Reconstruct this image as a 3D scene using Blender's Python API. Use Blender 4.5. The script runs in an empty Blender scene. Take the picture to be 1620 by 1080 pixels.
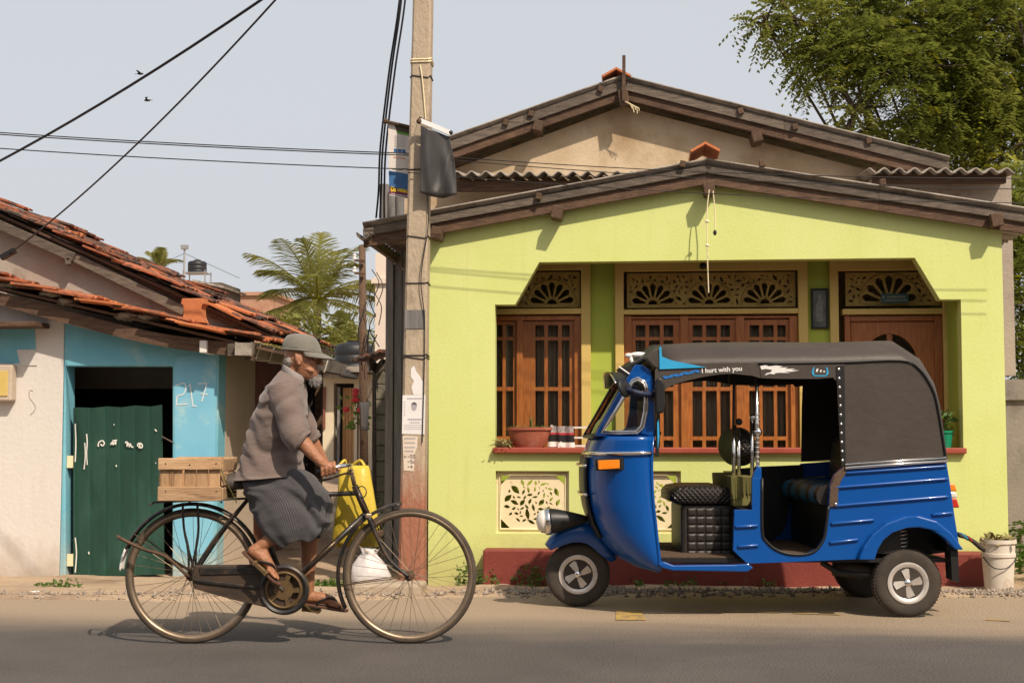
import bpy, bmesh, math, random
from mathutils import Vector, Matrix, noise
from mathutils.geometry import tessellate_polygon
R = math.radians
V = Vector
random.seed(7)
sc = bpy.context.scene
col = sc.collection
# ---------------------------------------------------------------- camera
FPX = 2200.0                      # focal length in photograph pixels (1620 wide)
CAM = V((0, 0, 1.11))
YAW = R(5.0)
PITCH = math.atan(143 / FPX)
cd = bpy.data.cameras.new('camera')
cam = bpy.data.objects.new('camera', cd)
col.objects.link(cam)
cam.location = CAM
cam.rotation_euler = (math.pi / 2 + PITCH, 0, YAW)
cd.sensor_fit = 'HORIZONTAL'
cd.sensor_width = 36
cd.lens = 36 * FPX / 1620
cd.clip_start = 0.05
cd.clip_end = 3000
sc.camera = cam
# ---------------------------------------------------------------- sky, sun, exposure
SUN_EL, SUN_AZ = R(47.5), R(37)   # azimuth to the right of straight behind the camera's street normal
wd = bpy.data.worlds.new('World')
sc.world = wd
wd.use_nodes = True
nt = wd.node_tree
bg = nt.nodes['Background']
sky = nt.nodes.new('ShaderNodeTexSky')
sky.sky_type = 'NISHITA'
sky.sun_disc = False
sky.sun_elevation = SUN_EL
sky.sun_rotation = math.pi - SUN_AZ
sky.altitude = 0
sky.air_density = 1.0
sky.dust_density = 6.0
sky.ozone_density = 1.0
hz = nt.nodes.new('ShaderNodeMix'); hz.data_type = 'RGBA'
tcw = nt.nodes.new('ShaderNodeTexCoord'); spw = nt.nodes.new('ShaderNodeSeparateXYZ'); mrw = nt.nodes.new('ShaderNodeMapRange')
nt.links.new(tcw.outputs['Generated'], spw.inputs[0]); nt.links.new(spw.outputs['Z'], mrw.inputs['Value'])
for k_, v_ in (('From Min', .30), ('From Max', 1.0), ('To Min', .72), ('To Max', .30)): mrw.inputs[k_].default_value = v_      # haze thins towards the zenith
nt.links.new(mrw.outputs[0], hz.inputs['Factor'])
nt.links.new(sky.outputs[0], hz.inputs['A'])
hz.inputs['B'].default_value = (8.7, 8.85, 9.2, 1)      # even tropical haze veil over the blue
nt.links.new(hz.outputs['Result'], bg.inputs['Color'])
bg.inputs['Strength'].default_value = 0.095
sd = bpy.data.lights.new('sun', 'SUN')
sun = bpy.data.objects.new('sun', sd)
col.objects.link(sun)
sd.energy = 5.0
sd.angle = R(0.9)
sd.color = (1.0, 0.86, 0.70)
sun_dir = V((math.sin(SUN_AZ) * math.cos(SUN_EL), -math.cos(SUN_AZ) * math.cos(SUN_EL), math.sin(SUN_EL)))
sun.rotation_euler = sun_dir.to_track_quat('Z', 'Y').to_euler()
sun.location = (3, -6, 9)
sc.view_settings.view_transform = 'Standard'
sc.view_settings.look = 'None'
sc.view_settings.gamma = 1
sc.view_settings.use_curve_mapping = False
sc.view_settings.exposure = 0.0
# ---------------------------------------------------------------- pixel helpers (photograph pixels -> directions)
RT = V((math.cos(YAW), math.sin(YAW), 0))
FH = V((-math.sin(YAW), math.cos(YAW), 0))
UP = V((0, 0, 1))
CF = FH * math.cos(PITCH) + UP * math.sin(PITCH)
CU = UP * math.cos(PITCH) - FH * math.sin(PITCH)
def ray(px, py):
    return CF + RT * ((px - 810) / FPX) + CU * ((540 - py) / FPX)
def P(px, py, y):                 # where the pixel's ray meets the plane at street depth y
    r = ray(px, py)
    return CAM + r * (y / r.y)
def G(px, py, z=0.0):             # where it meets level ground z
    r = ray(px, py)
    return CAM + r * ((z - CAM.z) / r.z)
def Dp(px, py, d):                # at distance d along the view axis
    r = ray(px, py)
    return CAM + r * (d / r.dot(FH))
# ---------------------------------------------------------------- mesh builder
def ortho(d):
    d = d.normalized()
    a = V((0, 0, 1)) if abs(d.z) < .9 else V((1, 0, 0))
    u = d.cross(a).normalized()
    return u, d.cross(u).normalized()
class MB:
    def __init__(s): s.v = []; s.f = []
    def add(s, vs, fs):
        o = len(s.v); s.v += [V(p) for p in vs]
        s.f += [tuple(i + o for i in f) for f in fs]; return s
    def box(s, x0, x1, y0, y1, z0, z1):
        return s.add([(x, y, z) for x in (x0, x1) for y in (y0, y1) for z in (z0, z1)],
                     [(0, 1, 3, 2), (4, 6, 7, 5), (0, 4, 5, 1), (2, 3, 7, 6), (0, 2, 6, 4), (1, 5, 7, 3)])
    def bar(s, p0, p1, w, h, up=(0, 0, 1)):
        p0, p1 = V(p0), V(p1); d = (p1 - p0).normalized(); up = V(up)
        side = d.cross(up)
        if side.length < 1e-4: side = d.cross(V((0, 1, 0)))
        side.normalize(); u = side.cross(d)
        vs = [p + side * a * w / 2 + u * b * h / 2 for p in (p0, p1) for a in (-1, 1) for b in (-1, 1)]
        return s.add(vs, [(0, 1, 3, 2), (4, 6, 7, 5), (0, 4, 5, 1), (2, 3, 7, 6), (0, 2, 6, 4), (1, 5, 7, 3)])
    def tube(s, pts, r, n=8, closed=False, flat=1.0):
        pts = [V(p) for p in pts]; m = len(pts)
        rs = r if isinstance(r, (list, tuple)) else [r] * m
        prev = None; rings = []
        for i in range(m):
            if closed: t = pts[(i + 1) % m] - pts[i - 1]
            else: t = pts[min(i + 1, m - 1)] - pts[max(i - 1, 0)]
            if t.length < 1e-9: t = V((0, 0, 1))
            t.normalize()
            if prev is None: u, w = ortho(t)
            else:
                u = prev - t * prev.dot(t)
                if u.length < 1e-6: u, _ = ortho(t)
                u.normalize(); w = t.cross(u)
            prev = u
            rings.append([pts[i] + (u * math.cos(2 * math.pi * k / n) + w * flat * math.sin(2 * math.pi * k / n)) * rs[i] for k in range(n)])
        return s.loft(rings, cap=not closed, loop=closed)
    def loft(s, rings, cap=True, loop=False, wrap=True):
        n = len(rings[0]); o = len(s.v)
        for r in rings: s.v += [V(p) for p in r]
        m = len(rings)
        for i in range(m if loop else m - 1):
            j = (i + 1) % m
            for k in range(n if wrap else n - 1):
                k2 = (k + 1) % n
                s.f.append((o + i * n + k, o + i * n + k2, o + j * n + k2, o + j * n + k))
        if cap and not loop and wrap:
            s.f.append(tuple(o + k for k in reversed(range(n))))
            s.f.append(tuple(o + (m - 1) * n + k for k in range(n)))
        return s
    def lathe(s, prof, c=(0, 0, 0), axis=(0, 0, 1), n=24, closed=False, cap=True):
        c = V(c); a = V(axis).normalized(); u, w = ortho(a); o = len(s.v); m = len(prof)
        rings = [[c + a * z + (u * math.cos(2 * math.pi * k / n) + w * math.sin(2 * math.pi * k / n)) * max(r, 1e-4) for k in range(n)] for r, z in prof]
        return s.loft(rings, cap=cap and not closed, loop=closed)
    def ball(s, c, r, n=14, m=9, rot=None):
        c = V(c); r = r if isinstance(r, (tuple, list)) else (r, r, r); rings = []
        for i in range(m):
            th = math.pi * (i + .02) / (m - 1 + .04)
            rings.append([V((r[0] * math.sin(th) * math.cos(2 * math.pi * k / n), r[1] * math.sin(th) * math.sin(2 * math.pi * k / n), r[2] * math.cos(th))) for k in range(n)])
        if rot is not None: rings = [[rot @ p for p in q] for q in rings]
        return s.loft([[c + p for p in q] for q in rings])
    def torus(s, c, rad, r, axis=(0, 1, 0), n=48, m=8, rx=None):
        c = V(c); a = V(axis).normalized(); u, w = ortho(a); rings = []
        for i in range(n):
            t = 2 * math.pi * i / n; e = u * math.cos(t) + w * math.sin(t)
            rings.append([c + e * (rad + r * math.cos(2 * math.pi * k / m)) + a * (rx or r) * math.sin(2 * math.pi * k / m) for k in range(m)])
        return s.loft(rings, loop=True)
    def plate(s, outer, holes, fn):
        """2-D outline with holes, thickened: fn(u, v, side 0/1) -> point"""
        def area(p): return sum(p[i][0] * p[(i + 1) % len(p)][1] - p[(i + 1) % len(p)][0] * p[i][1] for i in range(len(p)))
        loops = [list(outer) if area(outer) > 0 else list(outer)[::-1]]
        loops += [list(h) if area(h) < 0 else list(h)[::-1] for h in holes]
        tris = tessellate_polygon([[V((a, b, 0)) for a, b in l] for l in loops])
        flat = [q for l in loops for q in l]; n = len(flat); o = len(s.v)
        s.v += [V(fn(a, b, 0)) for a, b in flat] + [V(fn(a, b, 1)) for a, b in flat]
        for t in tris:
            a, b, c = t
            A = (flat[b][0] - flat[a][0]) * (flat[c][1] - flat[a][1]) - (flat[c][0] - flat[a][0]) * (flat[b][1] - flat[a][1])
            if A < 0: a, c = c, a
            s.f.append((o + a, o + b, o + c)); s.f.append((o + n + c, o + n + b, o + n + a))
        k = 0
        for l in loops:
            m = len(l)
            for i in range(m):
                a, b = k + i, k + (i + 1) % m
                s.f.append((o + b, o + a, o + n + a, o + n + b))
            k += m
        return s
    def xz(s, outer, holes, y0, y1):      # plate standing in the x-z plane
        return s.plate(outer, holes, lambda a, b, w: (a, y1 if w else y0, b))
    def grid(s, fn, nu, nv):
        o = len(s.v)
        s.v += [V(fn(i / nu, j / nv)) for i in range(nu + 1) for j in range(nv + 1)]
        for i in range(nu):
            for j in range(nv):
                a = o + i * (nv + 1) + j
                s.f.append((a, a + nv + 1, a + nv + 2, a + 1))
        return s
    def mesh(s, name, mat=None, off=None, smooth=False):
        me = bpy.data.meshes.new(name)
        vs = [p - off for p in s.v] if off is not None else s.v
        me.from_pydata([tuple(p) for p in vs], [], s.f); me.validate()
        if smooth: me.polygons.foreach_set('use_smooth', [True] * len(me.polygons))
        if mat: me.materials.append(mat)
        return me
    def build(s, name, mat, parent=None, smooth=False, bevel=0, solid=0, world=False, angle=None, subsurf=0, loc=None):
        off = None
        if world and parent is not None:
            off = V((0, 0, 0)); q = parent
            while q: off += q.location; q = q.parent
        if loc is not None: off = V(loc)
        o = bpy.data.objects.new(name, s.mesh(name, mat, off, smooth)); col.objects.link(o)
        if loc is not None: o.location = loc
        if parent is not None: o.parent = parent
        if solid:
            m = o.modifiers.new('solid', 'SOLIDIFY'); m.thickness = solid; m.offset = 0
        if bevel:
            m = o.modifiers.new('bevel', 'BEVEL'); m.width = bevel; m.segments = 2; m.limit_method = 'ANGLE'; m.angle_limit = R(35)
        if subsurf:
            m = o.modifiers.new('sub', 'SUBSURF'); m.levels = m.render_levels = subsurf
        if angle is not None: o.data.set_sharp_from_angle(angle=R(angle))
        return o
def tag(o, label=None, cat=None, group=None, kind=None):
    for k, v in (('label', label), ('category', cat), ('group', group), ('kind', kind)):
        if v: o[k] = v
    return o
def thing(name, label, cat, loc=(0, 0, 0), rotz=0, group=None):
    o = bpy.data.objects.new(name, None); col.objects.link(o)
    o.location = loc; o.rotation_euler = (0, 0, rotz); o.empty_display_size = .1
    return tag(o, label, cat, group)
def put(name, me, parent, loc=(0, 0, 0), rot=None, scale=None):
    o = bpy.data.objects.new(name, me); col.objects.link(o); o.parent = parent; o.location = loc
    if rot is not None: o.rotation_euler = rot
    if scale is not None: o.scale = scale
    return o
def xz_of(p): return (p.x, p.z)
def arc(cx, cy, r, a0, a1, n): return [(cx + r * math.cos(R(a0 + (a1 - a0) * i / n)), cy + r * math.sin(R(a0 + (a1 - a0) * i / n))) for i in range(n + 1)]
def smoothpath(pts, k=6):             # Catmull-Rom
    pts = [V(p) for p in pts]; out = []
    for i in range(len(pts) - 1):
        p0, p1, p2, p3 = pts[max(i - 1, 0)], pts[i], pts[i + 1], pts[min(i + 2, len(pts) - 1)]
        for j in range(k):
            t = j / k
            out.append(.5 * ((2 * p1) + (p2 - p0) * t + (2 * p0 - 5 * p1 + 4 * p2 - p3) * t * t + (3 * p1 - p0 - 3 * p2 + p3) * t ** 3))
    return out + [pts[-1]]
def lerp(a, b, t): return a + (b - a) * t
def interp(x, tab):
    if x <= tab[0][0]: return tab[0][1]
    for (a, va), (b, vb) in zip(tab, tab[1:]):
        if x <= b: return lerp(va, vb, (x - a) / (b - a))
    return tab[-1][1]
# ---------------------------------------------------------------- materials
def mat(name, c1, c2=None, scale=6.0, rough=.7, bump=0.0, bscale=80.0, metal=0.0, spec=.4, dirt=None, dscale=2.0, damt=(.5, .68),
        stretch=(1, 1, 1), rnd=0.0, coat=0.0, fine=0.0, detail=6, sheen=0.0, emit=None):
    m = bpy.data.materials.new(name); m.use_nodes = True
    t = m.node_tree; N = t.nodes; L = t.links; b = N['Principled BSDF']
    b.inputs['Roughness'].default_value = rough; b.inputs['Metallic'].default_value = metal
    b.inputs['Specular IOR Level'].default_value = spec
    if coat: b.inputs['Coat Weight'].default_value = coat; b.inputs['Coat Roughness'].default_value = .06
    if sheen: b.inputs['Sheen Weight'].default_value = sheen
    tc = N.new('ShaderNodeTexCoord'); mp = N.new('ShaderNodeMapping'); mp.inputs['Scale'].default_value = stretch
    L.new(tc.outputs['Object'], mp.inputs['Vector'])
    if rnd:
        oi = N.new('ShaderNodeObjectInfo'); mu = N.new('ShaderNodeMath'); mu.operation = 'MULTIPLY'; mu.inputs[1].default_value = 37.0
        L.new(oi.outputs['Random'], mu.inputs[0]); cx = N.new('ShaderNodeCombineXYZ')
        for i in range(3): L.new(mu.outputs[0], cx.inputs[i])
        L.new(cx.outputs[0], mp.inputs['Location'])
    def nz(sca, det=detail, ro=.6):
        n = N.new('ShaderNodeTexNoise'); n.inputs['Scale'].default_value = sca; n.inputs['Detail'].default_value = det; n.inputs['Roughness'].default_value = ro
        L.new(mp.outputs[0], n.inputs['Vector']); return n
    def mixc(fac, A, B):
        x = N.new('ShaderNodeMix'); x.data_type = 'RGBA'
        if isinstance(fac, float): x.inputs['Factor'].default_value = fac
        else: L.new(fac, x.inputs['Factor'])
        for k, q in (('A', A), ('B', B)):
            if isinstance(q, tuple): x.inputs[k].default_value = q
            else: L.new(q, x.inputs[k])
        return x.outputs['Result']
    def ramp(src, a, bb):
        r = N.new('ShaderNodeMapRange'); r.inputs['From Min'].default_value = a; r.inputs['From Max'].default_value = bb
        L.new(src, r.inputs['Value']); return r.outputs[0]
    KA = .84 if metal < .5 else 1.0
    c1 = tuple(x * KA for x in c1); c2 = None if c2 is None else tuple(x * KA for x in c2); dirt = None if dirt is None else tuple(x * KA for x in dirt)
    c = tuple(c1) + (1,)
    cur = c
    if c2 is not None: cur = mixc(ramp(nz(scale).outputs['Fac'], .32, .68), c, tuple(c2) + (1,))
    if dirt is not None: cur = mixc(ramp(nz(dscale, 8, .65).outputs['Fac'], *damt), cur, tuple(dirt) + (1,))
    if fine: 
        f = ramp(nz(bscale * 1.7, 3).outputs['Fac'], .3, .7); hv = N.new('ShaderNodeHueSaturation')
        mr = N.new('ShaderNodeMapRange'); mr.inputs['To Min'].default_value = 1 - fine; mr.inputs['To Max'].default_value = 1 + fine
        L.new(f, mr.inputs['Value']); L.new(mr.outputs[0], hv.inputs['Value'])
        if isinstance(cur, tuple): hv.inputs['Color'].default_value = cur
        else: L.new(cur, hv.inputs['Color'])
        cur = hv.outputs[0]
    if rnd:
        hv = N.new('ShaderNodeHueSaturation'); mr = N.new('ShaderNodeMapRange')
        mr.inputs['To Min'].default_value = 1 - rnd; mr.inputs['To Max'].default_value = 1 + rnd
        L.new(oi.outputs['Random'], mr.inputs['Value']); L.new(mr.outputs[0], hv.inputs['Value'])
        if isinstance(cur, tuple): hv.inputs['Color'].default_value = cur
        else: L.new(cur, hv.inputs['Color'])
        cur = hv.outputs[0]
    if isinstance(cur, tuple): b.inputs['Base Color'].default_value = cur
    else: L.new(cur, b.inputs['Base Color'])
    if bump:
        bp = N.new('ShaderNodeBump'); bp.inputs['Strength'].default_value = min(1, bump); bp.inputs['Distance'].default_value = .02 * max(1, bump)
        L.new(nz(bscale, min(4, detail)).outputs['Fac'], bp.inputs['Height']); L.new(bp.outputs[0], b.inputs['Normal'])
    if emit: b.inputs['Emission Color'].default_value = tuple(emit[0]) + (1,); b.inputs['Emission Strength'].default_value = emit[1]
    return m
def glass(name, tint=(.8, .85, .85), ior=1.45, refl=.5):
    m = bpy.data.materials.new(name); m.use_nodes = True; t = m.node_tree; N = t.nodes; L = t.links
    for n in list(N):
        if n.type == 'BSDF_PRINCIPLED': N.remove(n)
    tr = N.new('ShaderNodeBsdfTransparent'); tr.inputs[0].default_value = tuple(tint) + (1,)
    gl = N.new('ShaderNodeBsdfGlossy'); gl.inputs['Roughness'].default_value = .03
    fr = N.new('ShaderNodeFresnel'); fr.inputs[0].default_value = ior
    mx = N.new('ShaderNodeMixShader'); L.new(fr.outputs[0], mx.inputs[0]); L.new(tr.outputs[0], mx.inputs[1]); L.new(gl.outputs[0], mx.inputs[2])
    L.new(mx.outputs[0], N['Material Output'].inputs['Surface'])
    return m
def leafmat(name, c1, c2, trans=.35, scale=1.2, rnd=0.0):
    m = mat(name, c1, c2, scale=scale, rough=.55, spec=.3, rnd=rnd)
    t = m.node_tree; b = t.nodes['Principled BSDF']
    tl = t.nodes.new('ShaderNodeBsdfTranslucent'); mx = t.nodes.new('ShaderNodeMixShader'); mx.inputs[0].default_value = trans
    src = b.inputs['Base Color'].links[0].from_socket
    t.links.new(src, tl.inputs['Color'])
    t.links.new(b.outputs[0], mx.inputs[1]); t.links.new(tl.outputs[0], mx.inputs[2])
    t.links.new(mx.outputs[0], t.nodes['Material Output'].inputs['Surface'])
    return m
M = {}
def stain(m, col_, z0, z1, amt=.7, streak=.25, scol=(.3, .26, .1)):
    """splash dirt up to height z1 (object z) and thin rain streaks"""
    t = m.node_tree; N = t.nodes; L = t.links; bs = N['Principled BSDF']; src = bs.inputs['Base Color'].links[0].from_socket
    tc = N.new('ShaderNodeTexCoord'); sp = N.new('ShaderNodeSeparateXYZ'); L.new(tc.outputs['Object'], sp.inputs[0])
    n = N.new('ShaderNodeTexNoise'); n.inputs['Scale'].default_value = 5; n.inputs['Detail'].default_value = 8; n.inputs['Roughness'].default_value = .7; L.new(tc.outputs['Object'], n.inputs['Vector'])
    a = N.new('ShaderNodeMath'); a.operation = 'MULTIPLY_ADD'; a.inputs[1].default_value = -(z1 - z0) * 1.6; L.new(n.outputs['Fac'], a.inputs[0]); L.new(sp.outputs['Z'], a.inputs[2])
    r = N.new('ShaderNodeMapRange'); r.inputs['From Min'].default_value = z0 - (z1 - z0) * .8; r.inputs['From Max'].default_value = z1 - (z1 - z0) * .8; r.inputs['To Min'].default_value = amt; r.inputs['To Max'].default_value = 0; L.new(a.outputs[0], r.inputs['Value'])
    x = N.new('ShaderNodeMix'); x.data_type = 'RGBA'; L.new(r.outputs[0], x.inputs['Factor']); L.new(src, x.inputs['A']); x.inputs['B'].default_value = tuple(col_) + (1,)
    mp = N.new('ShaderNodeMapping'); mp.inputs['Scale'].default_value = (7, 7, .45); L.new(tc.outputs['Object'], mp.inputs[0])
    n2 = N.new('ShaderNodeTexNoise'); n2.inputs['Scale'].default_value = 1.6; n2.inputs['Detail'].default_value = 7; n2.inputs['Roughness'].default_value = .65; L.new(mp.outputs[0], n2.inputs['Vector'])
    r2 = N.new('ShaderNodeMapRange'); r2.inputs['From Min'].default_value = .55; r2.inputs['From Max'].default_value = .80; r2.inputs['To Max'].default_value = streak; L.new(n2.outputs['Fac'], r2.inputs['Value'])
    x2 = N.new('ShaderNodeMix'); x2.data_type = 'RGBA'; L.new(r2.outputs[0], x2.inputs['Factor']); L.new(x.outputs['Result'], x2.inputs['A']); x2.inputs['B'].default_value = tuple(scol) + (1,)
    L.new(x2.outputs['Result'], bs.inputs['Base Color']); return m
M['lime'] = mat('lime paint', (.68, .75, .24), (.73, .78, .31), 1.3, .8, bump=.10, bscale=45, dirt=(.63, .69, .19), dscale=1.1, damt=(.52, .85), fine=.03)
stain(M['lime'], (.30, .25, .12), .02, .45, .55, .30, (.42, .42, .14))
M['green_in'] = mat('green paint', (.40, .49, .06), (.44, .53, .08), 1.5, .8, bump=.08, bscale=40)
M['plinth'] = mat('oxide red paint', (.20, .035, .025), (.25, .05, .035), 3, .65, bump=.2, bscale=40, dirt=(.30, .17, .11), dscale=3.5, damt=(.6, .78))
M['sillred'] = mat('sill red', (.33, .06, .035), (.40, .085, .05), 5, .6, bump=.1)
M['cream'] = mat('cream paint', (.88, .74, .46), (.92, .79, .52), 4, .7, bump=.1, bscale=60, dirt=(.5, .38, .2), dscale=9, damt=(.6, .8))
M['yframe'] = mat('yellow cream paint', (.66, .47, .13), (.72, .53, .17), 4, .6, bump=.1, bscale=50)
M['fan'] = mat('shade darkened yellow fretwork paint', (.40, .27, .07), (.47, .33, .10), 5, .75, bump=.15, bscale=50, dirt=(.26, .17, .05), dscale=9, damt=(.5, .7))  # darkened below the frame yellow to deepen porch shade, with dirt mottling
M['teak'] = mat('varnished teak', (.30, .085, .018), (.46, .17, .04), 9, .35, bump=.15, bscale=40, stretch=(6, 6, .7), spec=.5, rnd=.12)
M['pane'] = glass('window pane', (.88, .86, .82), 1.4)
M['curtain'] = mat('grey curtain', (.30, .26, .21), (.60, .53, .43), 30, .9, stretch=(3, 1, .12))
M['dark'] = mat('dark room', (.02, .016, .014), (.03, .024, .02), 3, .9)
M['asb'] = mat('weathered asbestos sheet', (.30, .26, .22), (.44, .39, .33), 5, .9, bump=.4, bscale=60, dirt=(.12, .10, .085), dscale=4, damt=(.48, .7))
M['oldwood'] = mat('weathered brown timber', (.075, .04, .024), (.155, .09, .054), 8, .8, bump=.5, bscale=30, stretch=(1, 5, 5), rnd=.2)
M['oldwood_y'] = mat('weathered rafter', (.08, .045, .027), (.15, .09, .052), 8, .8, bump=.5, bscale=30, stretch=(5, 1, 5), rnd=.2)
M['greywood'] = mat('grey bleached timber', (.095, .074, .058), (.20, .16, .125), 8, .85, bump=.5, bscale=30, stretch=(1, 5, 5), rnd=.2)
M['tan'] = mat('tan lime plaster', (.52, .38, .23), (.66, .53, .37), 2.4, .9, bump=.25, bscale=35, dirt=(.38, .26, .15), dscale=1.7, damt=(.48, .7))
M['terra'] = mat('terracotta', (.36, .10, .042), (.47, .16, .07), 5, .8, bump=.5, bscale=50, dirt=(.08, .06, .045), dscale=8, damt=(.48, .62), rnd=.3)
M['terra_clean'] = mat('fresh terracotta', (.52, .15, .05), (.60, .21, .08), 5, .8, bump=.3, bscale=50, rnd=.1)
M['terra_old'] = mat('lichened terracotta', (.19, .07, .042), (.33, .125, .066), 6, .9, bump=.7, bscale=40, dirt=(.055, .045, .038), dscale=9, damt=(.43, .55), rnd=.35)
M['white_w'] = mat('white limewash', (.70, .66, .61), (.76, .72, .67), 1.6, .9, bump=.2, bscale=25, dirt=(.60, .52, .43), dscale=1.5, damt=(.55, .85))
stain(M['white_w'], (.36, .28, .20), .0, .35, .7, .30, (.45, .38, .30))
M['blue_w'] = mat('sky blue limewash', (.15, .45, .58), (.24, .56, .66), 1.5, .85, bump=.2, bscale=25, dirt=(.42, .62, .62), dscale=1.9, damt=(.55, .72))
stain(M['blue_w'], (.38, .40, .35), .0, .5, .7, .35, (.10, .28, .36))
M['beige'] = mat('beige plaster', (.52, .42, .32), (.62, .52, .41), 2, .9, bump=.25, bscale=30, dirt=(.38, .28, .2), dscale=2, damt=(.55, .75))
M['beige_dark'] = mat('dull beige plaster', (.36, .30, .25), (.46, .39, .33), 2, .9, bump=.3, bscale=30, dirt=(.2, .15, .12), dscale=3, damt=(.55, .75))
M['brownwall'] = mat('brown painted boards', (.22, .08, .05), (.28, .11, .07), 3, .8, bump=.2)
M['doorgreen'] = mat('green painted metal', (.015, .055, .038), (.022, .08, .055), 3, .5, bump=.1, bscale=30, dirt=(.04, .11, .08), dscale=3, damt=(.5, .75), stretch=(1, 1, .4))
M['chalk'] = mat('white chalk', (.85, .85, .82), (.6, .7, .75), 60, .9)
M['whitepaint'] = mat('white paint', (.82, .80, .74), None, rough=.6)
M['concrete'] = mat('pole concrete', (.40, .32, .23), (.52, .43, .32), 5, .9, bump=.5, bscale=40, dirt=(.20, .15, .11), dscale=5, damt=(.56, .72), stretch=(1, 1, .5))
M['wire'] = mat('black cable', (.012, .012, .013), None, rough=.5)
M['grey_board'] = mat('grey weathered board', (.17, .16, .155), (.26, .245, .235), 6, .85, bump=.4, bscale=30, stretch=(5, 5, .5), dirt=(.08, .07, .065), dscale=4, damt=(.55, .75), rnd=.25)
# ================================================================ GROUND, ROAD
EDGE = [(-60, 9.05), (-5, 9.12), (-2.6, 9.15), (-1.7, 9.3), (-.9, 9.55), (0, 9.66), (2, 9.80), (4, 9.86), (60, 9.9)]
def edge(x): return interp(x, EDGE)
def hgt(x, y):
    e = edge(x)
    if y < e - .4: return -.035
    if y < e: z = lerp(-.035, .012, (y - e + .4) / .4)
    elif y < 12: z = lerp(.012, -.075, min(1, (y - e) / 1.5))
    else: z = lerp(-.075, .45, min(1, (y - 12) / 12))
    if y > e - .2: z += .02 * noise.noise(V((x * 2.3, y * 2.3, 0))) + .012 * noise.noise(V((x * 9, y * 9, 3)))
    return z
xs = [-400, -200, -100, -50, -25, -14, -9] + [-7 + i * .09 for i in range(134)] + [7, 10, 16, 30, 60, 120, 250, 400]
ys = [-60, -20, -5, 4, 7, 8.4] + [8.6 + i * .07 for i in range(50)] + [12.2 + i * .4 for i in range(30)] + [26, 32, 45, 80, 150, 300, 700]
b = MB()
b.v = [V((x, y, hgt(x, y))) for x in xs for y in ys]
ny = len(ys)
b.f = [(i * ny + j, (i + 1) * ny + j, (i + 1) * ny + j + 1, i * ny + j + 1) for i in range(len(xs) - 1) for j in range(ny - 1)]
M['sand'] = mat('trodden sandy earth', (.44, .31, .20), (.55, .41, .28), 2.2, .95, bump=.8, bscale=55, dirt=(.25, .17, .11), dscale=1.6, damt=(.5, .72), fine=.16)
o = b.build('ground', M['sand'], smooth=True); tag(o, 'sandy earth verge and ground', None, kind='structure')
# asphalt with real dust drifted on the verge side
m = mat('asphalt', (.088, .078, .070), (.12, .105, .094), 1.2, .85, bump=.8, bscale=62, fine=.5); M['asphalt'] = m
t = m.node_tree; N = t.nodes; L = t.links; bs = N['Principled BSDF']; src = bs.inputs['Base Color'].links[0].from_socket
tc = N.new('ShaderNodeTexCoord'); sp = N.new('ShaderNodeSeparateXYZ'); L.new(tc.outputs['Object'], sp.inputs[0])
nn = N.new('ShaderNodeTexNoise'); nn.inputs['Scale'].default_value = .9; nn.inputs['Detail'].default_value = 7
mp = N.new('ShaderNodeMapping'); mp.inputs['Scale'].default_value = (.5, 1.6, 1); L.new(tc.outputs['Object'], mp.inputs[0]); L.new(mp.outputs[0], nn.inputs['Vector'])
a = N.new('ShaderNodeMath'); a.operation = 'MULTIPLY_ADD'; a.inputs[1].default_value = 1.3; L.new(nn.outputs['Fac'], a.inputs[0]); L.new(sp.outputs['Y'], a.inputs[2])
mr = N.new('ShaderNodeMapRange'); mr.interpolation_type = 'SMOOTHSTEP'; mr.inputs['From Min'].default_value = 8.0; mr.inputs['From Max'].default_value = 9.3; mr.inputs['To Max'].default_value = .92
L.new(a.outputs[0], mr.inputs['Value'])
n2 = N.new('ShaderNodeTexNoise'); n2.inputs['Scale'].default_value = 120; n2.inputs['Detail'].default_value = 3; L.new(tc.outputs['Object'], n2.inputs['Vector'])
dm = N.new('ShaderNodeMix'); dm.data_type = 'RGBA'; L.new(n2.outputs['Fac'], dm.inputs['Factor']); dm.inputs['A'].default_value = (.28, .205, .138, 1); dm.inputs['B'].default_value = (.43, .335, .23, 1)
mx = N.new('ShaderNodeMix'); mx.data_type = 'RGBA'; L.new(mr.outputs[0], mx.inputs['Factor']); L.new(src, mx.inputs['A']); L.new(dm.outputs['Result'], mx.inputs['B'])
# pale chips of aggregate
vo = N.new('ShaderNodeTexVoronoi'); vo.inputs['Scale'].default_value = 28; L.new(tc.outputs['Object'], vo.inputs['Vector'])
lt = N.new('ShaderNodeMath'); lt.operation = 'LESS_THAN'; lt.inputs[1].default_value = .07; L.new(vo.outputs['Distance'], lt.inputs[0])
m3 = N.new('ShaderNodeMath'); m3.operation = 'MULTIPLY'; m3.inputs[1].default_value = .28; L.new(lt.outputs[0], m3.inputs[0])
mx2 = N.new('ShaderNodeMix'); mx2.data_type = 'RGBA'; L.new(m3.outputs[0], mx2.inputs['Factor']); L.new(mx.outputs['Result'], mx2.inputs['A']); mx2.inputs['B'].default_value = (.5, .42, .34, 1)
L.new(mx2.outputs['Result'], bs.inputs['Base Color'])
rx = [-300, -100, -40, -20, -10] + [-7 + i * .12 for i in range(110)] + [8, 15, 30, 80, 300]
b = MB(); rows = []
for x in rx:
    e = edge(x) + .05 * noise.noise(V((x * 3.1, 0, 0))) + .025 * noise.noise(V((x * 11, 4, 0)))
    rows.append([(x, yy, .0) for yy in (-12, 4, 7, e - .5, e - .15)] + [(x, e, -.004), (x, e + .03, -.05)])
b.loft(rows, wrap=False)
b.f = [f[::-1] for f in b.f]
o = b.build('road', m, smooth=False); tag(o, 'grey asphalt road dusted with sand', None, kind='structure')
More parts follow.
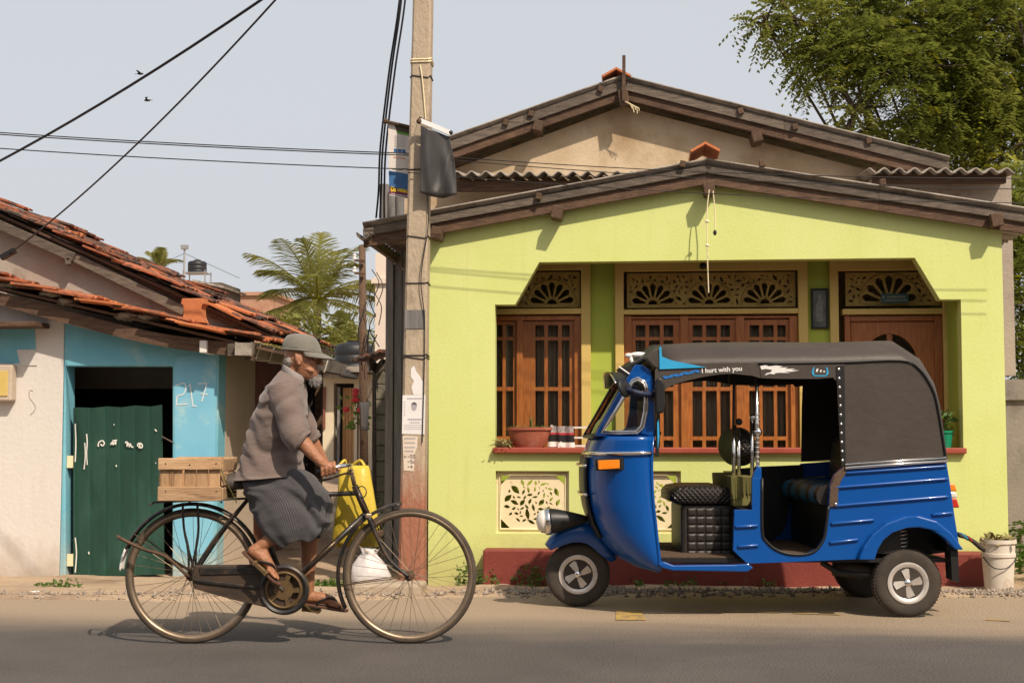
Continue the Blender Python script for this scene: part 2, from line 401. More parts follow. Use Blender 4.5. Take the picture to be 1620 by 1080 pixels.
def sheet(name, pts, mm, z):
    bb = MB(); bb.add([(p.x, p.y, z) for p in pts], [tuple(range(len(pts)))])
    o = bb.build(name, mm); tag(o, None, None, kind='structure'); return o
M['yellowmark'] = mat('worn yellow road paint', (.55, .36, .08), (.50, .33, .10), 20, .8, bump=.5, bscale=150, dirt=(.30, .21, .12), dscale=14, damt=(.46, .6), fine=.2)
M['whitemark'] = mat('worn white road paint', (.62, .55, .45), (.42, .33, .24), 12, .8, bump=.5, bscale=150, fine=.2)
sheet('road_marking', [G(974, 965), G(1014, 965), G(1022, 981), G(974, 981)], M['yellowmark'], .004)
for a, c in (((1052, 966), (1096, 967)), ((1104, 967), (1235, 970)), ((1255, 971), (1330, 973)), ((1560, 981), (1600, 983))):
    p, q = G(*a), G(*c)
    sheet('road_marking', [p, q, q + V((0, .035, 0)), p + V((0, .035, 0))], M['yellowmark'], .004)
for a, c in (((-60, 942), (50, 943)), ((145, 944), (215, 944.5)), ((222, 944.5), (330, 945.5))):
    p, q = G(*a), G(*c)
    sheet('road_marking', [p, q, q + V((0, .03, 0)), p + V((0, .03, 0))], M['whitemark'], .004)
# gravel along the road edge
random.seed(3)
b = MB()
def stone(b, c, r):
    vs = [];
    for d in ((1, 0, 0), (-1, 0, 0), (0, 1, 0), (0, -1, 0), (0, 0, 1), (0, 0, -1)):
        vs.append(V(c) + V(d) * r * random.uniform(.6, 1.25) + V((random.uniform(-.3, .3), random.uniform(-.3, .3), random.uniform(-.2, .2))) * r)
    b.add(vs, [(0, 2, 4), (2, 1, 4), (1, 3, 4), (3, 0, 4), (2, 0, 5), (1, 2, 5), (3, 1, 5), (0, 3, 5)])
for i in range(8000):
    x = random.uniform(-5.2, 4.6)
    if x < -.9 and random.random() < .72: continue
    y = edge(x) + random.gauss(.14 + .06 * noise.noise(V((x * 2.2, 0, 7))), .13)
    if y < edge(x) - .22: continue
    r = .004 + .016 * random.random() ** 2 * (1.6 if random.random() < .15 else 1)
    zz = max(hgt(x, y), 0.0 if y < edge(x) else -1)
    stone(b, (x, y, zz + r * .3), r)
M['gravel'] = mat('grey gravel', (.30, .24, .185), (.46, .38, .30), 45, .95, bump=.3, dirt=(.15, .125, .10), dscale=30, damt=(.5, .62))
tag(b.build('gravel', M['gravel']), 'loose grey gravel along the road edge', 'gravel', kind='stuff')

# added house opposite, out of view: it closes the low sky to deepen shade
oh = thing('added_opposite_house', 'long single storey house across the street behind the camera', 'house', (0, -9, 0))
M['oppwall'] = mat('dull ochre wall', (.30, .24, .17), (.38, .31, .22), 1.5, .9, bump=.2)
MB().box(-26, 26, -15, -9, -.1, 3.6).build('wall', M['oppwall'], oh, world=True)
MB().add([(-27, -8.4, 3.45), (27, -8.4, 3.45), (27, -12, 5.6), (-27, -12, 5.6), (-27, -15.6, 3.45), (27, -15.6, 3.45)], [(0, 1, 2, 3), (3, 2, 5, 4)]).build('roof', M['terra_old'], oh, world=True, solid=.12)
for k in range(10):
    x = -23.5 + k * 5.2
    if k % 3 == 1: MB().box(x - .5, x + .5, -8.995, -8.94, 0, 2.1).build('door', M['teak'], oh, world=True)
    else: MB().box(x - .6, x + .6, -8.995, -8.95, .9, 2.1).build('window', M['dark'], oh, world=True)
# ================================================================ LIME GREEN HOUSE
YF, TH, YI = 10.8, .13, 11.30
gl = thing('green_house', 'lime green bungalow with open porch, teak windows and low sheet roofs', 'house', P(678, 918, YF).to_3d() * 1)
gl.location = V((P(678, 918, YF).x, YF, -.08))
def W(b, name, m, par=None, **k): return b.build(name, m, par or gl, world=True, **k)
def q(px, py, y=YF): p = P(px, py, y); return (p.x, p.z)
def rect(x0, y0, x1, y1, y): a, c = q(x0, y1, y), q(x1, y0, y); return [(a[0], a[1]), (c[0], a[1]), (c[0], c[1]), (a[0], c[1])]
xl, xr = q(678, 650)[0], q(1591, 650)[0]
ZB = -.2
outer = [(xl, ZB), (xr, ZB), (xr, q(1590, 333)[1]), q(1118, 268), (xl, q(683, 357)[1])]
opening = [q(783, 713), q(783, 482), q(815, 482), q(853, 415), q(1447, 408), q(1487, 474), q(1520, 474), q(1524, 709)]
PAN = [(784, 900), (960, 1077), (1145, 1262), (1325, 1442)]
ph = [rect(a, 745, c, 843, YF) for a, c in PAN]
W(MB().xz(outer, [opening] + ph, YF, YF + TH), 'front_wall', M['lime'], bevel=.008)
YB = 16.5
zt = q(683, 357)[1]
for x0, x1 in ((xl, xl + .2), (xr - .2, xr)):
    W(MB().box(x0, x1, YF + TH + .001, YB, ZB, zt - .05), 'side_wall', M['lime'])
W(MB().box(xl, xr, YB, YB + .2, ZB, zt + .2), 'back_wall', M['beige_dark'])
W(MB().box(xl + .21, xr - .21, YF + TH + .002, YI - .002, ZB, .28), 'floor', M['plinth'])
W(MB().box(xl + .21, xr - .21, YF + TH + .002, YI - .002, q(1118, 395)[1] + .20, q(1118, 395)[1] + .23), 'porch_ceiling', M['oldwood'])
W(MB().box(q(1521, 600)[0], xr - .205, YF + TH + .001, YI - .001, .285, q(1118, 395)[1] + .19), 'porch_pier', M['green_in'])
# plinth and sill
a, c = q(764, 869, 10.6), q(1594, 866, 10.6)
W(MB().box(a[0], c[0], 10.6, YF - .002, ZB, a[1]), 'plinth', M['plinth'], bevel=.012)
a, c = q(779, 708, YF - .05), q(1530, 717, YF - .05)
W(MB().box(a[0], c[0], YF - .05, YF + TH + .03, q(779, 716.5, YF - .05)[1], q(779, 707.5, YF - .05)[1]), 'sill', M['sillred'], bevel=.008)
# ornamental cast balustrade panels: pierced plates with raised scrolls
def almond(cx, cy, l, w, a, n=5):
    pts = []
    for i in range(n + 1): t = i / n; pts.append((-l + 2 * l * t, w * math.sin(math.pi * t) * (1 - .25 * t)))
    for i in range(1, n): t = 1 - i / n; pts.append((-l + 2 * l * t, -w * .7 * math.sin(math.pi * t)))
    ca, sa = math.cos(a), math.sin(a)
    return [(cx + x * ca - y * sa, cy + x * sa + y * ca) for x, y in pts]
random.seed(11)
for pi, r_ in enumerate(ph):
    (x0, z0), (x1, z1) = r_[0], r_[2]
    w, h = x1 - x0, z1 - z0; cx, cz = (x0 + x1) / 2, (z0 + z1) / 2
    holes = []
    mg = .035
    for sx in (-1, 1):
        for sz in (-1, 1):
            ax, az = cx + sx * (w / 2 - mg), cz + sz * (h / 2 - mg)
            holes.append([(ax, az), (ax - sx * .075, az), (ax, az - sz * .075)])
    placed = []
    for k in range(5000):
        l = random.uniform(.018, .060) if k < 1500 else random.uniform(.012, .026); wd_ = l * random.uniform(.42, .7); th = random.uniform(0, math.pi * 2)
        rr = math.sqrt(random.random()); an = random.uniform(0, 2 * math.pi)
        x, z = cx + math.cos(an) * rr * (w / 2 - .075), cz + math.sin(an) * rr * (h / 2 - .07)
        if any(math.hypot(x - a, z - c_) < l * .66 + l2 * .66 + .007 for a, c_, l2 in placed): continue
        if any(math.hypot(x - hx[0][0], z - hx[0][1]) < .10 + l * .5 for hx in holes[:4]): continue
        placed.append((x, z, l)); holes.append(almond(x, z, l, wd_, th))
        if len(placed) > 60: break
    e = .001
    pn = W(MB().xz([(x0 + e, z0 + e), (x1 - e, z0 + e), (x1 - e, z1 - e), (x0 + e, z1 - e)], holes, YF + .05, YF + .09), 'balustrade_panel', M['cream'])
    sb = MB()
    sb.tube([(x0 + .028, YF + .048, z0 + .028), (x1 - .028, YF + .048, z0 + .028), (x1 - .028, YF + .048, z1 - .028), (x0 + .028, YF + .048, z1 - .028)], .012, 5, closed=True)
    for k in range(0):
        an = k * 2 * math.pi / 4 + .3; pts = []
        for t in range(14):
            f = t / 13; rr = lerp(.46, .12, f) ; a2 = an + f * 2.4
            pts.append((cx + math.cos(a2) * rr * w * .9 * (.95 if f < .1 else 1), YF + .047, cz + math.sin(a2) * rr * h * .9))
        sb.tube(pts, [lerp(.010, .004, t / 13) for t in range(14)], 6)
    W(sb, 'scroll_relief', M['cream'], pn, smooth=True)
# inner wall with windows, fanlights and door
def qi(px, py, dy=0): return q(px, py, YI + dy)
def recti(x0, y0, x1, y1, dy=0): return rect(x0, y0, x1, y1, YI + dy)
zin = q(1118, 395)[1] + .3
OP = [(748, 424, 921, 722), (986, 424, 1264, 722), (1334, 424, 1492, 1100)]
ih = [recti(*o_) for o_ in OP]
xa, xb = xl + .21, xr - .21
zsl, ztp = ih[0][0][1], ih[0][2][1]
for a, c_ in ((xa, ih[0][0][0]), (ih[0][1][0], ih[1][0][0]), (ih[1][1][0], ih[2][0][0]), (ih[2][1][0], xb)):
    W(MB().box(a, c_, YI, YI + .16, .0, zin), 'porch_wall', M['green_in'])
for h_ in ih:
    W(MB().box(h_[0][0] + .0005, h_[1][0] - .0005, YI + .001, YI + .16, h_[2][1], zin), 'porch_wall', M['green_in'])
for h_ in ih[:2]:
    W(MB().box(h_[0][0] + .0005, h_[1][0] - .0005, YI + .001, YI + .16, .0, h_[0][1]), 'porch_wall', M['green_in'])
for h_ in ih[2:]: h_[0] = (h_[0][0], .281); h_[1] = (h_[1][0], .281)
for (x0, y0, x1, y1), full in zip(OP, (1, 1, 0)):      # painted surround
    fo = recti(x0 - 12, y0 - 16, x1 + 13, y1 + 8, -.03); fi = recti(x0 + 2, y0 + 3, x1 - 2, y1, -.03)
    if not full: fo[0] = (fo[0][0], .283); fo[1] = (fo[1][0], .283); fi[0] = (fi[0][0], .29); fi[1] = (fi[1][0], .29)
    W(MB().xz(fo, [fi], YI - .045, YI - .001), 'window_surround' if full else 'door_surround', M['yframe'], bevel=.006)
def fanholes(cx, cz, r, n=7):
    hs = []
    for k in range(n):
        a0 = math.pi * (k + .13) / n; a1 = math.pi * (k + .87) / n; am = (a0 + a1) / 2
        pts = [(cx + .36 * r * math.cos(am + .10), cz + .36 * r * math.sin(am + .10)), (cx + .36 * r * math.cos(am - .10), cz + .36 * r * math.sin(am - .10))]
        pts += [(cx + .86 * r * math.cos(a0), cz + .86 * r * math.sin(a0))]
        for s_ in (.25, .5, .75): 
            aa = lerp(a0, a1, s_); rr = r * (1.0 if s_ == .5 else .96); pts.append((cx + rr * math.cos(aa), cz + rr * math.sin(aa)))
        pts.append((cx + .86 * r * math.cos(a1), cz + .86 * r * math.sin(a1)))
        hs.append([(p[0], p[1] + .006) for p in pts])
    hs.append([(cx + .22 * r * math.cos(math.pi * k / 8), cz + .006 + .22 * r * math.sin(math.pi * k / 8)) for k in range(9)])
    return hs
def fanlight(x0, y0, x1, y1, cs, rpx):
    rc = recti(x0, y0, x1, y1, .02); hs = []
    (ax, az), (bx, bz) = rc[0], rc[2]
    cc = [(qi(c_, y1 - 4, .02)[0], az + .02) for c_ in cs]; rr = qi(cs[0] + rpx, 500, .02)[0] - qi(cs[0], 500, .02)[0]
    for c_ in cc: hs += fanholes(c_[0], c_[1], rr)
    pl = []
    for k in range(1500):
        l = random.uniform(.014, .034); x = random.uniform(ax + .03, bx - .03); z = random.uniform(az + .03, bz - .02)
        if any(math.hypot(x - c_[0], z - c_[1]) < rr * 1.06 + l for c_ in cc): continue
        if z + l > bz - .008 or x - l < ax + .008 or x + l > bx - .008 or z - l < az + .01: continue
        if any(math.hypot(x - a, z - c_) < l * .8 + l2 * .8 + .006 for a, c_, l2 in pl): continue
        pl.append((x, z, l)); hs.append(almond(x, z, l, l * random.uniform(.35, .6), random.uniform(0, 6.3), 4))
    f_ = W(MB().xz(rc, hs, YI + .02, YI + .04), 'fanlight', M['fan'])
    sb = MB()
    for c_ in cc:
        sb.tube([(c_[0] + rr * 1.07 * math.cos(math.pi * k / 16), YI + .018, c_[1] + .006 + rr * 1.07 * math.sin(math.pi * k / 16)) for k in range(17)], .008, 5)
        sb.tube([(c_[0] + rr * .29 * math.cos(math.pi * k / 10), YI + .018, c_[1] + .006 + rr * .29 * math.sin(math.pi * k / 10)) for k in range(11)], .006, 5)
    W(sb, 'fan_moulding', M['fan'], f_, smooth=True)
fanlight(752, 430, 917, 487, (783, 873), 35)
fanlight(992, 430, 1258, 487, (1033, 1122, 1210), 34)
fanlight(1338, 430, 1488, 484, (1407,), 44)
for x0, x1 in ((752, 917), (990, 1260), (1336, 1490)):
    W(MB().xz(recti(x0 - 4, 488, x1 + 3, 498, .0), [], YI - .04, YI + .08), 'transom', M['yframe'], bevel=.004)
def leaf(x0, y0, x1, y1, cols, rows, dy=.03):
    hs = [recti(a, c_, b_, d_, dy) for a, b_ in cols for c_, d_ in rows]
    o_ = W(MB().xz(recti(x0, y0, x1, y1, dy), hs, YI + dy, YI + dy + .035), 'window_leaf', M['teak'], bevel=.004)
    for h_ in hs:
        (a, z0), (c_, z1) = h_[0], h_[2]
        W(MB().box(a - .004, c_ + .004, YI + dy + .014, YI + dy + .019, z0 - .004, z1 + .004), 'pane', M['pane'], o_)
    return o_
RW = [(514, 533), (538, 612), (618, 690), (696, 708)]
# mid window: frame posts and three leaves
for x0, x1 in ((988, 999), (1078, 1088), (1166, 1177), (1252, 1262)):
    W(MB().xz(recti(x0, 499, x1, 722, .0), [], YI + .0, YI + .075), 'window_post', M['teak'], bevel=.004)
W(MB().xz(recti(999.3, 499, 1251.7, 504.5, .0), [], YI + .002, YI + .07), 'window_head', M['teak'], bevel=.003)
leaf(999.5, 505, 1077.5, 718, [(1006, 1021), (1027, 1044), (1050, 1065)], RW)
leaf(1088.5, 505, 1165.5, 718, [(1096, 1111), (1117, 1134), (1140, 1155)], RW)
leaf(1177.5, 505, 1251.5, 718, [(1186, 1201), (1207, 1224), (1230, 1243)], RW)
for x0, x1 in ((750, 757), (817, 827), (909, 920)):
    W(MB().xz(recti(x0, 499, x1, 722, .0), [], YI + .0, YI + .075), 'window_post', M['teak'], bevel=.004)
W(MB().xz(recti(757.3, 499, 908.7, 507, .0), [], YI + .002, YI + .07), 'window_head', M['teak'], bevel=.003)
leaf(827.5, 507.5, 908.5, 718, [(847, 861), (867, 883), (889, 901)], RW)
leaf(757.5, 507.5, 816.5, 718, [(764, 778), (783, 795), (800, 812)], RW)
for x0, x1 in ((757, 910), (998, 1252)):
    a, c_ = qi(x0, 500, .12), qi(x1, 720, .12); n = 160
    W(MB().grid(lambda u, v: (lerp(a[0], c_[0], u), YI + .12 + .016 * math.sin(u * (c_[0] - a[0]) * 75 + 2 * math.sin(u * 9)), lerp(a[1], c_[1], v)), n, 3), 'curtain', M['curtain'], smooth=True)
# door
dz0 = .29
def dr(x0, y0, x1, dy): a, c_ = qi(x0, y0, dy), qi(x1, y0, dy); return [(a[0], dz0), (c_[0], dz0), (c_[0], c_[1]), (a[0], a[1])]
for x0, x1 in ((1336, 1345), (1478, 1490)):
    W(MB().xz(dr(x0, 499, x1, 0), [], YI, YI + .08), 'door_post', M['teak'], bevel=.004)
W(MB().xz(recti(1345.3, 499, 1477.7, 508, 0), [], YI + .002, YI + .078), 'door_head', M['teak'], bevel=.004)
cx, cz = qi(1408, 575, .03); rr = qi(1451, 575, .03)[0] - cx
ah = [(cx + rr * math.cos(math.pi * k / 20), cz + rr * 1.12 * math.sin(math.pi * k / 20)) for k in range(21)] + [(cx - rr, cz - .35), (cx + rr, cz - .35)]
do = W(MB().xz(dr(1345.5, 508.5, 1477.5, .03), [ah], YI + .03, YI + .07), 'door', M['teak'], bevel=.004)
W(MB().box(cx - rr - .005, cx + rr + .005, YI + .048, YI + .052, cz - .36, cz + rr * 1.13), 'pane', M['pane'], do)
W(MB().box(cx - .022, cx + .022, YI + .022, YI + .06, cz - .349, cz + rr * 1.11), 'mullion', M['teak'], do, bevel=.004)
# ---- roofs
def slope_sheet(A, Bp, y0, y1, amp, per, name, m, par=gl, solid=.012):
    """corrugated sheet from ridge point A (x,z) to eave B (x,z); waves run down the slope"""
    n = int((y1 - y0) / per * 8)
    def f(u, v):
        y = lerp(y0, y1, v); k = amp * math.cos(2 * math.pi * (y - y0) / per)
        return (lerp(A[0], Bp[0], u), y, lerp(A[1], Bp[1], u) + k)
    return W(MB().grid(f, 6, n), name, m, par, smooth=True, solid=solid)
Y1 = 10.66
ap, el, er = q(1118, 255, Y1), q(573, 356, Y1), q(1672, 340, Y1)
amp = .018
slope_sheet((ap[0], ap[1]), el, Y1, 12.7, amp, .146, 'roof_sheet', M['asb'])
slope_sheet((ap[0], ap[1]), er, Y1, 12.7, amp, .146, 'roof_sheet', M['asb'])
def barge(A, Bp, y, top, hh, th, name, m, cut=None):
    """board following the slope below the sheet"""
    n = cut or 1
    for i in range(n):
        a = (lerp(A[0], Bp[0], i / n), lerp(A[1], Bp[1], i / n)); c_ = (lerp(A[0], Bp[0], (i + 1) / n) , lerp(A[1], Bp[1], (i + 1) / n))
        W(MB().xz([(a[0], a[1] - top - hh), (c_[0], c_[1] - top - hh), (c_[0], c_[1] - top), (a[0], a[1] - top)], [], y, y + th), name, m, bevel=.004)
for E in (el, er):
    barge(ap, E, Y1 + .03, .022, .062, .022, 'barge_board', M['greywood'], 2)
    barge(ap, E, Y1 + .055, .085, .085, .03, 'rafter', M['oldwood'], 2)
def purlin(px, py, s=.06, y0=Y1 - .02, y1=YF - .001, m='oldwood_y', tilt=.2):
    p = P(px, py, y0)
    W(MB().bar((p.x, y0, p.z), (p.x, y1, p.z), s, s * 1.15, (tilt, 0, 1)), 'purlin', M[m], bevel=.006)
for px, py in ((852, 310), (1080, 259), (1206, 258), (1397, 288)): purlin(px, py, .045, Y1 - .012, Y1 + .029, tilt=.2 if px < 1118 else -.15)
for px, py in ((881, 335), (1578, 347), (1122, 297), (690, 368)): purlin(px, py, .085, Y1 - .03, YF - .001, tilt=.2 if px < 1118 else -.15)
# ridge tile over the porch
def ridge_tile(px, py, y0, y1, s, name='ridge_tile'):
    p = P(px, py, y0); rows = []
    for y in (y0, y1):
        rows.append([(p.x + s * k, y, p.z - abs(k) * s * .55 + (.02 * s if k == 0 else 0)) for k in (-1, -.55, -.15, 0, .15, .55, 1)])
    W(MB().loft(rows, wrap=False), name, M['terra_clean'], solid=.018)
ridge_tile(1116, 226, Y1 - .06, Y1 + .34, .11)
ridge_tile(1116, 228, Y1 + .3, Y1 + .72, .11); ridge_tile(1116, 229, Y1 + .69, Y1 + 1.1, .11)
# ---- upper gable behind
YU = 12.75; Y2 = 12.5
ua, ul, ur = q(985, 122, Y2), q(672, 232, Y2), q(1503, 251, Y2)
wa, wl, wr = q(985, 168, YU), q(640, 297, YU), q(1500, 302, YU)
W(MB().xz([(wl[0], 1.9), (wr[0], 1.9), wr, wa, wl], [], YU, YU + .2), 'upper_wall', M['tan'])
slope_sheet(ua, ul, Y2, 17, .018, .146, 'roof_sheet', M['asb']); slope_sheet(ua, ur, Y2, 17, .018, .146, 'roof_sheet', M['asb'])
for E in (ul, ur):
    barge(ua, E, Y2 + .03, .022, .085, .022, 'barge_board', M['greywood'], 2)
    barge(ua, E, Y2 + .055, .105, .085, .03, 'rafter', M['oldwood'], 2)
ridge_tile(975, 108, Y2 - .04, Y2 + .4, .13); ridge_tile(976, 110, Y2 + .37, Y2 + .8, .13)
for px, py, s in ((851, 198, .09), (1198, 215, .09), (800, 193, .05), (840, 179, .05), (1172, 175, .05), (1258, 200, .05), (950, 140, .05), (1375, 222, .05)):
    p = P(px, py, Y2); y0 = Y2 if s > .06 else Y2 + .0
    W(MB().bar((p.x, y0, p.z), (p.x, YU if s > .06 else Y2 + .034, p.z), s, s * 1.1, (.3 if px < 985 else -.25, 0, 1)), 'purlin', M['oldwood_y'], bevel=.006)
p0, p1 = P(987, 88, Y2 - .03), P(987, 160, Y2 - .03)
W(MB().bar(p0, p1, .03, .02, (0, 1, 0)), 'ridge_stick', M['oldwood'])
W(MB().bar(P(985, 143, Y2 + .02), P(988, 168, Y2 + .02), .09, .06, (0, 1, 0)), 'king_post', M['oldwood_y'], bevel=.01)
for k in range(5):
    a = P(988, 160, Y2 - .02); W(MB().tube([a, a + V((.05 + .02 * k, 0, -.03 - .01 * k)), a + V((.07 + .015 * k, 0, -.07 - .012 * ((k * 3) % 5)))], .004, 4), 'binding_straw', M['cream'])
for px, y0, y1 in ((1381, 234, 268), (1413, 240, 266), (1428, 243, 268), (1475, 250, 268)):
    W(MB().bar(P(px, y0, Y2 + .12), P(px, y1 + 6, Y2 + .12), .04, .05, (0, 1, 0)), 'strut', M['oldwood'])
# corrugated lean-to edges under the gable
def awning(px0, px1, py, y0, y1, rise):
    a, c_ = P(px0, py, y0), P(px1, py, y0); per = .128; n = int((c_.x - a.x) / per * 8)
    W(MB().grid(lambda u, v: (lerp(a.x, c_.x, u), lerp(y0, y1, v), lerp(a.z, lerp(a.z, c_.z, u), 1) + rise * v + .022 * math.cos(u * (c_.x - a.x) * 2 * math.pi / per)), n, 4), 'lean_to_sheet', M['asb'], smooth=True, solid=.012)
awning(700, 1012, 275, 12.05, 12.74, .10)
awning(1375, 1606, 270, 12.05, 12.74, .05)
p = P(700, 296, 12.2); p2 = P(1000, 294, 12.2)
W(MB().bar(p, p2, .08, .08), 'lean_to_beam', M['oldwood'])
p = P(1380, 283, 12.2); p2 = P(1590, 283, 12.2)
W(MB().bar(p, p2, .08, .08), 'lean_to_beam', M['oldwood'])
W(MB().box(q(1380, 290, 12.4)[0], q(1600, 290, 12.4)[0], 12.4, 12.7, 1.6, q(1380, 280, 12.4)[1]), 'lean_to_wall', M['beige_dark'])
W(MB().box(q(690, 300, 12.4)[0], q(1000, 300, 12.4)[0], 12.45, 12.7, 1.6, q(700, 300, 12.4)[1]), 'lean_to_wall', M['tan'])
# left eave clutter: eave board, gutter lengths and half-round pieces under the service drop
a = q(573, 362, Y1)
W(MB().box(a[0] + .02, a[0] + .05, Y1 + .04, 12.6, a[1] - .10, a[1] - .02), 'eave_board', M['greywood'])
gp = P(580, 372, Y1 + .1)
W(MB().loft([[(gp.x + .05 * math.cos(t), y, gp.z + .05 * math.sin(t)) for t in [math.pi + k * math.pi / 6 for k in range(7)]] for y in (Y1 - .05, 12.4)], wrap=False), 'gutter', M['greywood'], solid=.012)
for k, (px, h0, h1) in enumerate(((608, 292, 350), (620, 305, 345), (632, 308, 345))):
    p0, p1 = P(px, h0, 11.3), P(px, h1, 11.3)
    W(MB().tube([p0, p1], .04, 10), 'vent_pipe', M['grey_board'], smooth=True, angle=40)
# loose items on the porch
sp_ = P(1122, 300, Y1 - .03)
st = thing('hanging_string', 'knotted jute string hanging from the porch ridge', 'string', sp_)
for (x0, y0, x1, y1, x2, y2) in ((1122, 300, 1118, 350, 1121, 463), (1128, 302, 1131, 335, 1131, 362)):
    pts = smoothpath([P(x0, y0, Y1 - .03), P(x1, y1, Y1 - .03), P(x2, y2, Y1 - .03)], 8)
    W(MB().tube(pts, .0045, 5), 'strand', M['cream'], st)
W(MB().ball(P(1131, 368, Y1 - .03), (.014, .014, .022)), 'weight', M['wire'], st, smooth=True)
for py in (350, 388): W(MB().ball(P(1119, py, Y1 - .03), (.018, .012, .014), 6, 5), 'knot', M['cream'], st)
W(MB().tube(smoothpath([P(1119, 350, Y1 - .03), P(1113, 354, Y1 - .03), P(1111, 360, Y1 - .03)], 4), .004, 5), 'strand', M['cream'], st)
lz = opening[4][1]
lp = P(1112, 425, YF + .3)
lo = thing('porch_lamp_holder', 'small dark bulb holder under the porch ceiling', 'lamp', (lp.x, lp.y, lp.z))
W(MB().lathe([(.012, .0), (.026, .005), (.028, .03), (.018, .045), (.014, .07), (.006, .075), (.006, lz - lp.z)], lp, n=12), 'bulb_socket', M['wire'], lo, smooth=True)
# framed picture
x0, z0 = qi(1284, 520, -.02); x1, z1 = qi(1310, 456, -.02)
fr = thing('framed_picture', 'dark framed religious picture on the green pilaster', 'picture', ((x0 + x1) / 2, YI, z0))
W(MB().xz([(x0, z0), (x1, z0), (x1, z1), (x0, z1)], [[(x0 + .015, z0 + .015), (x1 - .015, z0 + .015), (x1 - .015, z1 - .015), (x0 + .015, z1 - .015)]], YI - .025, YI - .001), 'frame', M['wire'], fr, bevel=.003)
M['print_dark'] = mat('faded dark print', (.05, .06, .055), (.16, .17, .15), 22, .35, stretch=(1, 1, .5))
M['print_pale'] = mat('faded pale print', (.26, .27, .23), (.14, .15, .13), 25, .4)
W(MB().box(x0 + .012, x1 - .012, YI - .012, YI - .002, z0 + .012, z1 - .012), 'print', M['print_dark'], fr)
cx = (x0 + x1) / 2; hh = z1 - z0
W(MB().xz([(cx - .028, z0 + .06), (cx + .028, z0 + .06), (cx + .02, z0 + hh * .6), (cx + .035, z0 + hh * .66), (cx + .012, z0 + hh * .72), (cx + .012, z0 + hh * .84), (cx - .012, z0 + hh * .84), (cx - .012, z0 + hh * .72), (cx - .03, z0 + hh * .58)], [], YI - .0135, YI - .0121), 'printed_figure', M['print_pale'], fr)
# number plate over the door
x0, z0 = qi(1393, 480, -.05); x1, z1 = qi(1437, 464, -.05)
npl = thing('door_name_plate', 'small dark green plate with pale lettering above the door', 'sign', ((x0 + x1) / 2, YI - .05, z0))
M['signgreen'] = mat('dark green plate', (.02, .06, .05), None, rough=.4)
W(MB().box(x0, x1, YI - .066, YI - .05, z0, z1), 'plate', M['signgreen'], npl, bevel=.003)
lt = MB()
for k in range(9): lt.box(x0 + .05 + k * .016, x0 + .05 + k * .016 + .011, YI - .0685, YI - .0665, z1 - .035, z1 - .023)
for k in range(11): lt.box(x0 + .035 + k * .016, x0 + .035 + k * .016 + .010, YI - .0685, YI - .0665, z0 + .018, z0 + .03)
lt.ball((x0 + .022, YI - .067, z1 - .03), (.01, .002, .012), 8, 6)
W(lt, 'lettering', M['print_pale'], npl)
# pots on the sill
zs = q(779, 707.5, YF - .05)[1] + .001
M['pot'] = mat('dusty terracotta pot', (.33, .085, .045), (.42, .13, .075), 6, .85, bump=.2, dirt=(.45, .27, .19), dscale=6, damt=(.55, .75))
pc = P(837, 706, YF + .08)
pt = thing('planter_pot', 'wide terracotta planter bowl with sparse seedlings on the red sill', 'pot', (pc.x, pc.y, zs))
def oval(rx, ry, z, n=28): return [(pc.x + rx * math.cos(2 * math.pi * k / n), pc.y + ry * math.sin(2 * math.pi * k / n), zs + z) for k in range(n)]
W(MB().loft([oval(.11, .06, 0), oval(.135, .075, .03), oval(.158, .09, .09), oval(.165, .095, .132), oval(.178, .105, .134), oval(.178, .105, .155), oval(.160, .09, .155), oval(.155, .085, .13)]), 'bowl', M['pot'], pt, smooth=True, angle=45)
M['soil'] = mat('soil', (.05, .035, .025), (.10, .07, .05), 30, 1, bump=.6)
W(MB().loft([oval(.155, .085, .128), oval(.1, .05, .142)]), 'soil', M['soil'], pt)
M['herb'] = leafmat('seedling green', (.16, .22, .05), (.26, .27, .10), .3, 8)
M['drygrass'] = mat('dry stems', (.33, .24, .10), (.24, .22, .08), 9, .9)
M['weed'] = leafmat('weed green', (.07, .15, .02), (.14, .22, .04), .35, 5)
def tuft(b, c, n, h, sp, w=.006, droop=.4):
    c = V(c)
    for i in range(n):
        a = random.uniform(0, 2 * math.pi); d = V((math.cos(a), math.sin(a), 0)); l = h * random.uniform(.5, 1.1)
        base = c + d * random.uniform(0, sp * .6) ; sd_ = V((-d.y, d.x, 0)) * w
        p1 = base + V((0, 0, l * .6)) + d * l * droop * .3; p2 = base + V((0, 0, l * random.uniform(.7, 1))) + d * l * droop
        b.add([base - sd_, base + sd_, p1 + sd_ * .8, p1 - sd_ * .8, p2], [(0, 1, 2, 3), (3, 2, 4)])
def leafy(b, c, n, h, sp, ls):
    c = V(c)
    for i in range(n):
        p = c + V((random.gauss(0, sp), random.gauss(0, sp), h * random.random()))
        u = V((random.gauss(0, 1), random.gauss(0, 1), random.gauss(.2, .6))).normalized(); w = u.cross(V((random.gauss(0, 1), random.gauss(0, 1), random.gauss(0, 1)))).normalized()
        l = ls * random.uniform(.6, 1.3)
        b.add([p, p + u * l * .5 + w * l * .28, p + u * l, p + u * l * .5 - w * l * .28], [(0, 1, 2, 3)])
hb = MB()
for k in range(34): tuft(hb, (pc.x + random.uniform(-.14, .14), pc.y + random.uniform(-.06, .06), zs + .13), 6, .05, .02, .003)
tuft(hb, (pc.x + .02, pc.y, zs + .13), 14, .14, .02, .004, .2)
W(hb, 'seedlings', M['herb'], pt)
dp = thing('dry_creeper', 'small dried brown creeper trailing on the left end of the sill', 'plant', (P(798, 706, YF).x, YF + .02, zs))
hb = MB(); tuft(hb, (dp.location.x, YF + .02, zs), 60, .075, .10, .004, 1.0); leafy(hb, (dp.location.x, YF + .0, zs + .01), 90, .05, .045, .03)
W(hb, 'stems', M['drygrass'], dp)
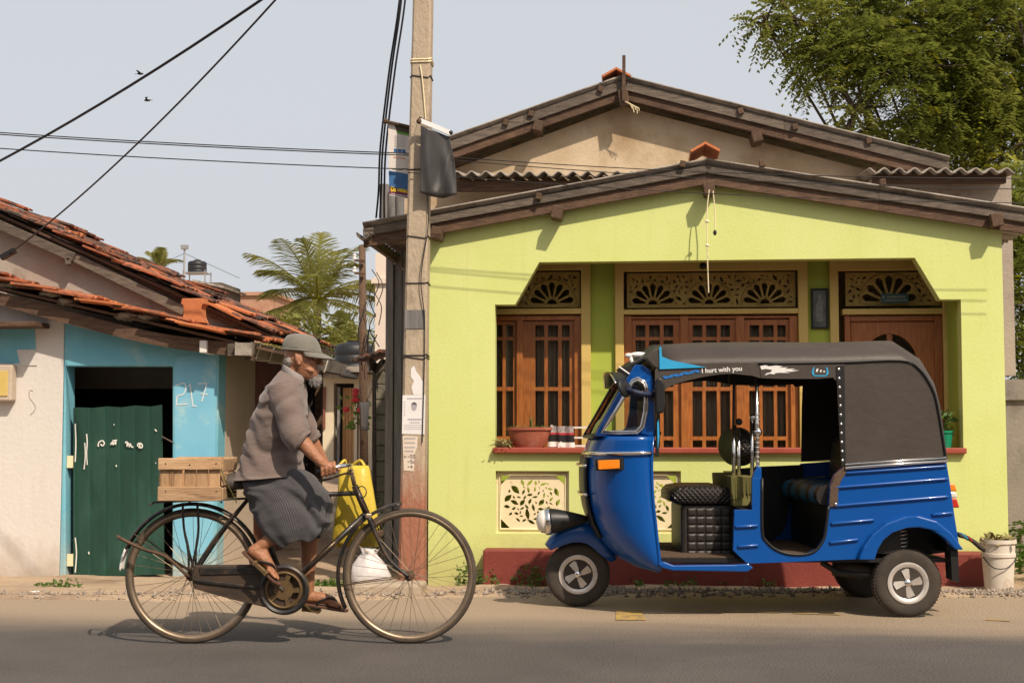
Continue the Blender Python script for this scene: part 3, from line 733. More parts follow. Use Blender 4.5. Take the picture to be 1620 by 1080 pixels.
# drying rack with cloths
rk = thing('drying_rack', 'white rail rack standing on the porch sill', 'rack', (P(905, 706, YF + .12).x, YF + .12, zs))
M['whiterail'] = mat('white rail', (.78, .74, .66), None, rough=.5)
for py in (676, 692, 705):
    W(MB().bar(P(872, py, YF + .12), P(934, py, YF + .12), .014, .014), 'rail', M['whiterail'], rk)
for px in (873, 932):
    a = P(px, 672, YF + .12); W(MB().bar((a.x, a.y, zs), a, .016, .016, (0, 1, 0)), 'post', M['whiterail'], rk)
M['cloth_bw'] = mat('floral cloth', (.55, .5, .46), (.12, .09, .09), 60, .9)
M['cloth_black'] = mat('black cloth', (.015, .014, .014), None, rough=.9); M['cloth_white'] = mat('white cloth', (.8, .76, .7), None, rough=.9); M['cloth_red'] = mat('red cloth', (.5, .04, .04), (.4, .03, .05), 50, .9)
for k, (px, nm) in enumerate(((878, 'left'), (896, 'right'))):
    a = P(px, 675, YF + .105)
    cl = thing('hand_cloth', ('shorter' if k == 0 else 'longer') + ' black, white and red cloth hung over the rack beside the ' + ('planter' if k == 0 else 'tricycle windscreen'), 'cloth', a, group=None)
    zz = 0
    for nm2, mm, h in (('floral_band', 'cloth_bw', .05), ('red_band', 'cloth_red', .016), ('black_band', 'cloth_black', .055), ('white_band', 'cloth_white', .04 - k * .0)):
        def f(u, v, z0=zz, h=h): return (a.x + (u - .5) * (.085 + .02 * k + (.03 * (z0 + h * v) / .17)), a.y - .006 - .01 * math.sin(u * 9 + k), a.z + .006 - (z0 + h * v) * (1 + .05 * k))
        W(MB().grid(f, 12, 3), nm2, M[mm], cl, solid=.004); zz += h
# pot on right side of the sill
pc2 = P(1495, 706, YF + .1)
gp_ = thing('green_plant_pot', 'small green plastic pot with a leafy plant on the right sill end', 'pot', (pc2.x, pc2.y, zs))
M['greenplastic'] = mat('green plastic', (.01, .27, .14), None, rough=.35)
W(MB().lathe([(.045, 0), (.06, .11), (.068, .112), (.068, .128), (.058, .128), (.055, .11)], (pc2.x, pc2.y, zs), n=20), 'pot', M['greenplastic'], gp_, smooth=True, angle=40)
hb = MB(); leafy(hb, (pc2.x - .005, pc2.y, zs + .12), 90, .15, .035, .05)
hb.tube([(pc2.x, pc2.y, zs + .1), (pc2.x + .01, pc2.y, zs + .25)], .004, 5)
W(hb, 'leaves', M['weed'], gp_)
wp = P(1487, 634, YF + .25)
# ================================================================ BLUE AND WHITE HOUSE (left)
YL = 11.2
bh = thing('blue_house', 'old blue and white house with sagging terracotta tile roofs and numbered 217', 'house', (P(220, 918, YL).x, YL, -.1))
def X(b, name, m, par=None, **k): return b.build(name, m, par or bh, world=True, **k)
def ql(px, py, y=YL): p = P(px, py, y); return (p.x, p.z)
ZG = -.25
xc = ql(345, 700)[0]; xs_ = ql(98, 700)[0]; xm = ql(-120, 700)[0]
top = [ql(-120, 452), ql(0, 474), ql(98, 496), ql(200, 518), ql(300, 541), ql(345, 552)]
tw = lambda x: interp(x, top)
X(MB().xz([(xm, ZG), (xs_, ZG), (xs_, tw(xs_)), top[1], top[0]], [], YL, YL + .2), 'white_wall', M['white_w'], bevel=.01)
door = [ql(104, 925), ql(273, 925), ql(273, 579), ql(104, 579)]
door[0] = (door[0][0], ZG + .002); door[1] = (door[1][0], ZG + .002)
# wall with the door opening: two jambs and a head joined as one plate
X(MB().xz([(xs_ + .001, ZG), (door[0][0], ZG), door[3], door[2], (door[1][0], ZG), (xc, ZG), (xc, tw(xc)), top[4], top[3], (xs_ + .001, tw(xs_))], [], YL - .003, YL + .197), 'blue_wall', M['blue_w'], bevel=.01)
# painted patches: white over-paint bottom, raised lighter paint rectangles
p_ = lambda pts, y=YL: [ql(a, c, y) for a, c in pts]
M['bluepale'] = mat('pale blue overpaint', (.26, .58, .74), (.18, .50, .69), 2.5, .85, dirt=(.5, .68, .66), dscale=4, damt=(.55, .75))
X(MB().xz(p_([(282, 566), (310, 560), (342, 566), (342, 590), (338, 872), (300, 880), (277, 860), (277, 575)]), [], YL - .0062, YL - .0035), 'paint_patch', M['bluepale'])
X(MB().xz(p_([(-110, 492), (55, 520), (58, 575), (-110, 572)]), [], YL - .004, YL - .001), 'paint_patch', M['blue_w'])
X(MB().box(ql(-120, 0)[0], ql(58, 540, YL - .25)[0], YL - .30, YL - .004, ql(0, 517, YL - .25)[1], ql(0, 509, YL - .25)[1]), 'window_hood', M['oldwood'], bevel=.006)
X(MB().xz(p_([(27, 553), (57, 553), (59, 578), (33, 578)]), [], YL - .0075, YL - .0045), 'paint_patch', M['white_w'])
# chalk writing
def strokes(par, polys, y, r, m, name='lettering', fn=None, bld=X):
    b_ = MB()
    for pl in polys:
        pts = smoothpath([P(a, c, y) for a, c in pl], 5) if len(pl) > 2 else [P(a, c, y) for a, c in pl]
        b_.tube(pts, r, 5, flat=1)
    for i, v in enumerate(b_.v): b_.v[i] = V((v.x, y + (v.y - y) * .25, v.z))
    return bld(b_, name, m, par)
strokes(bh, [[(279, 609), (291, 606), (294, 613), (290, 623), (280, 626)], [(280, 626), (279, 640)], [(279, 640), (296, 639)],
             [(301, 607), (303, 625), (305, 641)], [(301, 607), (298, 612)], [(304, 642), (311, 642)], [(313, 607), (327, 606)], [(327, 606), (323, 622), (319, 635)], [(317, 622), (329, 624)]], YL - .009, .005, M['chalk'], 'house_number')
M['pencil'] = mat('dull pencil line', (.45, .36, .33), None, rough=.9)
strokes(bh, [[(52, 619), (49, 617), (46, 621), (47, 629), (52, 636), (56, 643), (54, 650), (48, 656)]], YL - .002, .004, M['pencil'], 'scrawl')
# inside of the doorway
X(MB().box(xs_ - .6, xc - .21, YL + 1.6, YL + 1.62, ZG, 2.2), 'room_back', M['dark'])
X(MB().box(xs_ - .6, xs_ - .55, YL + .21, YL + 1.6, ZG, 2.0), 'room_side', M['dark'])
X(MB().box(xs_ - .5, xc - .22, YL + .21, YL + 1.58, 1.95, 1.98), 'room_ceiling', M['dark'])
# corrugated green door sheet, leaning slightly
gdx = [ql(117, 645, YL + .05), ql(257, 641, YL + .05)]
dn = V((ql(117, 912, YL + .05)[0], 0, ql(117, 912, YL + .05)[1])); dr_ = V((ql(261, 908, YL + .05)[0], 0, ql(261, 908, YL + .05)[1]))
gd = thing('green_metal_door', 'dark green ribbed metal door sheet with white painted letters in the blue doorway', 'door', (dn.x, YL + .05, dn.z))
tl, tr_ = V((gdx[0][0], 0, gdx[0][1])), V((gdx[1][0], 0, gdx[1][1]))
def rib(u):
    t = (u * 6) % 1
    return -.012 if t < .12 else (-.004 if t < .2 else 0.0)
us = sorted(set([k / 6 + d for k in range(6) for d in (0, .001, .019, .021, .033, .035)] + [1.0]))
b = MB(); rows = []
for u in us:
    rows.append([lerp(lerp(dn, dr_, u), lerp(tl, tr_, u), v) + V((0, YL + .05 + rib(u) + .012 * math.sin(u * 3) , .006 * math.sin(u * 20) if v == 1 else 0)) for v in (0, .33, .66, 1)])
b.loft(rows, wrap=False)
b.build('sheet', M['doorgreen'], gd, world=True, solid=.006)
def gs(polys, r, name, m): return strokes(gd, polys, YL + .034, r, m, name)
gs([[(155, 704), (157, 699), (162, 697), (165, 701), (162, 705), (159, 702)], [(155, 704), (156, 706)], [(175, 703), (178, 699), (179, 703), (182, 699), (183, 703)], [(178, 697), (185, 696)], [(183, 696), (183, 703)],
    [(198, 700), (201, 699), (201, 706)], [(203, 700), (205, 707)], [(206, 701), (208, 706), (211, 707)], [(218, 706), (218, 702), (222, 701), (225, 704), (224, 708), (219, 707)], [(221, 702), (221, 707)]], .006, 'lettering', M['whitepaint'])
gs([[(137, 686), (138, 700), (137, 716), (138, 735)], [(134, 700), (135, 720), (133, 742)], [(119, 670), (120, 700), (119, 730)], [(119, 850), (121, 875), (119, 905)], [(180, 671), (181, 672)], [(245, 679), (248, 682)], [(140, 872), (141, 876)], [(184, 735), (184, 738)], [(246, 732), (247, 732)]], .0055, 'flaked_paint', M['whitepaint'])
a = P(256, 690, YL + .02); c_ = P(276, 701, YL - .0)
X(MB().tube([a, c_], .006, 6), 'latch_rod', M['greywood'], gd)
for py in (730, 885):
    a = P(113, py, YL + .04); X(MB().box(a.x - .03, a.x + .02, YL + .02, YL + .03, a.z - .05, a.z + .05), 'hinge', M['cream'], gd)
# meter box
a, c_ = ql(-22, 634, YL - .1), ql(19, 577, YL - .1)
mb = thing('meter_box', 'cream electricity meter box on the white wall at the picture edge', 'meter box', ((a[0] + c_[0]) / 2, YL - .05, a[1]))
X(MB().box(a[0], c_[0], YL - .1, YL - .002, a[1], c_[1]), 'case', M['beige'], mb, bevel=.012)
X(MB().box(a[0] + .03, c_[0] - .03, YL - .108, YL - .1005, a[1] + .04, c_[1] - .05), 'cover', M['yframe'], mb, bevel=.005)
# side wall along the alley (beige, then brown boards with a window)
YS = 12.3
X(MB().box(xc - .2, xc, YL + .2, YS, ZG, tw(xc) - .02), 'side_wall', M['beige'])
X(MB().box(xc - .2, xc - .01, YS + .001, 14.2, ZG, tw(xc) + .05), 'side_wall', M['brownwall'])
for k in range(3): X(MB().box(xc - .009, xc + .012, YS + .25 + k * .55, YS + .31 + k * .55, .5, 1.5), 'window_bar', M['greywood'])
X(MB().box(xc - .3, xc - .2, YS + .2, YS + 1.2, .6, 1.45), 'window_void', M['dark'])
X(MB().box(xm, xc - .2, 14.0, 14.2, ZG, 1.6), 'back_wall', M['beige_dark'])
# main gable wall between the two roofs
YG = 12.13
A_, B_ = ql(-100, 290, 11.95), ql(432, 527.6, 11.95)          # tile bed line of the main roof (x, z)
def bed(x): return A_[1] + (x - A_[0]) * (B_[1] - A_[1]) / (B_[0] - A_[0])
xg = ql(335, 500, YG)[0]
X(MB().xz([(xm - 1, 1.5), (xc - .02, 1.5), (xc - .02, bed(xc) - .10), (xm - 1, bed(xm - 1) - .10)], [], YG, YG + .2), 'gable_wall', M['beige_dark'])
# rafters under the verge
def xbar(px0, py0, px1, py1, y, w, h, name, m, par=None): 
    return X(MB().bar(P(px0, py0, y), P(px1, py1, y), w, h, (0, 0, 1)), name, m, par, bevel=.006)
xbar(-100, 312, 118, 408, 12.0, .05, .085, 'verge_rafter', M['greywood']); xbar(112, 404, 292, 492, 12.03, .05, .085, 'verge_rafter', M['greywood'])
xbar(-100, 300, 430, 537, 12.07, .05, .08, 'verge_rafter', M['oldwood'])
xbar(107, 408, 110, 419, 12.0, .05, .05, 'purlin_end', M['greywood'])
# curved dark beam under the pent roof
pts = smoothpath([P(a, c, 11.0) for a, c in ((-90, 448), (0, 472), (120, 505), (250, 536), (372, 553), (400, 560))], 6)
b = MB(); rg = []
for p in pts: rg.append([p + V((0, dy, dz)) for dy, dz in ((0, -.055), (.06, -.055), (.06, .05), (0, .05))])
b.loft(rg); X(b, 'pent_beam', M['oldwood'])
xbar(0, 455, 372, 541, 11.35, .05, .06, 'pent_rafter', M['oldwood']); xbar(0, 452, 372, 538, 11.8, .05, .06, 'pent_rafter', M['oldwood'])
for px, py in ((365, 553), (321, 548)):
    p = P(px, py, 10.96); X(MB().bar((p.x, 10.96, p.z), (p.x, 12.2, p.z), .06, .10), 'wall_plate', M['greywood'] if px > 330 else M['whitepaint'], bevel=.006)
# ---- clay tiles, one object each
def tile_mesh(name, m, L_=.40, Wd=.235, seed=0):
    b_ = MB(); n = 8; rows = []
    for s_, dz in ((0, 0), (.5, .004), (1, .0)):
        rows.append([(s_ * L_, (k / n - .5) * Wd, dz + .016 * abs(math.sin(k / n * 2 * math.pi)) + (.012 if k in (0, n) else 0)) for k in range(n + 1)])
    o_ = len(b_.v); b_.loft(rows, wrap=False)
    t_ = .016; n2 = len(b_.v)
    b_.v += [v - V((0, 0, t_)) for v in b_.v]
    b_.f = [f for f in b_.f] + [tuple(i + n2 for i in f[::-1]) for f in b_.f]
    w_ = n + 1
    for k in range(n):
        b_.f.append((k, k + n2, k + 1 + n2, k + 1)); e_ = 2 * w_; b_.f.append((e_ + k, e_ + k + 1, e_ + k + 1 + n2, e_ + k + n2))
    for i in range(2):
        b_.f.append((i * w_, (i + 1) * w_, (i + 1) * w_ + n2, i * w_ + n2)); e_ = i * w_ + n
        b_.f.append((e_, e_ + n2, e_ + w_ + n2, e_ + w_))
    return b_.mesh(name, m)
tm = [tile_mesh('roof_tile', M['terra']), tile_mesh('roof_tile', M['terra_old']), tile_mesh('roof_tile', M['terra_clean'])]
random.seed(5)
org = bh.location
def tiled(parent, x_hi, z_hi, x_lo, z_lo, y0, ncol, expo, wcol, jit, weights, sag=0.0):
    dx, dz = x_lo - x_hi, z_lo - z_hi; ln = math.hypot(dx, dz); ang = math.atan2(-dz, dx); n = int(ln / expo)
    for i in range(n + 1):
        for j in range(ncol):
            f = (i * expo) / ln
            if f > 1.0: continue
            x = x_hi + dx * f; z = z_hi + dz * f - sag * math.sin(math.pi * f) + .012
            me = random.choices(tm, weights)[0]
            o_ = put('roof_tile', me, parent, V((x, y0 + (j + .5) * wcol + random.gauss(0, jit), z + abs(random.gauss(0, jit * .9)))) - org - (parent.location if parent is not bh else V()), (random.gauss(0, jit * 3), ang - R(2.6) + random.gauss(0, jit * 2.2), random.gauss(0, jit * 3.5)))
            o_.scale = (1, 1, random.uniform(.95, 1.2))
mr_ = X(MB().xz([(A_[0], A_[1] - .045), (B_[0], B_[1] - .045), (B_[0], B_[1] - .02), (A_[0], A_[1] - .02)], [], 11.98, 14.5), 'main_roof', M['oldwood'])
tiled(mr_, A_[0], A_[1], B_[0] - .30, B_[1] + .30 * (A_[1] - B_[1]) / (B_[0] - A_[0]), 11.93, 11, .30, .235, .020, (.32, .60, .08))
# pent roof over the front room
C_, D_ = ql(-80, 432, 10.95), ql(440, 549, 10.95)
pr_ = X(MB().xz([(C_[0], C_[1] - .04), (D_[0] - .05, D_[1] - .04), (D_[0] - .05, D_[1] - .018), (C_[0], C_[1] - .018)], [], 11.0, 12.24), 'pent_roof', M['oldwood'])
tiled(pr_, C_[0], C_[1] + .01, D_[0] - .32, D_[1] + .07, 10.86, 6, .285, .23, .018, (.5, .15, .35))
# flared ridge piece standing where the roofs meet, lichened lumps
p = P(308, 508, 11.3)
b = MB(); b.loft([[(p.x + a * w_, 11.3 + c_ * .07, p.z + z) for a, c_ in ((-1, -1), (1, -1), (1, 1), (-1, 1))] for z, w_ in ((-.02, .105), (.03, .08), (.10, .073), (.135, .085), (.138, .1), (.185, .09))])
X(b, 'ridge_piece', M['terra_clean'], bevel=.006)
M['lichen'] = mat('grey lichened mortar', (.24, .20, .15), (.40, .34, .26), 25, 1, bump=1, bscale=50)
for px, py, rx in ((10, 452, .16), (85, 466, .12), (110, 478, .10), (205, 500, .13), (235, 503, .10)):
    p = P(px, py, 11.1); b = MB().ball(p, (rx, .12, .04), 14, 8)
    for i, v in enumerate(b.v): b.v[i] = v + V((0, 0, .02 * noise.noise(v * 25)))
    X(b, 'mortar_lump', M['lichen'])
# box gutter with wire straps
g0 = P(386, 551, 10.9); gx = g0.x
M['gutter'] = mat('grey asbestos gutter', (.33, .29, .24), (.42, .37, .31), 6, .9, bump=.3, dirt=(.17, .14, .11), dscale=5, damt=(.5, .7))
prof = [(-.075, .05), (-.06, -.055), (.04, -.06), (.07, .05), (.055, .05), (.03, -.045), (-.048, -.042), (-.06, .05)]
gt = X(MB().loft([[(gx + a, y, g0.z + c_) for a, c_ in prof] for y in (10.9, 14.6)]), 'gutter', M['gutter'])
X(MB().box(gx - .07, gx + .065, 10.885, 10.899, g0.z - .055, g0.z + .045), 'gutter_end', M['gutter'], gt)
for k in range(7):
    y = 11.1 + k * .42
    X(MB().tube([(gx + a, y, g0.z + c_) for a, c_ in ((-.085, .06), (-.07, -.062), (.045, -.07), (.082, .055))], .007, 5), 'strap', M['whiterail'], gt)
# ================================================================ ALLEY AND BACKGROUND
def Bd(b, name, m, par, **k): return b.build(name, m, par, world=True, **k)
def base(px, y, z=None): 
    p = P(px, 700, y); return V((p.x, y, hgt(p.x, y) if z is None else z))
# grey plank wall beside the green house
pw = thing('plank_wall', 'weathered grey plank wall between the alley and the concrete pole', 'wall', base(625, 12.0))
x0 = P(609, 600, 12.0).x; x1 = P(690, 600, 12.0).x; n = 6
zt_ = P(620, 396, 12.0).z
for k in range(n):
    a = lerp(x0, x1, k / n) + .004; c_ = lerp(x0, x1, (k + 1) / n) - .004
    Bd(MB().box(a, c_, 12.0 + random.uniform(-.012, .012), 12.035, hgt(a, 12) - .02, zt_ - random.uniform(0, .05)), 'plank', M['grey_board'], pw, bevel=.004)
for z in (.5, 1.6): Bd(MB().box(x0, x1, 12.05, 12.09, z, z + .07), 'batten', M['greywood'], pw)
Bd(MB().box(x0, x0 + .05, 12.1, 15.5, 0, zt_ - .1), 'return_plank', M['grey_board'], pw)
# tall cream building seen as a strip behind
cb = thing('cream_building', 'narrow strip of a tall pale building behind the plank wall', 'building', base(606, 20))
a, c_ = P(594, 400, 20.0), P(680, 400, 20.0)
M['palewall'] = mat('pale wall', (.74, .62, .52), (.80, .70, .60), 1, .9, bump=.1)
Bd(MB().box(a.x, c_.x, 20, 26, .2, a.z), 'wall', M['palewall'], cb)
Bd(MB().box(a.x - .05, c_.x, 19.95, 19.999, P(600, 440, 20).z - .08, P(600, 440, 20).z), 'string_course', M['palewall'], cb)
# cream cottage closing the alley
YC = 24.0
ch = thing('cream_cottage', 'small cream cottage with a plank door at the end of the alley', 'house', base(550, YC))
za = .1; xa_, xb_ = P(500, 700, YC).x, P(620, 700, YC).x
zt2 = P(550, 592, YC).z
dh = [(P(528, 700, YC).x, za + .001), (P(560, 700, YC).x, za + .001), (P(560, 605, YC).x, P(560, 606, YC).z), (P(528, 605, YC).x, P(528, 606, YC).z)]
M['creamwall'] = mat('cream limewash', (.74, .63, .44), (.80, .70, .52), 1.5, .9, bump=.1, dirt=(.5, .4, .28), dscale=1.2, damt=(.55, .8))
Bd(MB().xz([(xa_, za), dh[0], dh[3], dh[2], dh[1], (xb_, za), (xb_, zt2), (xa_, zt2)], [], YC, YC + .25), 'wall', M['creamwall'], ch)
Bd(MB().box(xa_, xb_, YC + .6, YC + .7, za, zt2), 'room_back', M['dark'], ch)  # near-black sheet paints in the darkness of the unlit doorway
Bd(MB().box(xa_ - .2, xb_ + .2, YC - .5, YC + 3, zt2 + .02, zt2 + .12), 'roof', M['asb'], ch)
M['plankdoor'] = mat('orange brown planks', (.46, .24, .09), (.56, .32, .14), 5, .7, stretch=(6, 6, .5), bump=.2, rnd=.1)
xd0, xd1 = P(541, 650, YC - .02).x, P(559.5, 650, YC - .02).x
for k in range(4):
    a = lerp(xd0, xd1, k / 4); c_ = lerp(xd0, xd1, (k + 1) / 4) - .006
    Bd(MB().box(a, c_, YC + .05, YC + .09, za + .02, P(550, 613, YC).z), 'door_plank', M['plankdoor'], ch)
Bd(MB().box(P(534, 650, YC).x, P(538, 650, YC).x, YC - .03, YC + .02, za, P(536, 612, YC).z), 'door_post', M['grey_board'], ch)
Bd(MB().box(P(509, 650, YC).x, P(515, 650, YC).x, YC - .04, YC - .002, P(511, 678, YC).z, P(511, 612, YC).z), 'shutter', M['brownwall'], ch)
Bd(MB().tube([P(512, 593, YC - .3), P(566, 594, YC - .3)], .06, 8), 'pipe', M['gutter'], ch, smooth=True)
# dark lean-to shed along the left of the alley
sh = thing('dark_shed', 'dark shed with a black corrugated eave behind the cyclist head', 'shed', base(490, 14.7))
xe = P(497, 640, 14.6).x
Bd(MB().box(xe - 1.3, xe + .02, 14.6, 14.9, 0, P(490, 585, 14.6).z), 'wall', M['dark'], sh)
Bd(MB().box(xe + .021, xe + .09, 14.55, 14.63, 0, P(490, 590, 14.6).z), 'post', M['oldwood'], sh)
M['blacksheet'] = mat('blackened corrugated sheet', (.03, .026, .023), (.075, .065, .058), 8, .8, bump=.3)
a = P(455, 541, 14.5); c_ = P(543, 568, 14.5)
Bd(MB().grid(lambda u, v: (lerp(a.x, c_.x, u), lerp(14.4, 15.2, v), lerp(a.z, c_.z, u) - .18 * u * u + .018 * math.sin(u * 60)), 90, 6), 'roof', M['blacksheet'], sh, smooth=True, solid=.02)
# block column and rusty awning on the right of the alley
bc = thing('block_wall', 'mossy concrete block wall on the right side of the alley', 'wall', base(600, 17))
a, c_ = P(589, 650, 17.0), P(640, 650, 17.0)
M['mossblock'] = mat('mossy concrete block', (.17, .15, .11), (.25, .22, .16), 4, .95, bump=.5, bscale=30, dirt=(.08, .09, .05), dscale=3, damt=(.5, .7))
Bd(MB().box(a.x + .01, a.x + 1.4, 17.03, 17.18, 0, P(600, 592, 17).z - .1), 'core', M['mossblock'], bc)
zz = .0; k = 0
while zz < P(600, 590, 17).z - .1:
    off = (k % 2) * .2; x = a.x - off * 0
    for j in range(4):
        xx0 = a.x + j * .4 - (off if j else 0); xx1 = a.x + (j + 1) * .4 - off - .012
        if xx1 > xx0 + .02: Bd(MB().box(xx0, xx1, 17 + random.uniform(-.008, .008), 17.2, zz, zz + .178), 'block', M['mossblock'], bc)
    zz += .19; k += 1
p0, p1 = P(563, 572, 16.6), P(612, 556, 16.6)
Bd(MB().grid(lambda u, v: (lerp(p0.x, p1.x, u), lerp(16.3, 17.6, v), lerp(p0.z, p1.z, u) + .06 * v + .012 * math.sin(u * 30)), 24, 4), 'awning', M['terra_old'], bc, solid=.03)
Bd(MB().grid(lambda u, v: (lerp(P(584, 580, 16.8).x, P(609, 580, 16.8).x, u), 16.8 - .05 * math.sin(u * 12), lerp(P(590, 590, 16.8).z, P(590, 571, 16.8).z, v) + .03 * math.sin(u * 9)), 14, 4), 'tarpaulin', M['greywood'], bc, solid=.01, smooth=True)
# black water tank in the alley and far tank on stand
M['tankblack'] = mat('black plastic tank', (.02, .021, .024), None, rough=.5)
def tank(name, label, c, r, h, par=None):
    o_ = thing(name, label, 'water tank', c)
    Bd(MB().lathe([(r * .98, 0), (r, .02 * h), (r, .2 * h), (r * .97, .22 * h), (r, .26 * h), (r, .5 * h), (r * .97, .52 * h), (r, .56 * h), (r, .8 * h), (r * .85, .9 * h), (r * .35, .98 * h), (r * .35, 1.04 * h), (.01, 1.05 * h)], c, n=28), 'drum', M['tankblack'], o_, smooth=True, angle=50)
    return o_
zt3 = P(560, 588, 25.5).z
tk = tank('water_tank', 'black plastic water tank above the cream cottage roof', V((P(560, 580, 25.5).x, 25.5, zt2 + .121)), .36, .55)
fz = P(312, 432, 55)
tk2 = tank('water_tank', 'small far tank on a thin steel stand above the tiled roof', V((fz.x, 55, fz.z)), .38, .52)
M['steel'] = mat('galvanised steel', (.35, .34, .33), None, rough=.5, metal=.6)
for dx in (-.45, .45):
    for dy in (-.4, .4):
        Bd(MB().bar((fz.x + dx, 55 + dy, .4), (fz.x + dx, 55 + dy, fz.z + .08), .04, .04, (0, 1, 0)), 'stand_leg', M['steel'], tk2)
for z in (fz.z - .03, fz.z - .9): Bd(MB().box(fz.x - .47, fz.x + .47, 54.58, 55.42, z, z + .03), 'stand_frame', M['steel'], tk2)
az = P(292, 390, 50)
an = thing('antenna_mast', 'thin antenna mast with guy wires beside the far tank', 'antenna', (az.x, 50, .4))
Bd(MB().tube([(az.x, 50, .4), (az.x, 50, az.z)], .035, 6), 'mast', M['steel'], an)
Bd(MB().box(az.x - .12, az.x + .12, 49.9, 50.1, az.z - .1, az.z + .05), 'head', M['steel'], an)
for s_ in (-1, 1): Bd(MB().tube([(az.x, 50, az.z - .25), (az.x + s_ * 2.1, 50, az.z - 1.2)], .008, 4), 'guy_wire', M['wire'], an)
# small far roofs
fr_ = thing('far_roof_shed', 'small far shed with a thin overhanging roof above the tiles', 'shed', base(330, 40))
a, c_ = P(318, 447, 40), P(357, 455, 40)
Bd(MB().box(a.x, a.x + .62, 40, 42, .3, a.z), 'wall', M['greywood'], fr_); Bd(MB().bar((a.x - .2, 41, a.z + .05), (c_.x, 41, c_.z), 2.4, .06), 'roof', M['asb'], fr_)
br = thing('far_brick_building', 'low far brick building left of the coconut palm', 'building', base(400, 46))
a, c_ = P(355, 468, 46), P(431, 468, 46)
M['farbrick'] = mat('faded brick', (.42, .22, .14), (.52, .30, .20), 3, .9, bump=.2)
Bd(MB().box(a.x, c_.x, 46, 50, .3, a.z), 'wall', M['farbrick'], br); Bd(MB().box(a.x - .1, c_.x + .1, 45.9, 50.1, a.z + .002, a.z + .12), 'coping', M['farbrick'], br)
# wooden utility pole in the alley
wp0 = base(577, 18.5); wt = P(573, 388, 18.5)
wpz = thing('wooden_pole', 'old wooden utility pole standing in the alley', 'utility pole', wp0)
Bd(MB().tube([wp0 - V((0, 0, .1)), lerp(wp0, wt, .5), wt], [.062, .055, .045], 10), 'shaft', M['oldwood_y'], wpz, smooth=True)
for py in (412, 432):
    a = P(561, py, 18.4); Bd(MB().bar(a, P(577, py + 1, 18.4), .04, .03), 'cross_arm', M['oldwood'], wpz); Bd(MB().lathe([(.02, 0), (.03, .02), (.02, .05), (.028, .07), (.01, .09)], a, n=10), 'insulator', M['whitepaint'], wpz)
b = MB()
for k in range(9):
    a = P(582, 480, 18.35) + V((random.uniform(-.06, .14), 0, random.uniform(-.5, .5))); b.tube(smoothpath([a, a + V((random.uniform(-.1, .15), -.05, -.2)), a + V((random.uniform(-.1, .15), 0, -.45))], 5), .008, 4)
Bd(b, 'cable_tangle', M['wire'], wpz)
# thin posts, line and laundry in the alley
ap_ = thing('alley_prop_post', 'thin grey prop post with a hanging rag in the alley', 'post', base(590, 14.5))
Bd(MB().tube([base(594, 14.5), P(592, 600, 14.5)], .022, 7), 'shaft', M['greywood'], ap_)
a = P(577, 636, 14.45)
Bd(MB().tube([P(566, 628, 14.4), P(578, 640, 14.45), P(592, 606, 14.5), P(610, 620, 14.0)], .004, 4), 'line', M['wire'], ap_)
Bd(MB().grid(lambda u, v: (a.x + (u - .5) * .09 * (1 - .4 * v), 14.45 + .015 * math.sin(u * 8), a.z - .30 * v), 8, 6), 'rag', M['cloth_white'], ap_, solid=.006, smooth=True)
# low step, steps and clutter near the cottage
stp = thing('alley_step', 'low concrete step across the alley', 'step', base(540, 17.5))
a, c_ = P(510, 715, 17.5), P(565, 715, 17.5)
Bd(MB().box(a.x, c_.x, 17.5, 19, 0, hgt(a.x, 17.5) + .13), 'slab', M['concrete'], stp, bevel=.02)
# right side: grey boundary wall
gw = thing('grey_boundary_wall', 'grey concrete boundary wall at the right picture edge', 'wall', base(1610, 13.2))
a, c_ = P(1588, 600, 13.2), P(1900, 600, 13.2)
M['greywall'] = mat('grey stained wall', (.24, .21, .18), (.33, .29, .25), 2, .95, bump=.3, bscale=30, dirt=(.12, .10, .085), dscale=2.5, damt=(.5, .75))
Bd(MB().box(a.x - 1.5, c_.x, 13.2, 13.4, -.1, a.z), 'wall', M['greywall'], gw); Bd(MB().box(a.x - 1.5, c_.x, 13.16, 13.44, a.z - .19, a.z - .13), 'band', M['greywall'], gw)
# ================================================================ CONCRETE POLE WITH NOTICES
YP = 10.36
pb, pm, ptp = P(653, 921, YP), P(659, 500, YP), P(673, -160, YP)
cp = thing('concrete_pole', 'tall tapered concrete utility pole with a red painted foot and paper notices', 'utility pole', (pb.x, YP, hgt(pb.x, YP)))
def pw_(z): return lerp(.095, .068, z / 5.0)
m = mat('pole concrete painted', (.43, .34, .24), (.54, .44, .32), 5, .9, bump=.5, bscale=40, dirt=(.22, .165, .115), dscale=5, damt=(.54, .72), stretch=(1, 1, .5))
t = m.node_tree; N = t.nodes; L = t.links; bs = N['Principled BSDF']; src = bs.inputs['Base Color'].links[0].from_socket
tc = N.new('ShaderNodeTexCoord'); sp = N.new('ShaderNodeSeparateXYZ'); L.new(tc.outputs['Object'], sp.inputs[0])
nn = N.new('ShaderNodeTexNoise'); nn.inputs['Scale'].default_value = 26; nn.inputs['Detail'].default_value = 8; nn.inputs['Roughness'].default_value = .7; mp = N.new('ShaderNodeMapping'); mp.inputs['Scale'].default_value = (1, 1, .35); L.new(tc.outputs['Object'], mp.inputs[0]); L.new(mp.outputs[0], nn.inputs['Vector'])
ma = N.new('ShaderNodeMath'); ma.operation = 'MULTIPLY_ADD'; ma.inputs[1].default_value = -.9; L.new(nn.outputs['Fac'], ma.inputs[0])
mb_ = N.new('ShaderNodeMath'); mb_.operation = 'MULTIPLY_ADD'; mb_.inputs[1].default_value = -1.0; mb_.inputs[2].default_value = 1.5; L.new(sp.outputs['Z'], mb_.inputs[0]); L.new(mb_.outputs[0], ma.inputs[2])
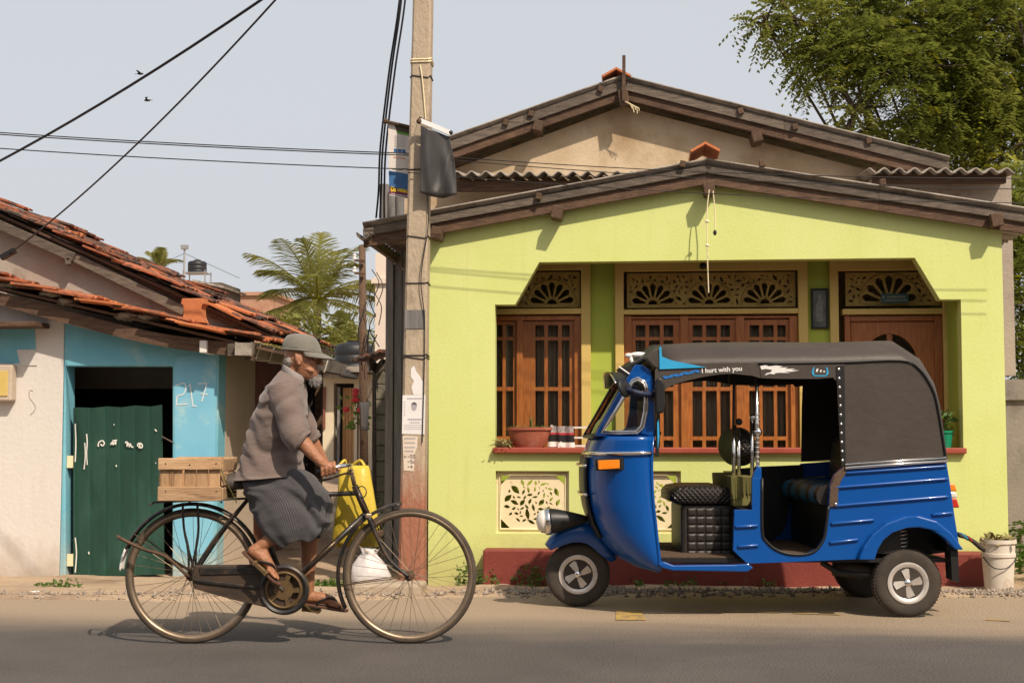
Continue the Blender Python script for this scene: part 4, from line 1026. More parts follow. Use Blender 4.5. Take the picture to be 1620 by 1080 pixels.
mr = N.new('ShaderNodeMapRange'); mr.inputs['From Min'].default_value = .0; mr.inputs['From Max'].default_value = .45; mr.inputs['To Max'].default_value = .85; L.new(ma.outputs[0], mr.inputs['Value'])
mx = N.new('ShaderNodeMix'); mx.data_type = 'RGBA'; L.new(mr.outputs[0], mx.inputs['Factor']); L.new(src, mx.inputs['A']); mx.inputs['B'].default_value = (.30, .10, .055, 1)
L.new(mx.outputs['Result'], bs.inputs['Base Color'])
def pole_at(z):
    f = (z - pb.z) / (ptp.z - pb.z); x = lerp(pb.x, ptp.x, f)
    zz0 = (pm.z - pb.z) / (ptp.z - pb.z); x += (pm.x - lerp(pb.x, ptp.x, zz0)) * (1 - ((f - zz0) / max(zz0, 1 - zz0)) ** 2) * .6
    return x
rings = []
for k in range(26):
    z = lerp(-.25, ptp.z, k / 25); w_ = pw_(max(z, 0)); x = pole_at(z); c1 = w_ * .78
    j = .004 * noise.noise(V((0, 0, z * 3)))
    rings.append([(x + a * 1, YP + c_, z) for a, c_ in ((-w_ + j, -c1), (-c1, -w_), (c1, -w_), (w_ + j, -c1), (w_, c1), (c1, w_), (-c1, w_), (-w_, c1))])
Bd(MB().loft(rings), 'shaft', m, cp)
def onpole(py): z = P(660, py, YP - .08).z; return pole_at(z), z, pw_(max(0, z))
b = MB()
for py, s_ in ((94, .0), (98, .0), (121, .01), (268, 0), (375, .01), (448, 0), (562, .0), (566, .01)):
    x, z, w_ = onpole(py); e = w_ + .004
    Bd(MB().tube([(x + a * e, YP + c_ * e, z + d) for a, c_, d in ((-1, -.78, 0), (-.78, -1, s_), (.78, -1, -s_), (1, -.78, .01), (1, .78, 0), (.78, 1, 0), (-.78, 1, 0), (-1, .78, 0))], .0045 if py > 110 else .007, 5, closed=True), 'binding_wire', M['cream'] if py < 110 else M['wire'], cp)
x, z, w_ = onpole(128); x2, z2, w2 = onpole(190)
Bd(MB().tube(smoothpath([(x, YP - w_ - .006, z + .12), (x + .02, YP - w_ - .012, z), (x2 + .05, YP - w2 - .006, z2)], 6), .005, 5), 'tie_rope', M['cream'], cp)
x, z, w_ = onpole(505)
Bd(MB().box(x - w_ * .9, x + w_ * .9, YP - w_ - .006, YP - w_ - .001, z - .07, z + .07), 'dark_band', M['grey_board'], cp)
b = MB()
Bd(MB().tube(smoothpath([P(676, 300, YP - .09), P(677, 360, YP - .1), P(666, 440, YP - .11), P(672, 520, YP - .1), P(668, 700, YP - .1)], 6), .004, 5), 'earth_wire', M['wire'], cp)
# notices: flat paper with printed marks
M['paper'] = mat('white paper', (.80, .77, .76), (.86, .83, .82), 8, .8); M['paper_old'] = mat('torn old paper', (.70, .58, .46), (.80, .70, .60), 12, .85); M['ink'] = mat('grey ink', (.10, .095, .10), None, rough=.8); M['inkpale'] = mat('pale ink', (.42, .40, .43), None, rough=.8)
def yfr(py, extra): return YP - onpole(py)[2] - extra
def flat(par, pts, y, th, name, m): return Bd(MB().xz([q(a, c_, y) for a, c_ in pts], [], y - th, y), name, m, par)
y_ = yfr(650, .002)
no = thing('portrait_notice', 'white printed notice with a small portrait pasted on the pole', 'notice', P(654, 686, y_))
flat(no, [(637, 625), (673, 624), (672, 687), (636, 686)], y_, .002, 'sheet', M['paper'])
flat(no, [(655 + 4.4 * math.cos(t * .6283), 643 + 6.5 * math.sin(t * .6283)) for t in range(10)], y_ - .0025, .001, 'portrait', M['inkpale'])
flat(no, [(651, 641), (651.5, 637.5), (655, 635.5), (659, 637.5), (659.4, 642), (657.8, 640), (655, 638.8), (652.4, 640)], y_ - .004, .001, 'portrait_hair', M['ink'])
b = MB()
def dashes(b, x0, x1, py, h, y, dw=2.2, gap=.8):
    x = x0
    while x < x1:
        w2 = dw * random.uniform(.6, 1.3); a = q(x, py + h / 2, y); c2 = q(min(x + w2, x1), py - h / 2, y)
        b.box(a[0], c2[0], y - .0014, y, a[1], c2[1]); x += w2 + gap
dashes(b, 644, 669, 630, 1.6, y_ - .0025); Bd(b, 'heading_lettering', M['inkpale'], no); b = MB(); dashes(b, 645, 667, 663, 2.4, y_ - .0025); dashes(b, 648, 664, 668, 1.4, y_ - .0025)
Bd(b, 'name_lettering', M['inkpale'], no)
b = MB()
for py in (672, 675, 678): dashes(b, 640, 668, py, .6, y_ - .0025)
for x in (640, 669):
    for k in range(6): dashes(b, x - 1, x + 1, 636 + k * 4, 1.2, y_ - .0025)
Bd(b, 'small_print', M['inkpale'], no)
y_ = yfr(715, .002)
no2 = thing('torn_price_notice', 'torn old paper notice with handwritten figures below the portrait notice', 'notice', P(646, 745, y_))
flat(no2, [(637, 689), (661, 690), (660, 706), (656, 718), (655, 745), (639, 744), (638, 720)], y_, .002, 'sheet', M['paper_old'])
b = MB()
for py in (693, 700, 707, 713): dashes(b, 640, 657 if py < 712 else 654, py, 2.2, y_ - .0025)
Bd(b, 'lettering', M['inkpale'], no2)
b_ = MB()
for pl in ([(645, 722), (648, 722)], [(652, 719.5), (649.5, 719.5), (649.5, 721.5), (652, 722), (651.5, 724.5), (649.3, 724.3)], [(656, 719.5), (653.5, 719.5), (653.5, 721.5), (656, 722), (655.5, 724.5), (653.3, 724.3)],
           [(645, 730), (648, 730)], [(652, 727.5), (649.5, 727.5), (649.5, 729.5), (652, 730), (651.5, 732.5), (649.3, 732.3)], [(655.3, 729), (653.4, 729.6), (653.4, 732), (655.4, 732.4)],
           [(645, 738), (648, 738)], [(651, 735.5), (649.6, 738.4), (652.4, 738.4)], [(651.6, 736.6), (651.6, 740.5)], [(640, 720), (639.6, 723), (642, 723.6), (642.4, 721)]):
    b_.tube([P(a, c_, y_ - .0025) for a, c_ in pl], .0028, 4)
for i, v in enumerate(b_.v): b_.v[i] = V((v.x, (y_ - .003) + (v.y - y_ + .0025) * .2, v.z))
Bd(b_, 'handwritten_figures', M['ink'], no2)
y_ = yfr(600, .001)
flat(cp, [(650, 583), (655, 578), (659, 588), (664, 594), (669, 604), (671, 618), (668, 624), (654, 624), (651, 612), (655, 603), (650, 596)], y_, .0015, 'torn_paper_scrap', M['paper'])
# poster on the far side of the pole
YQ = YP + .12
po = thing('printed_banner', 'small colourful printed banner hanging left of the pole', 'banner', P(632, 312, YQ))
def fl(pts, k, name, m): return Bd(MB().xz([q(a, c_, YQ) for a, c_ in pts], [], YQ - .003 - k * .0025, YQ - .001 - k * .0025), name, m, po)
fl([(614, 193), (655, 203), (652, 316), (616, 309)], 0, 'sheet', mat('banner white', (.80, .74, .68), (.74, .68, .63), 5, .6))
fl([(624, 197), (655, 204), (655, 214), (628, 209)], 1, 'picture_strip', mat('dark green print', (.03, .06, .02), (.10, .05, .03), 30, .6)); fl([(628, 208), (655, 214), (655, 216.5), (630, 212)], 2, 'green_strip', mat('green print', (.12, .35, .03), None, rough=.6))
bl = mat('blue print', (.035, .12, .30), (.05, .16, .36), 12, .6)
for k in range(3): fl([(623.5 + k * 6.3, 235 + k * .8), (629 + k * 6.3, 235.6 + k * .8), (629 + k * 6.3, 242 + k * .8), (623.5 + k * 6.3, 241.4 + k * .8)], 1, 'blue_square', bl)
fl([(615, 270), (653, 277), (652, 302), (616, 295)], 1, 'blue_band', bl); fl([(616, 295.4), (652, 302.4), (652, 314), (616, 307)], 1, 'purple_band', mat('purple print', (.20, .02, .06), (.12, .015, .08), 20, .6))
fl([(621, 266.5), (637, 268), (637, 269.5), (621, 268)], 1, 'vehicle_print', M['ink'])
b = MB()
for k in range(8): 
    for j in range(6): a = q(624.5 + j * 3, 215.5 + k * 2.4 + j * .3, YQ); b.box(a[0], a[0] + .010, YQ - .0062, YQ - .0042, a[1], a[1] + .0028)
Bd(b, 'small_print', M['inkpale'], po)
b = MB()
for k in range(6): a = q(623 + k * 3.2, 249.5 + k * .4, YQ); b.box(a[0], a[0] + .011, YQ - .0062, YQ - .0042, a[1], a[1] + .007)
Bd(b, 'orange_lettering', mat('orange print', (.7, .25, .06), None), po)
yl = mat('yellow print', (.85, .60, .03), None, rough=.6)
b_ = MB()
for pl in ([(618, 300), (620, 296), (623, 297), (623, 302), (620, 303), (619, 300), (621, 300)], [(624, 299), (626, 300), (626, 303), (624, 303)], [(630, 303), (630, 300), (633, 300), (633, 304)], [(635, 304), (635, 300), (638, 300), (638, 304), (636, 303)], [(640, 305), (640, 301), (643, 302), (643, 305), (641, 304)], [(645, 303), (646, 302), (647, 305), (645, 306)]):
    b_.tube([P(a, c_, YQ) for a, c_ in pl], .006, 5)
for i, v in enumerate(b_.v): b_.v[i] = V((v.x, YQ - .007 + (v.y - YQ) * .15, v.z))
Bd(b_, 'lettering', yl, po)
b = MB()
for k in range(9): a = q(619 + k * 3.3, 307.5 + k * .5, YQ); b.box(a[0], a[0] + .011, YQ - .0075, YQ - .0057, a[1], a[1] + .006)
Bd(b, 'white_lettering', M['paper'], po)
Bd(MB().tube([P(610, 192, YQ - .02), P(662, 204, YQ - .02)], .012, 8), 'rod', M['oldwood_y'], po); Bd(MB().ball(P(610, 192, YQ - .02), .022, 8, 6), 'rod_end', M['oldwood_y'], po, smooth=True)
# black flag side
YK = YP - .14
bf = thing('black_banner', 'black plastic banner with a white top hem hanging right of the pole', 'banner', P(690, 312, YK))
TL, TR, BL, BR = P(666, 199, YK - .02), P(711, 216, YK + .02), P(665, 305, YK - .02), P(723, 308, YK + .03)
def fb(u, v):
    p = lerp(lerp(TL, TR, u), lerp(BL, BR, u), v)
    d = .016 * math.sin(u * 5.5 + v * 1.6) + .022 * max(0, 1 - abs(u + .55 * v - 1.02) * 6) * v + .010 * math.sin(u * 13 - v * 3) * v
    return (p.x + .012 * math.sin(v * 3.1) * (u > .4), p.y - d, p.z - (.05 * math.sin(u * 3.14) if v > .99 else 0) * .6)
M['blackvinyl'] = mat('black vinyl', (.035, .032, .03), (.05, .046, .043), 6, .38, spec=.5)
Bd(MB().grid(fb, 30, 36), 'sheet', M['blackvinyl'], bf, smooth=True, solid=.003)
a = [P(665, 191, YK - .025), P(713, 211, YK + .015)]
Bd(MB().bar(a[0], a[1], .02, .035), 'white_hem', M['paper'], bf)
Bd(MB().ball(P(663, 192, YK - .03), .022, 8, 6), 'rod_end', M['oldwood_y'], bf, smooth=True); Bd(MB().ball(P(713, 210, YK + .015), .018, 8, 6), 'rod_end', M['wire'], bf, smooth=True)
x, z, w_ = onpole(185)
Bd(MB().tube([P(664, 192, YK - .02), (x, YP - w_ - .005, z), P(712, 209, YK + .01)], .0035, 4), 'tie_wire', M['wire'], bf)
# ---- overhead cables
def cable(label, pts, r, sag=0.0, n=24):
    a, c_ = V(pts[0]), V(pts[1]); L_ = []
    for k in range(n + 1):
        t = k / n; p = lerp(a, c_, t); p.z -= sag * 4 * t * (1 - t); L_.append(p)
    o_ = MB().tube(L_, r, 6).build('overhead_cable', M['wire'], None, smooth=True, loc=a); tag(o_, label, 'cable', 'overhead cables'); return o_
cable('thick black cable crossing the upper left sky, upper of the two diagonals', (P(-420, 425, 11.6), Dp(520, -75, 8.0)), .009, .25)
cable('black service cable running down to the clamp on the tiled roof', (P(14, 402, 11.6), Dp(520, -95, 8.2)), .007, .12)
tag(Bd(MB().bar(P(2, 408, 11.6), P(24, 396, 11.6), .05, .045), 'cable_clamp', M['wire'], None), 'black cable clamp at the lower end of the service cable', 'clamp')
for py0, py1, lb in ((203, 243, 'upper'), (206, 246, 'middle'), (228, 268, 'lower')):
    cable(lb + ' of three thin wires crossing the left sky to the pole', (P(-300, py0 - 16, 10.3), P(652, py1, 10.38)), .0045, .03)
for (a0, a1, c0, c1, lb) in ((725, 248, 1680, 282, 'upper thin wire across the tan gable'), (725, 252, 1680, 300, 'middle thin wire across the tan gable'), (690, 275, 1680, 322, 'lower thin wire across the green gable')):
    cable(lb, (P(a0 - 45, a1 - 2, 10.25), P(c0, c1, 10.25)), .0035, .05)
for k, (t0, t1) in enumerate(((632, 601), (635, 605), (641, 610))):
    pts = smoothpath([P(t0 + 14, -160, 10.9), P(t0, 0, 10.9), P(lerp(t0, t1, .45) - 2, 110, 10.95), P(t1 + 1, 230, 11.0), P(t1 - 2, 300, 11.05), P(t1 - 6 + 2 * k, 345, 11.1)], 8)
    o_ = MB().tube(pts, .0085, 6).build('service_cable', M['wire'], None, smooth=True, loc=pts[0]); tag(o_, ('left', 'middle', 'right')[k] + ' of the three black cables dropping beside the pole', 'cable', 'cables dropping beside the pole')
# concrete slab, sack at the pole foot
sl = MB(); a = G(583, 925, -.02); c_ = G(632, 940, -.02)
sl.box(a.x, c_.x + .15, c_.y, c_.y + .3, -.12, .05)
tag(sl.build('concrete_slab', M['concrete'], None, bevel=.02), 'small broken concrete slab on the verge at the foot of the pole', 'slab')
sk = G(606, 911, 0.0); sk = V((sk.x, 10.15, hgt(sk.x, 10.15)))
b = MB(); rg = []
for k, (z, r) in enumerate(((0, .09), (.03, .13), (.10, .145), (.18, .12), (.24, .075), (.27, .05), (.30, .07))):
    rg.append([(sk.x + r * 1.0 * math.cos(t * math.pi / 12) * (1 + .12 * math.sin(3 * t * math.pi / 12 + k)), sk.y + .8 * r * math.sin(t * math.pi / 12), sk.z + z + .012 * math.sin(t * 1.3 + k)) for t in range(24)])
b.loft(rg); M['sack'] = mat('white plastic sack', (.74, .70, .68), (.62, .57, .55), 9, .55, bump=.4, bscale=18, dirt=(.45, .16, .14), dscale=9, damt=(.66, .74))
sko = thing('white_sack', 'crumpled white plastic sack with red print beside the pole foot', 'sack', sk)
Bd(b, 'bag', M['sack'], sko, smooth=True)
# bucket
bk = P(1580, 913, 10.36); bk.z = hgt(bk.x, 10.36)
bo = thing('white_bucket', 'dirty white plastic bucket filled with rubbish by the green corner', 'bucket', bk)
M['bucket'] = mat('dirty white plastic', (.74, .68, .58), (.66, .58, .47), 7, .5, bump=.1, dirt=(.42, .30, .20), dscale=6, damt=(.56, .74))
h = .37
Bd(MB().lathe([(.098, 0), (.108, .16), (.113, .235), (.121, .238), (.121, .262), (.116, .265), (.118, .33), (.128, .332), (.128, .36), (.118, .36), (.112, .25), (.1, .02)], bk, n=28), 'pail', M['bucket'], bo, smooth=True, angle=40)
Bd(MB().tube(smoothpath([bk + V((-.122, 0, .25)), bk + V((-.07, -.115, .17)), bk + V((.02, -.13, .165)), bk + V((.10, -.08, .22)), bk + V((.122, 0, .25))], 6), .004, 5), 'handle', M['wire'], bo)
b = MB(); tuft(b, bk + V((0, 0, .33)), 60, .07, .14, .006, .9); leafy(b, bk + V((0, 0, .33)), 80, .045, .05, .05)
tag(Bd(b, 'rubbish', M['drygrass'], bo), kind='stuff')
# ================================================================ BLUE AUTO RICKSHAW
ZT = 8.98
tr0 = Dp(914, 955, ZT); tr0.z = 0
tk_ = thing('auto_rickshaw', 'blue three wheeled auto rickshaw with black canvas hood parked at the kerb', 'rickshaw', tr0, YAW)
def T(px, py, d=0.0):
    p = Dp(px, py, ZT + d) - tr0
    return V((p.dot(RT), d, p.z + 0))
def t2(px, py, d): p = T(px, py, d); return (p.x, p.z)
def tp(pts, d): return [t2(a, c, d) for a, c in pts]
def K(b, name, m, par=None, **k): return b.build(name, m, par or tk_, **k)
M['blue'] = mat('royal blue enamel', (.0005, .075, .33), (.001, .08, .35), 2, .28, coat=.25, spec=.4, dirt=(.008, .075, .27), dscale=1.5, damt=(.6, .95), bump=.03, bscale=9)
M['canvas'] = mat('black vinyl canvas', (.052, .040, .032), (.062, .049, .040), 3, .55, spec=.4, bump=.12, bscale=22, dirt=(.085, .07, .06), dscale=2, damt=(.55, .8))
M['wheeldark'] = mat('shadow brown wheel dish', (.10, .075, .055), (.16, .12, .09), 12, .6, metal=.3)  # shadow between the blades is put into the dish colour
M['blk'] = mat('black trim', (.012, .012, .012), None, rough=.45)
M['rubber'] = mat('dusty tyre rubber', (.04, .033, .027), (.075, .06, .046), 6, .9, bump=.2, bscale=60)
M['chrome'] = mat('chrome', (.75, .73, .70), None, rough=.16, metal=1.0)
M['alu'] = mat('aluminium paint', (.62, .58, .54), (.50, .46, .42), 12, .4, metal=.5, dirt=(.22, .17, .13), dscale=10, damt=(.6, .75))
M['cyan'] = mat('cyan vinyl', (.02, .33, .62), (.03, .38, .68), 6, .5)
M['amber'] = mat('amber lens', (.85, .22, .01), (.9, .28, .02), 20, .2, coat=.5); M['redlens'] = mat('red lens', (.55, .03, .015), None, rough=.2, coat=.5); M['clearlens'] = mat('clear lens', (.75, .70, .62), None, rough=.15, coat=.5)
M['olive'] = mat('olive fringe', (.13, .12, .035), (.20, .18, .06), 40, .9, stretch=(4, 4, .3))
M['matbrown'] = mat('brown floor mat', (.09, .055, .035), (.13, .085, .055), 30, .9, bump=.4)
M['leather'] = mat('black leatherette', (.022, .018, .016), (.034, .028, .024), 8, .42, bump=.15)
M['bluecloth'] = mat('teal blue seat vinyl', (.02, .12, .22), (.03, .15, .26), 8, .45)
M['wglass'] = glass('windscreen glass', (.80, .84, .82), 1.5)
HB = .60
def both(fn):                                    # near and far side
    for s in (-1, 1): fn(s)
def side(pts, holes, d0, d1, name, m, s=-1, par=None, **k):
    """plate from near-side pixels; s=+1 mirrors it to the far side"""
    o_, h_ = tp(pts, -HB), [tp(h, -HB) for h in holes]
    return K(MB().xz(o_, h_, s * d0, s * d1) if s * d0 < s * d1 else MB().xz(o_, h_, s * d1, s * d0), name, m, par, **k)
# --- rear body sides
rb = [(1162, 806), (1190, 806), (1190, 756), (1206, 756), (1206, 838), (1212, 855), (1228, 869), (1250, 876), (1275, 876), (1293, 868), (1304, 850), (1308, 826), (1311, 800), (1313, 770), (1320, 752), (1332, 740), (1497, 728), (1503, 765), (1510, 815), (1518, 866),
      (1506, 867), (1498, 853), (1482, 840), (1460, 833), (1435, 832), (1410, 840), (1392, 856), (1380, 884), (1357, 884), (1240, 889), (1182, 891), (1160, 870)]
for s in (-1, 1): side(rb, [], .56, .60, 'body_side', M['blue'], s, bevel=.012)
lip_o = [(1355, 884), (1362, 864), (1376, 844), (1398, 826), (1425, 816), (1450, 815), (1478, 823), (1501, 842), (1520, 868)]
lip_i = [(1380, 884), (1385, 868), (1394, 853), (1409, 841), (1430, 834), (1450, 833), (1472, 838), (1490, 850), (1507, 868)]
for s in (-1, 1): side(lip_o + lip_i[::-1], [], .585, .66, 'wheel_arch', M['blue'], s, bevel=.02)
for a, c in (((1320, 771), (1499, 757)), ((1318, 800), (1500, 785)), ((1315, 828), (1382, 822)), ((1313, 858), (1357, 853)), ((1475, 814), (1506, 811)), ((1164, 833), (1198, 831)), ((1168, 864), (1199, 862)), ((1336, 748), (1497, 737))):
    p0, p1 = T(*a, -HB), T(*c, -HB)
    K(MB().tube([p0 + V((0, -.001, 0)), lerp(p0, p1, .03) + V((0, -.006, 0)), lerp(p0, p1, .97) + V((0, -.006, 0)), p1 + V((0, -.001, 0))], .009, 8), 'pressed_rib', M['blue'], smooth=True)
# rear panel wrapping round
prof = [(1496, 728), (1503, 765), (1510, 815), (1518, 866)]
def rp(u, v):
    k = v * 3; i = min(int(k), 2); a, c = t2(*prof[i], -HB), t2(*prof[i + 1], -HB); f = k - i
    y = lerp(-.598, .598, u); return (lerp(a[0], c[0], f) - .012 + .05 * (1 - abs(2 * u - 1) ** 4), y, lerp(a[1], c[1], f))
K(MB().grid(rp, 16, 6), 'rear_panel', M['blue'], smooth=True, solid=.02)
xr_ = t2(1332, 740, -HB)[0]
zf = t2(1240, 889, -HB)[1]
K(MB().box(t2(1043, 893, -HB)[0], t2(1500, 893, -HB)[0], -.55, .55, zf - .005, zf + .02), 'floor_pan', M['blk'])
K(MB().box(t2(1208, 870, -HB)[0], t2(1318, 870, -HB)[0], -.55, .55, zf + .021, zf + .045), 'floor_mat', M['matbrown'])
K(MB().box(t2(1160, 870, -HB)[0] + .03, t2(1204, 870, -HB)[0], -.545, .545, zf + .021, t2(1180, 808, -HB)[1] - .01), 'fuel_box', M['blk'], bevel=.01)
zse = t2(1290, 797, -.5)[1]
xs0 = t2(1290, 797, -.5)[0]
K(MB().box(xs0 + .06, xs0 + .5, -.545, .545, zf + .046, zse), 'seat_box', M['blk'])
# rear bench with stripes
wid = [(-.54, -.45, 'leather'), (-.45, -.30, 'bluecloth'), (-.30, -.20, 'leather'), (-.20, -.02, 'bluecloth'), (-.02, .08, 'leather'), (.08, .26, 'bluecloth'), (.26, .36, 'leather'), (.36, .54, 'bluecloth')]
for y0, y1, mm in wid:
    rg = []
    for y in (y0 + .001, y1 - .001):
        rg.append([(xs0 + x, y, zse + z) for x, z in ((.0, .03), (.0, .07), (.02, .105), (.07, .12), (.42, .11), (.42, .0), (.02, .0))])
    K(MB().loft(rg), 'bench_cushion', M[mm], smooth=True, angle=40)
rg = []
for y, e in ((-.53, .03), (-.48, 0), (.48, 0), (.53, .03)):
    rg.append([(xs0 + .30 + x, y, zse + .10 + z) for x, z in ((.0 + e, .03), (.03 + e, .26), (.08, .32 - e), (.14, .32 - e), (.14, .0))])
K(MB().loft(rg), 'bench_backrest', M['leather'], smooth=True, angle=50)
K(MB().tube([T(1256, 758, -.2), T(1306, 753, -.5)], .006, 6), 'grab_rail', M['chrome'])
# door trim
side([(1311, 801), (1313, 770), (1320, 751), (1334, 738), (1338, 737), (1338, 748), (1329, 762), (1325, 780), (1325, 802)], [], .601, .612, 'door_trim', M['matbrown'], bevel=.003)
K(MB().ball(T(1322, 797, -.613), .011, 8, 6), 'stud', M['chrome'], smooth=True)
K(MB().tube(smoothpath([T(*p, -.602) for p in ((1206, 756), (1206, 838), (1212, 855), (1228, 869), (1250, 876), (1275, 876), (1293, 868), (1304, 850), (1308, 826), (1311, 800))], 3), .009, 6), 'door_beading', M['blk'], smooth=True)
# --- canvas hood
seam = [(1042, 578), (1120, 576), (1200, 575), (1330, 573), (1425, 570), (1453, 582), (1474, 612), (1484, 645), (1497, 727)]
cz = [T(1042, 549, 0).z, T(1120, 547, 0).z, T(1200, 545, 0).z, T(1330, 543, 0).z, T(1418, 541, 0).z]
rows = []
nrm = [(0, 1)] * 4 + [(.25, .97), (.75, .66), (.93, .37), (.98, .2), (.98, .15)]
for i, s_ in enumerate(seam):
    a = t2(*s_, -HB); row = []
    hgt_ = (cz[i] - a[1]) if i < 5 else [.12, .10, .09, .07][i - 5]
    for k in range(17):
        u = k / 16 * 2 - 1; e = (1 - abs(u) ** 3.2)
        if i in (1, 2, 3): e += -.06 * math.sin(i * 1.7 + 2.5) * (1 - u * u)
        row.append((a[0] + nrm[i][0] * hgt_ * e, HB * u, a[1] + nrm[i][1] * hgt_ * e))
    rows.append(row)
dense = []
for i in range(len(rows) - 1):
    for f in (0, .5):
        dense.append([lerp(V(p), V(q_), f) for p, q_ in zip(rows[i], rows[i + 1])])
dense.append([V(p) for p in rows[-1]])
K(MB().loft(dense, wrap=False), 'hood', M['canvas'], smooth=True, solid=.012)
sk_front = [(1045, 577), (1120, 575.5), (1200, 574.5), (1203, 598), (1190, 594), (1160, 591), (1138, 592), (1112, 596), (1090, 601), (1072, 606), (1059, 611), (1050, 618), (1045, 626), (1036, 628), (1036, 585)]
sk_rear = [(1200.5, 574.5), (1330, 572.5), (1336, 573), (1336, 600), (1322, 602), (1318, 597), (1295, 599), (1240, 599), (1204, 598)]
for s in (-1, 1):
    side(sk_front, [], .596, .608, 'hood_skirt', M['canvas'], s)
    side(sk_rear, [], .596, .609, 'hood_skirt', M['canvas'], s)
qp = [(1336.5, 573), (1425, 570.5), (1453, 582.5), (1473, 612.5), (1483, 645), (1496, 727), (1333, 737), (1334, 640)]
for s in (-1, 1):
    side(qp, [], .597, .606, 'hood_quarter', M['canvas'], s)
side([(1322, 580), (1335, 578), (1337, 735), (1331, 739), (1326, 660)], [], .6065, .614, 'hood_strap', M['blk'])
for k in range(11):
    K(MB().ball(T(lerp(1327, 1333, k / 10), lerp(584, 728, k / 10), -.615), (.010, .006, .010), 8, 6), 'rivet', M['chrome'], smooth=True)
K(MB().tube([T(1337, 740, -.615), T(1498, 728.5, -.615)], .011, 8), 'chrome_trim', M['chrome'], smooth=True); K(MB().tube([T(1337, 734.5, -.615), T(1497, 723.5, -.615)], .008, 8), 'chrome_trim', M['chrome'], smooth=True)
# seam piping on hood
K(MB().tube(smoothpath([T(*s_, -HB - .012) for s_ in seam[2:]], 4), .006, 6), 'hood_piping', M['blk'], smooth=True)
side([(1206, 750), (1262, 745), (1334, 742), (1334, 800), (1311, 800), (1308, 826), (1304, 850), (1293, 868), (1275, 877), (1250, 877), (1228, 870), (1206, 845)], [], .555, .57, 'far_door_panel', M['blk'], 1)
# inner far quarter lining and roof frame
K(MB().box(t2(1335, 700, -HB)[0] + .28, t2(1335, 700, -HB)[0] + .30, -.56, .56, zse + .2, t2(1335, 600, -HB)[1] + .05), 'rear_curtain', M['blk'])
for px in (1060, 1202, 1330):
    a = t2(px, 590, -HB); K(MB().tube(smoothpath([(a[0], -.58, a[1]), (a[0], -.4, a[1] + .08), (a[0], .4, a[1] + .08), (a[0], .58, a[1])], 5), .012, 6), 'hood_bow', M['blk'])
# cyan flap, prints on the skirts
side([(1044.5, 563), (1062, 570), (1116, 581), (1044.5, 584)], [], .611, .617, 'cyan_flap', M['cyan'])
side([(1044, 549), (1048, 564), (1044.4, 584), (1030, 577), (1020, 566), (1032, 554)], [], .50, .612, 'hood_front_cap', M['canvas'], bevel=.01); side([(1042.5, 550), (1045.5, 548), (1047, 566), (1045, 584), (1043, 584)], [], .6125, .62, 'blue_edging', M['cyan'])
def pr(pts, name, m, d=.6095, th=.0015): return side(pts, [], d, d + th, name, m)
wpr = mat('white sticker', (.80, .77, .74), None, rough=.5); bpr = mat('blue sticker', (.01, .16, .50), None, rough=.5)
for k in range(7):
    x = 1053 + k * 8.2; y = 596.5 - k * 1.6
    K(MB().xz([t2(a, c, -HB) for a, c in almond(x, y, 5.5, 3.0, .25 - .6 * (k % 2), 5)], [], -.6115, -.6095), 'blue_print', bpr)
pr([(1202, 579), (1211, 577.5), (1216, 579.5), (1228, 578), (1238, 579.5), (1232, 581.5), (1246, 581), (1241, 583.5), (1258, 583), (1250, 585.5), (1264, 585.5), (1252, 588), (1240, 587.5), (1250, 590), (1232, 589.5), (1224, 590.5), (1226, 592.5), (1217, 591), (1209, 594), (1212, 590.5), (1219, 588.5), (1221, 585), (1211, 583.5), (1204, 584.5)], 'leaping_figure_print', wpr, .610)
for sgn in (-1, 1):
    pr([(1297 + sgn * 9, 580), (1297 + sgn * 11.5, 582), (1297 + sgn * 13.5, 590), (1297 + sgn * 11, 593.5), (1297 + sgn * 9, 593), (1297 + sgn * 10.5, 588)], 'emblem_arc', M['cyan'], .610)
pr([(1286, 593.5), (1308, 593.5), (1306, 595.2), (1288, 595.2)], 'emblem_arc', M['cyan'], .610); pr([(1291, 583.5), (1294, 583), (1293, 588), (1290, 588)], 'emblem_bar', wpr, .610); pr([(1297, 585), (1299.5, 585), (1299, 588.5), (1296.5, 588.5)], 'emblem_bar', wpr, .610); pr([(1302, 586.5), (1304.5, 586.5), (1304.5, 588.8), (1302, 588.8)], 'emblem_bar', wpr, .610)
def textmesh(txt, size):
    cu = bpy.data.curves.new('t', 'FONT'); cu.body = txt; cu.size = size; cu.extrude = .0005; cu.offset = .0008
    ob = bpy.data.objects.new('t', cu); col.objects.link(ob); dg = bpy.context.evaluated_depsgraph_get(); dg.update()
    me = bpy.data.meshes.new_from_object(ob.evaluated_get(dg)); col.objects.unlink(ob); bpy.data.objects.remove(ob); return me
me = textmesh('I hurt with you', .036); me.materials.append(wpr)
a, c = T(1110, 590, -.6105), T(1174, 586, -.6105)
o_ = put('lettering', me, tk_, a, (math.pi / 2, -math.atan2(c.z - a.z, c.x - a.x), 0))
wx = max(v.co.x for v in me.vertices); o_.scale = ((c.x - a.x) / wx,) * 3
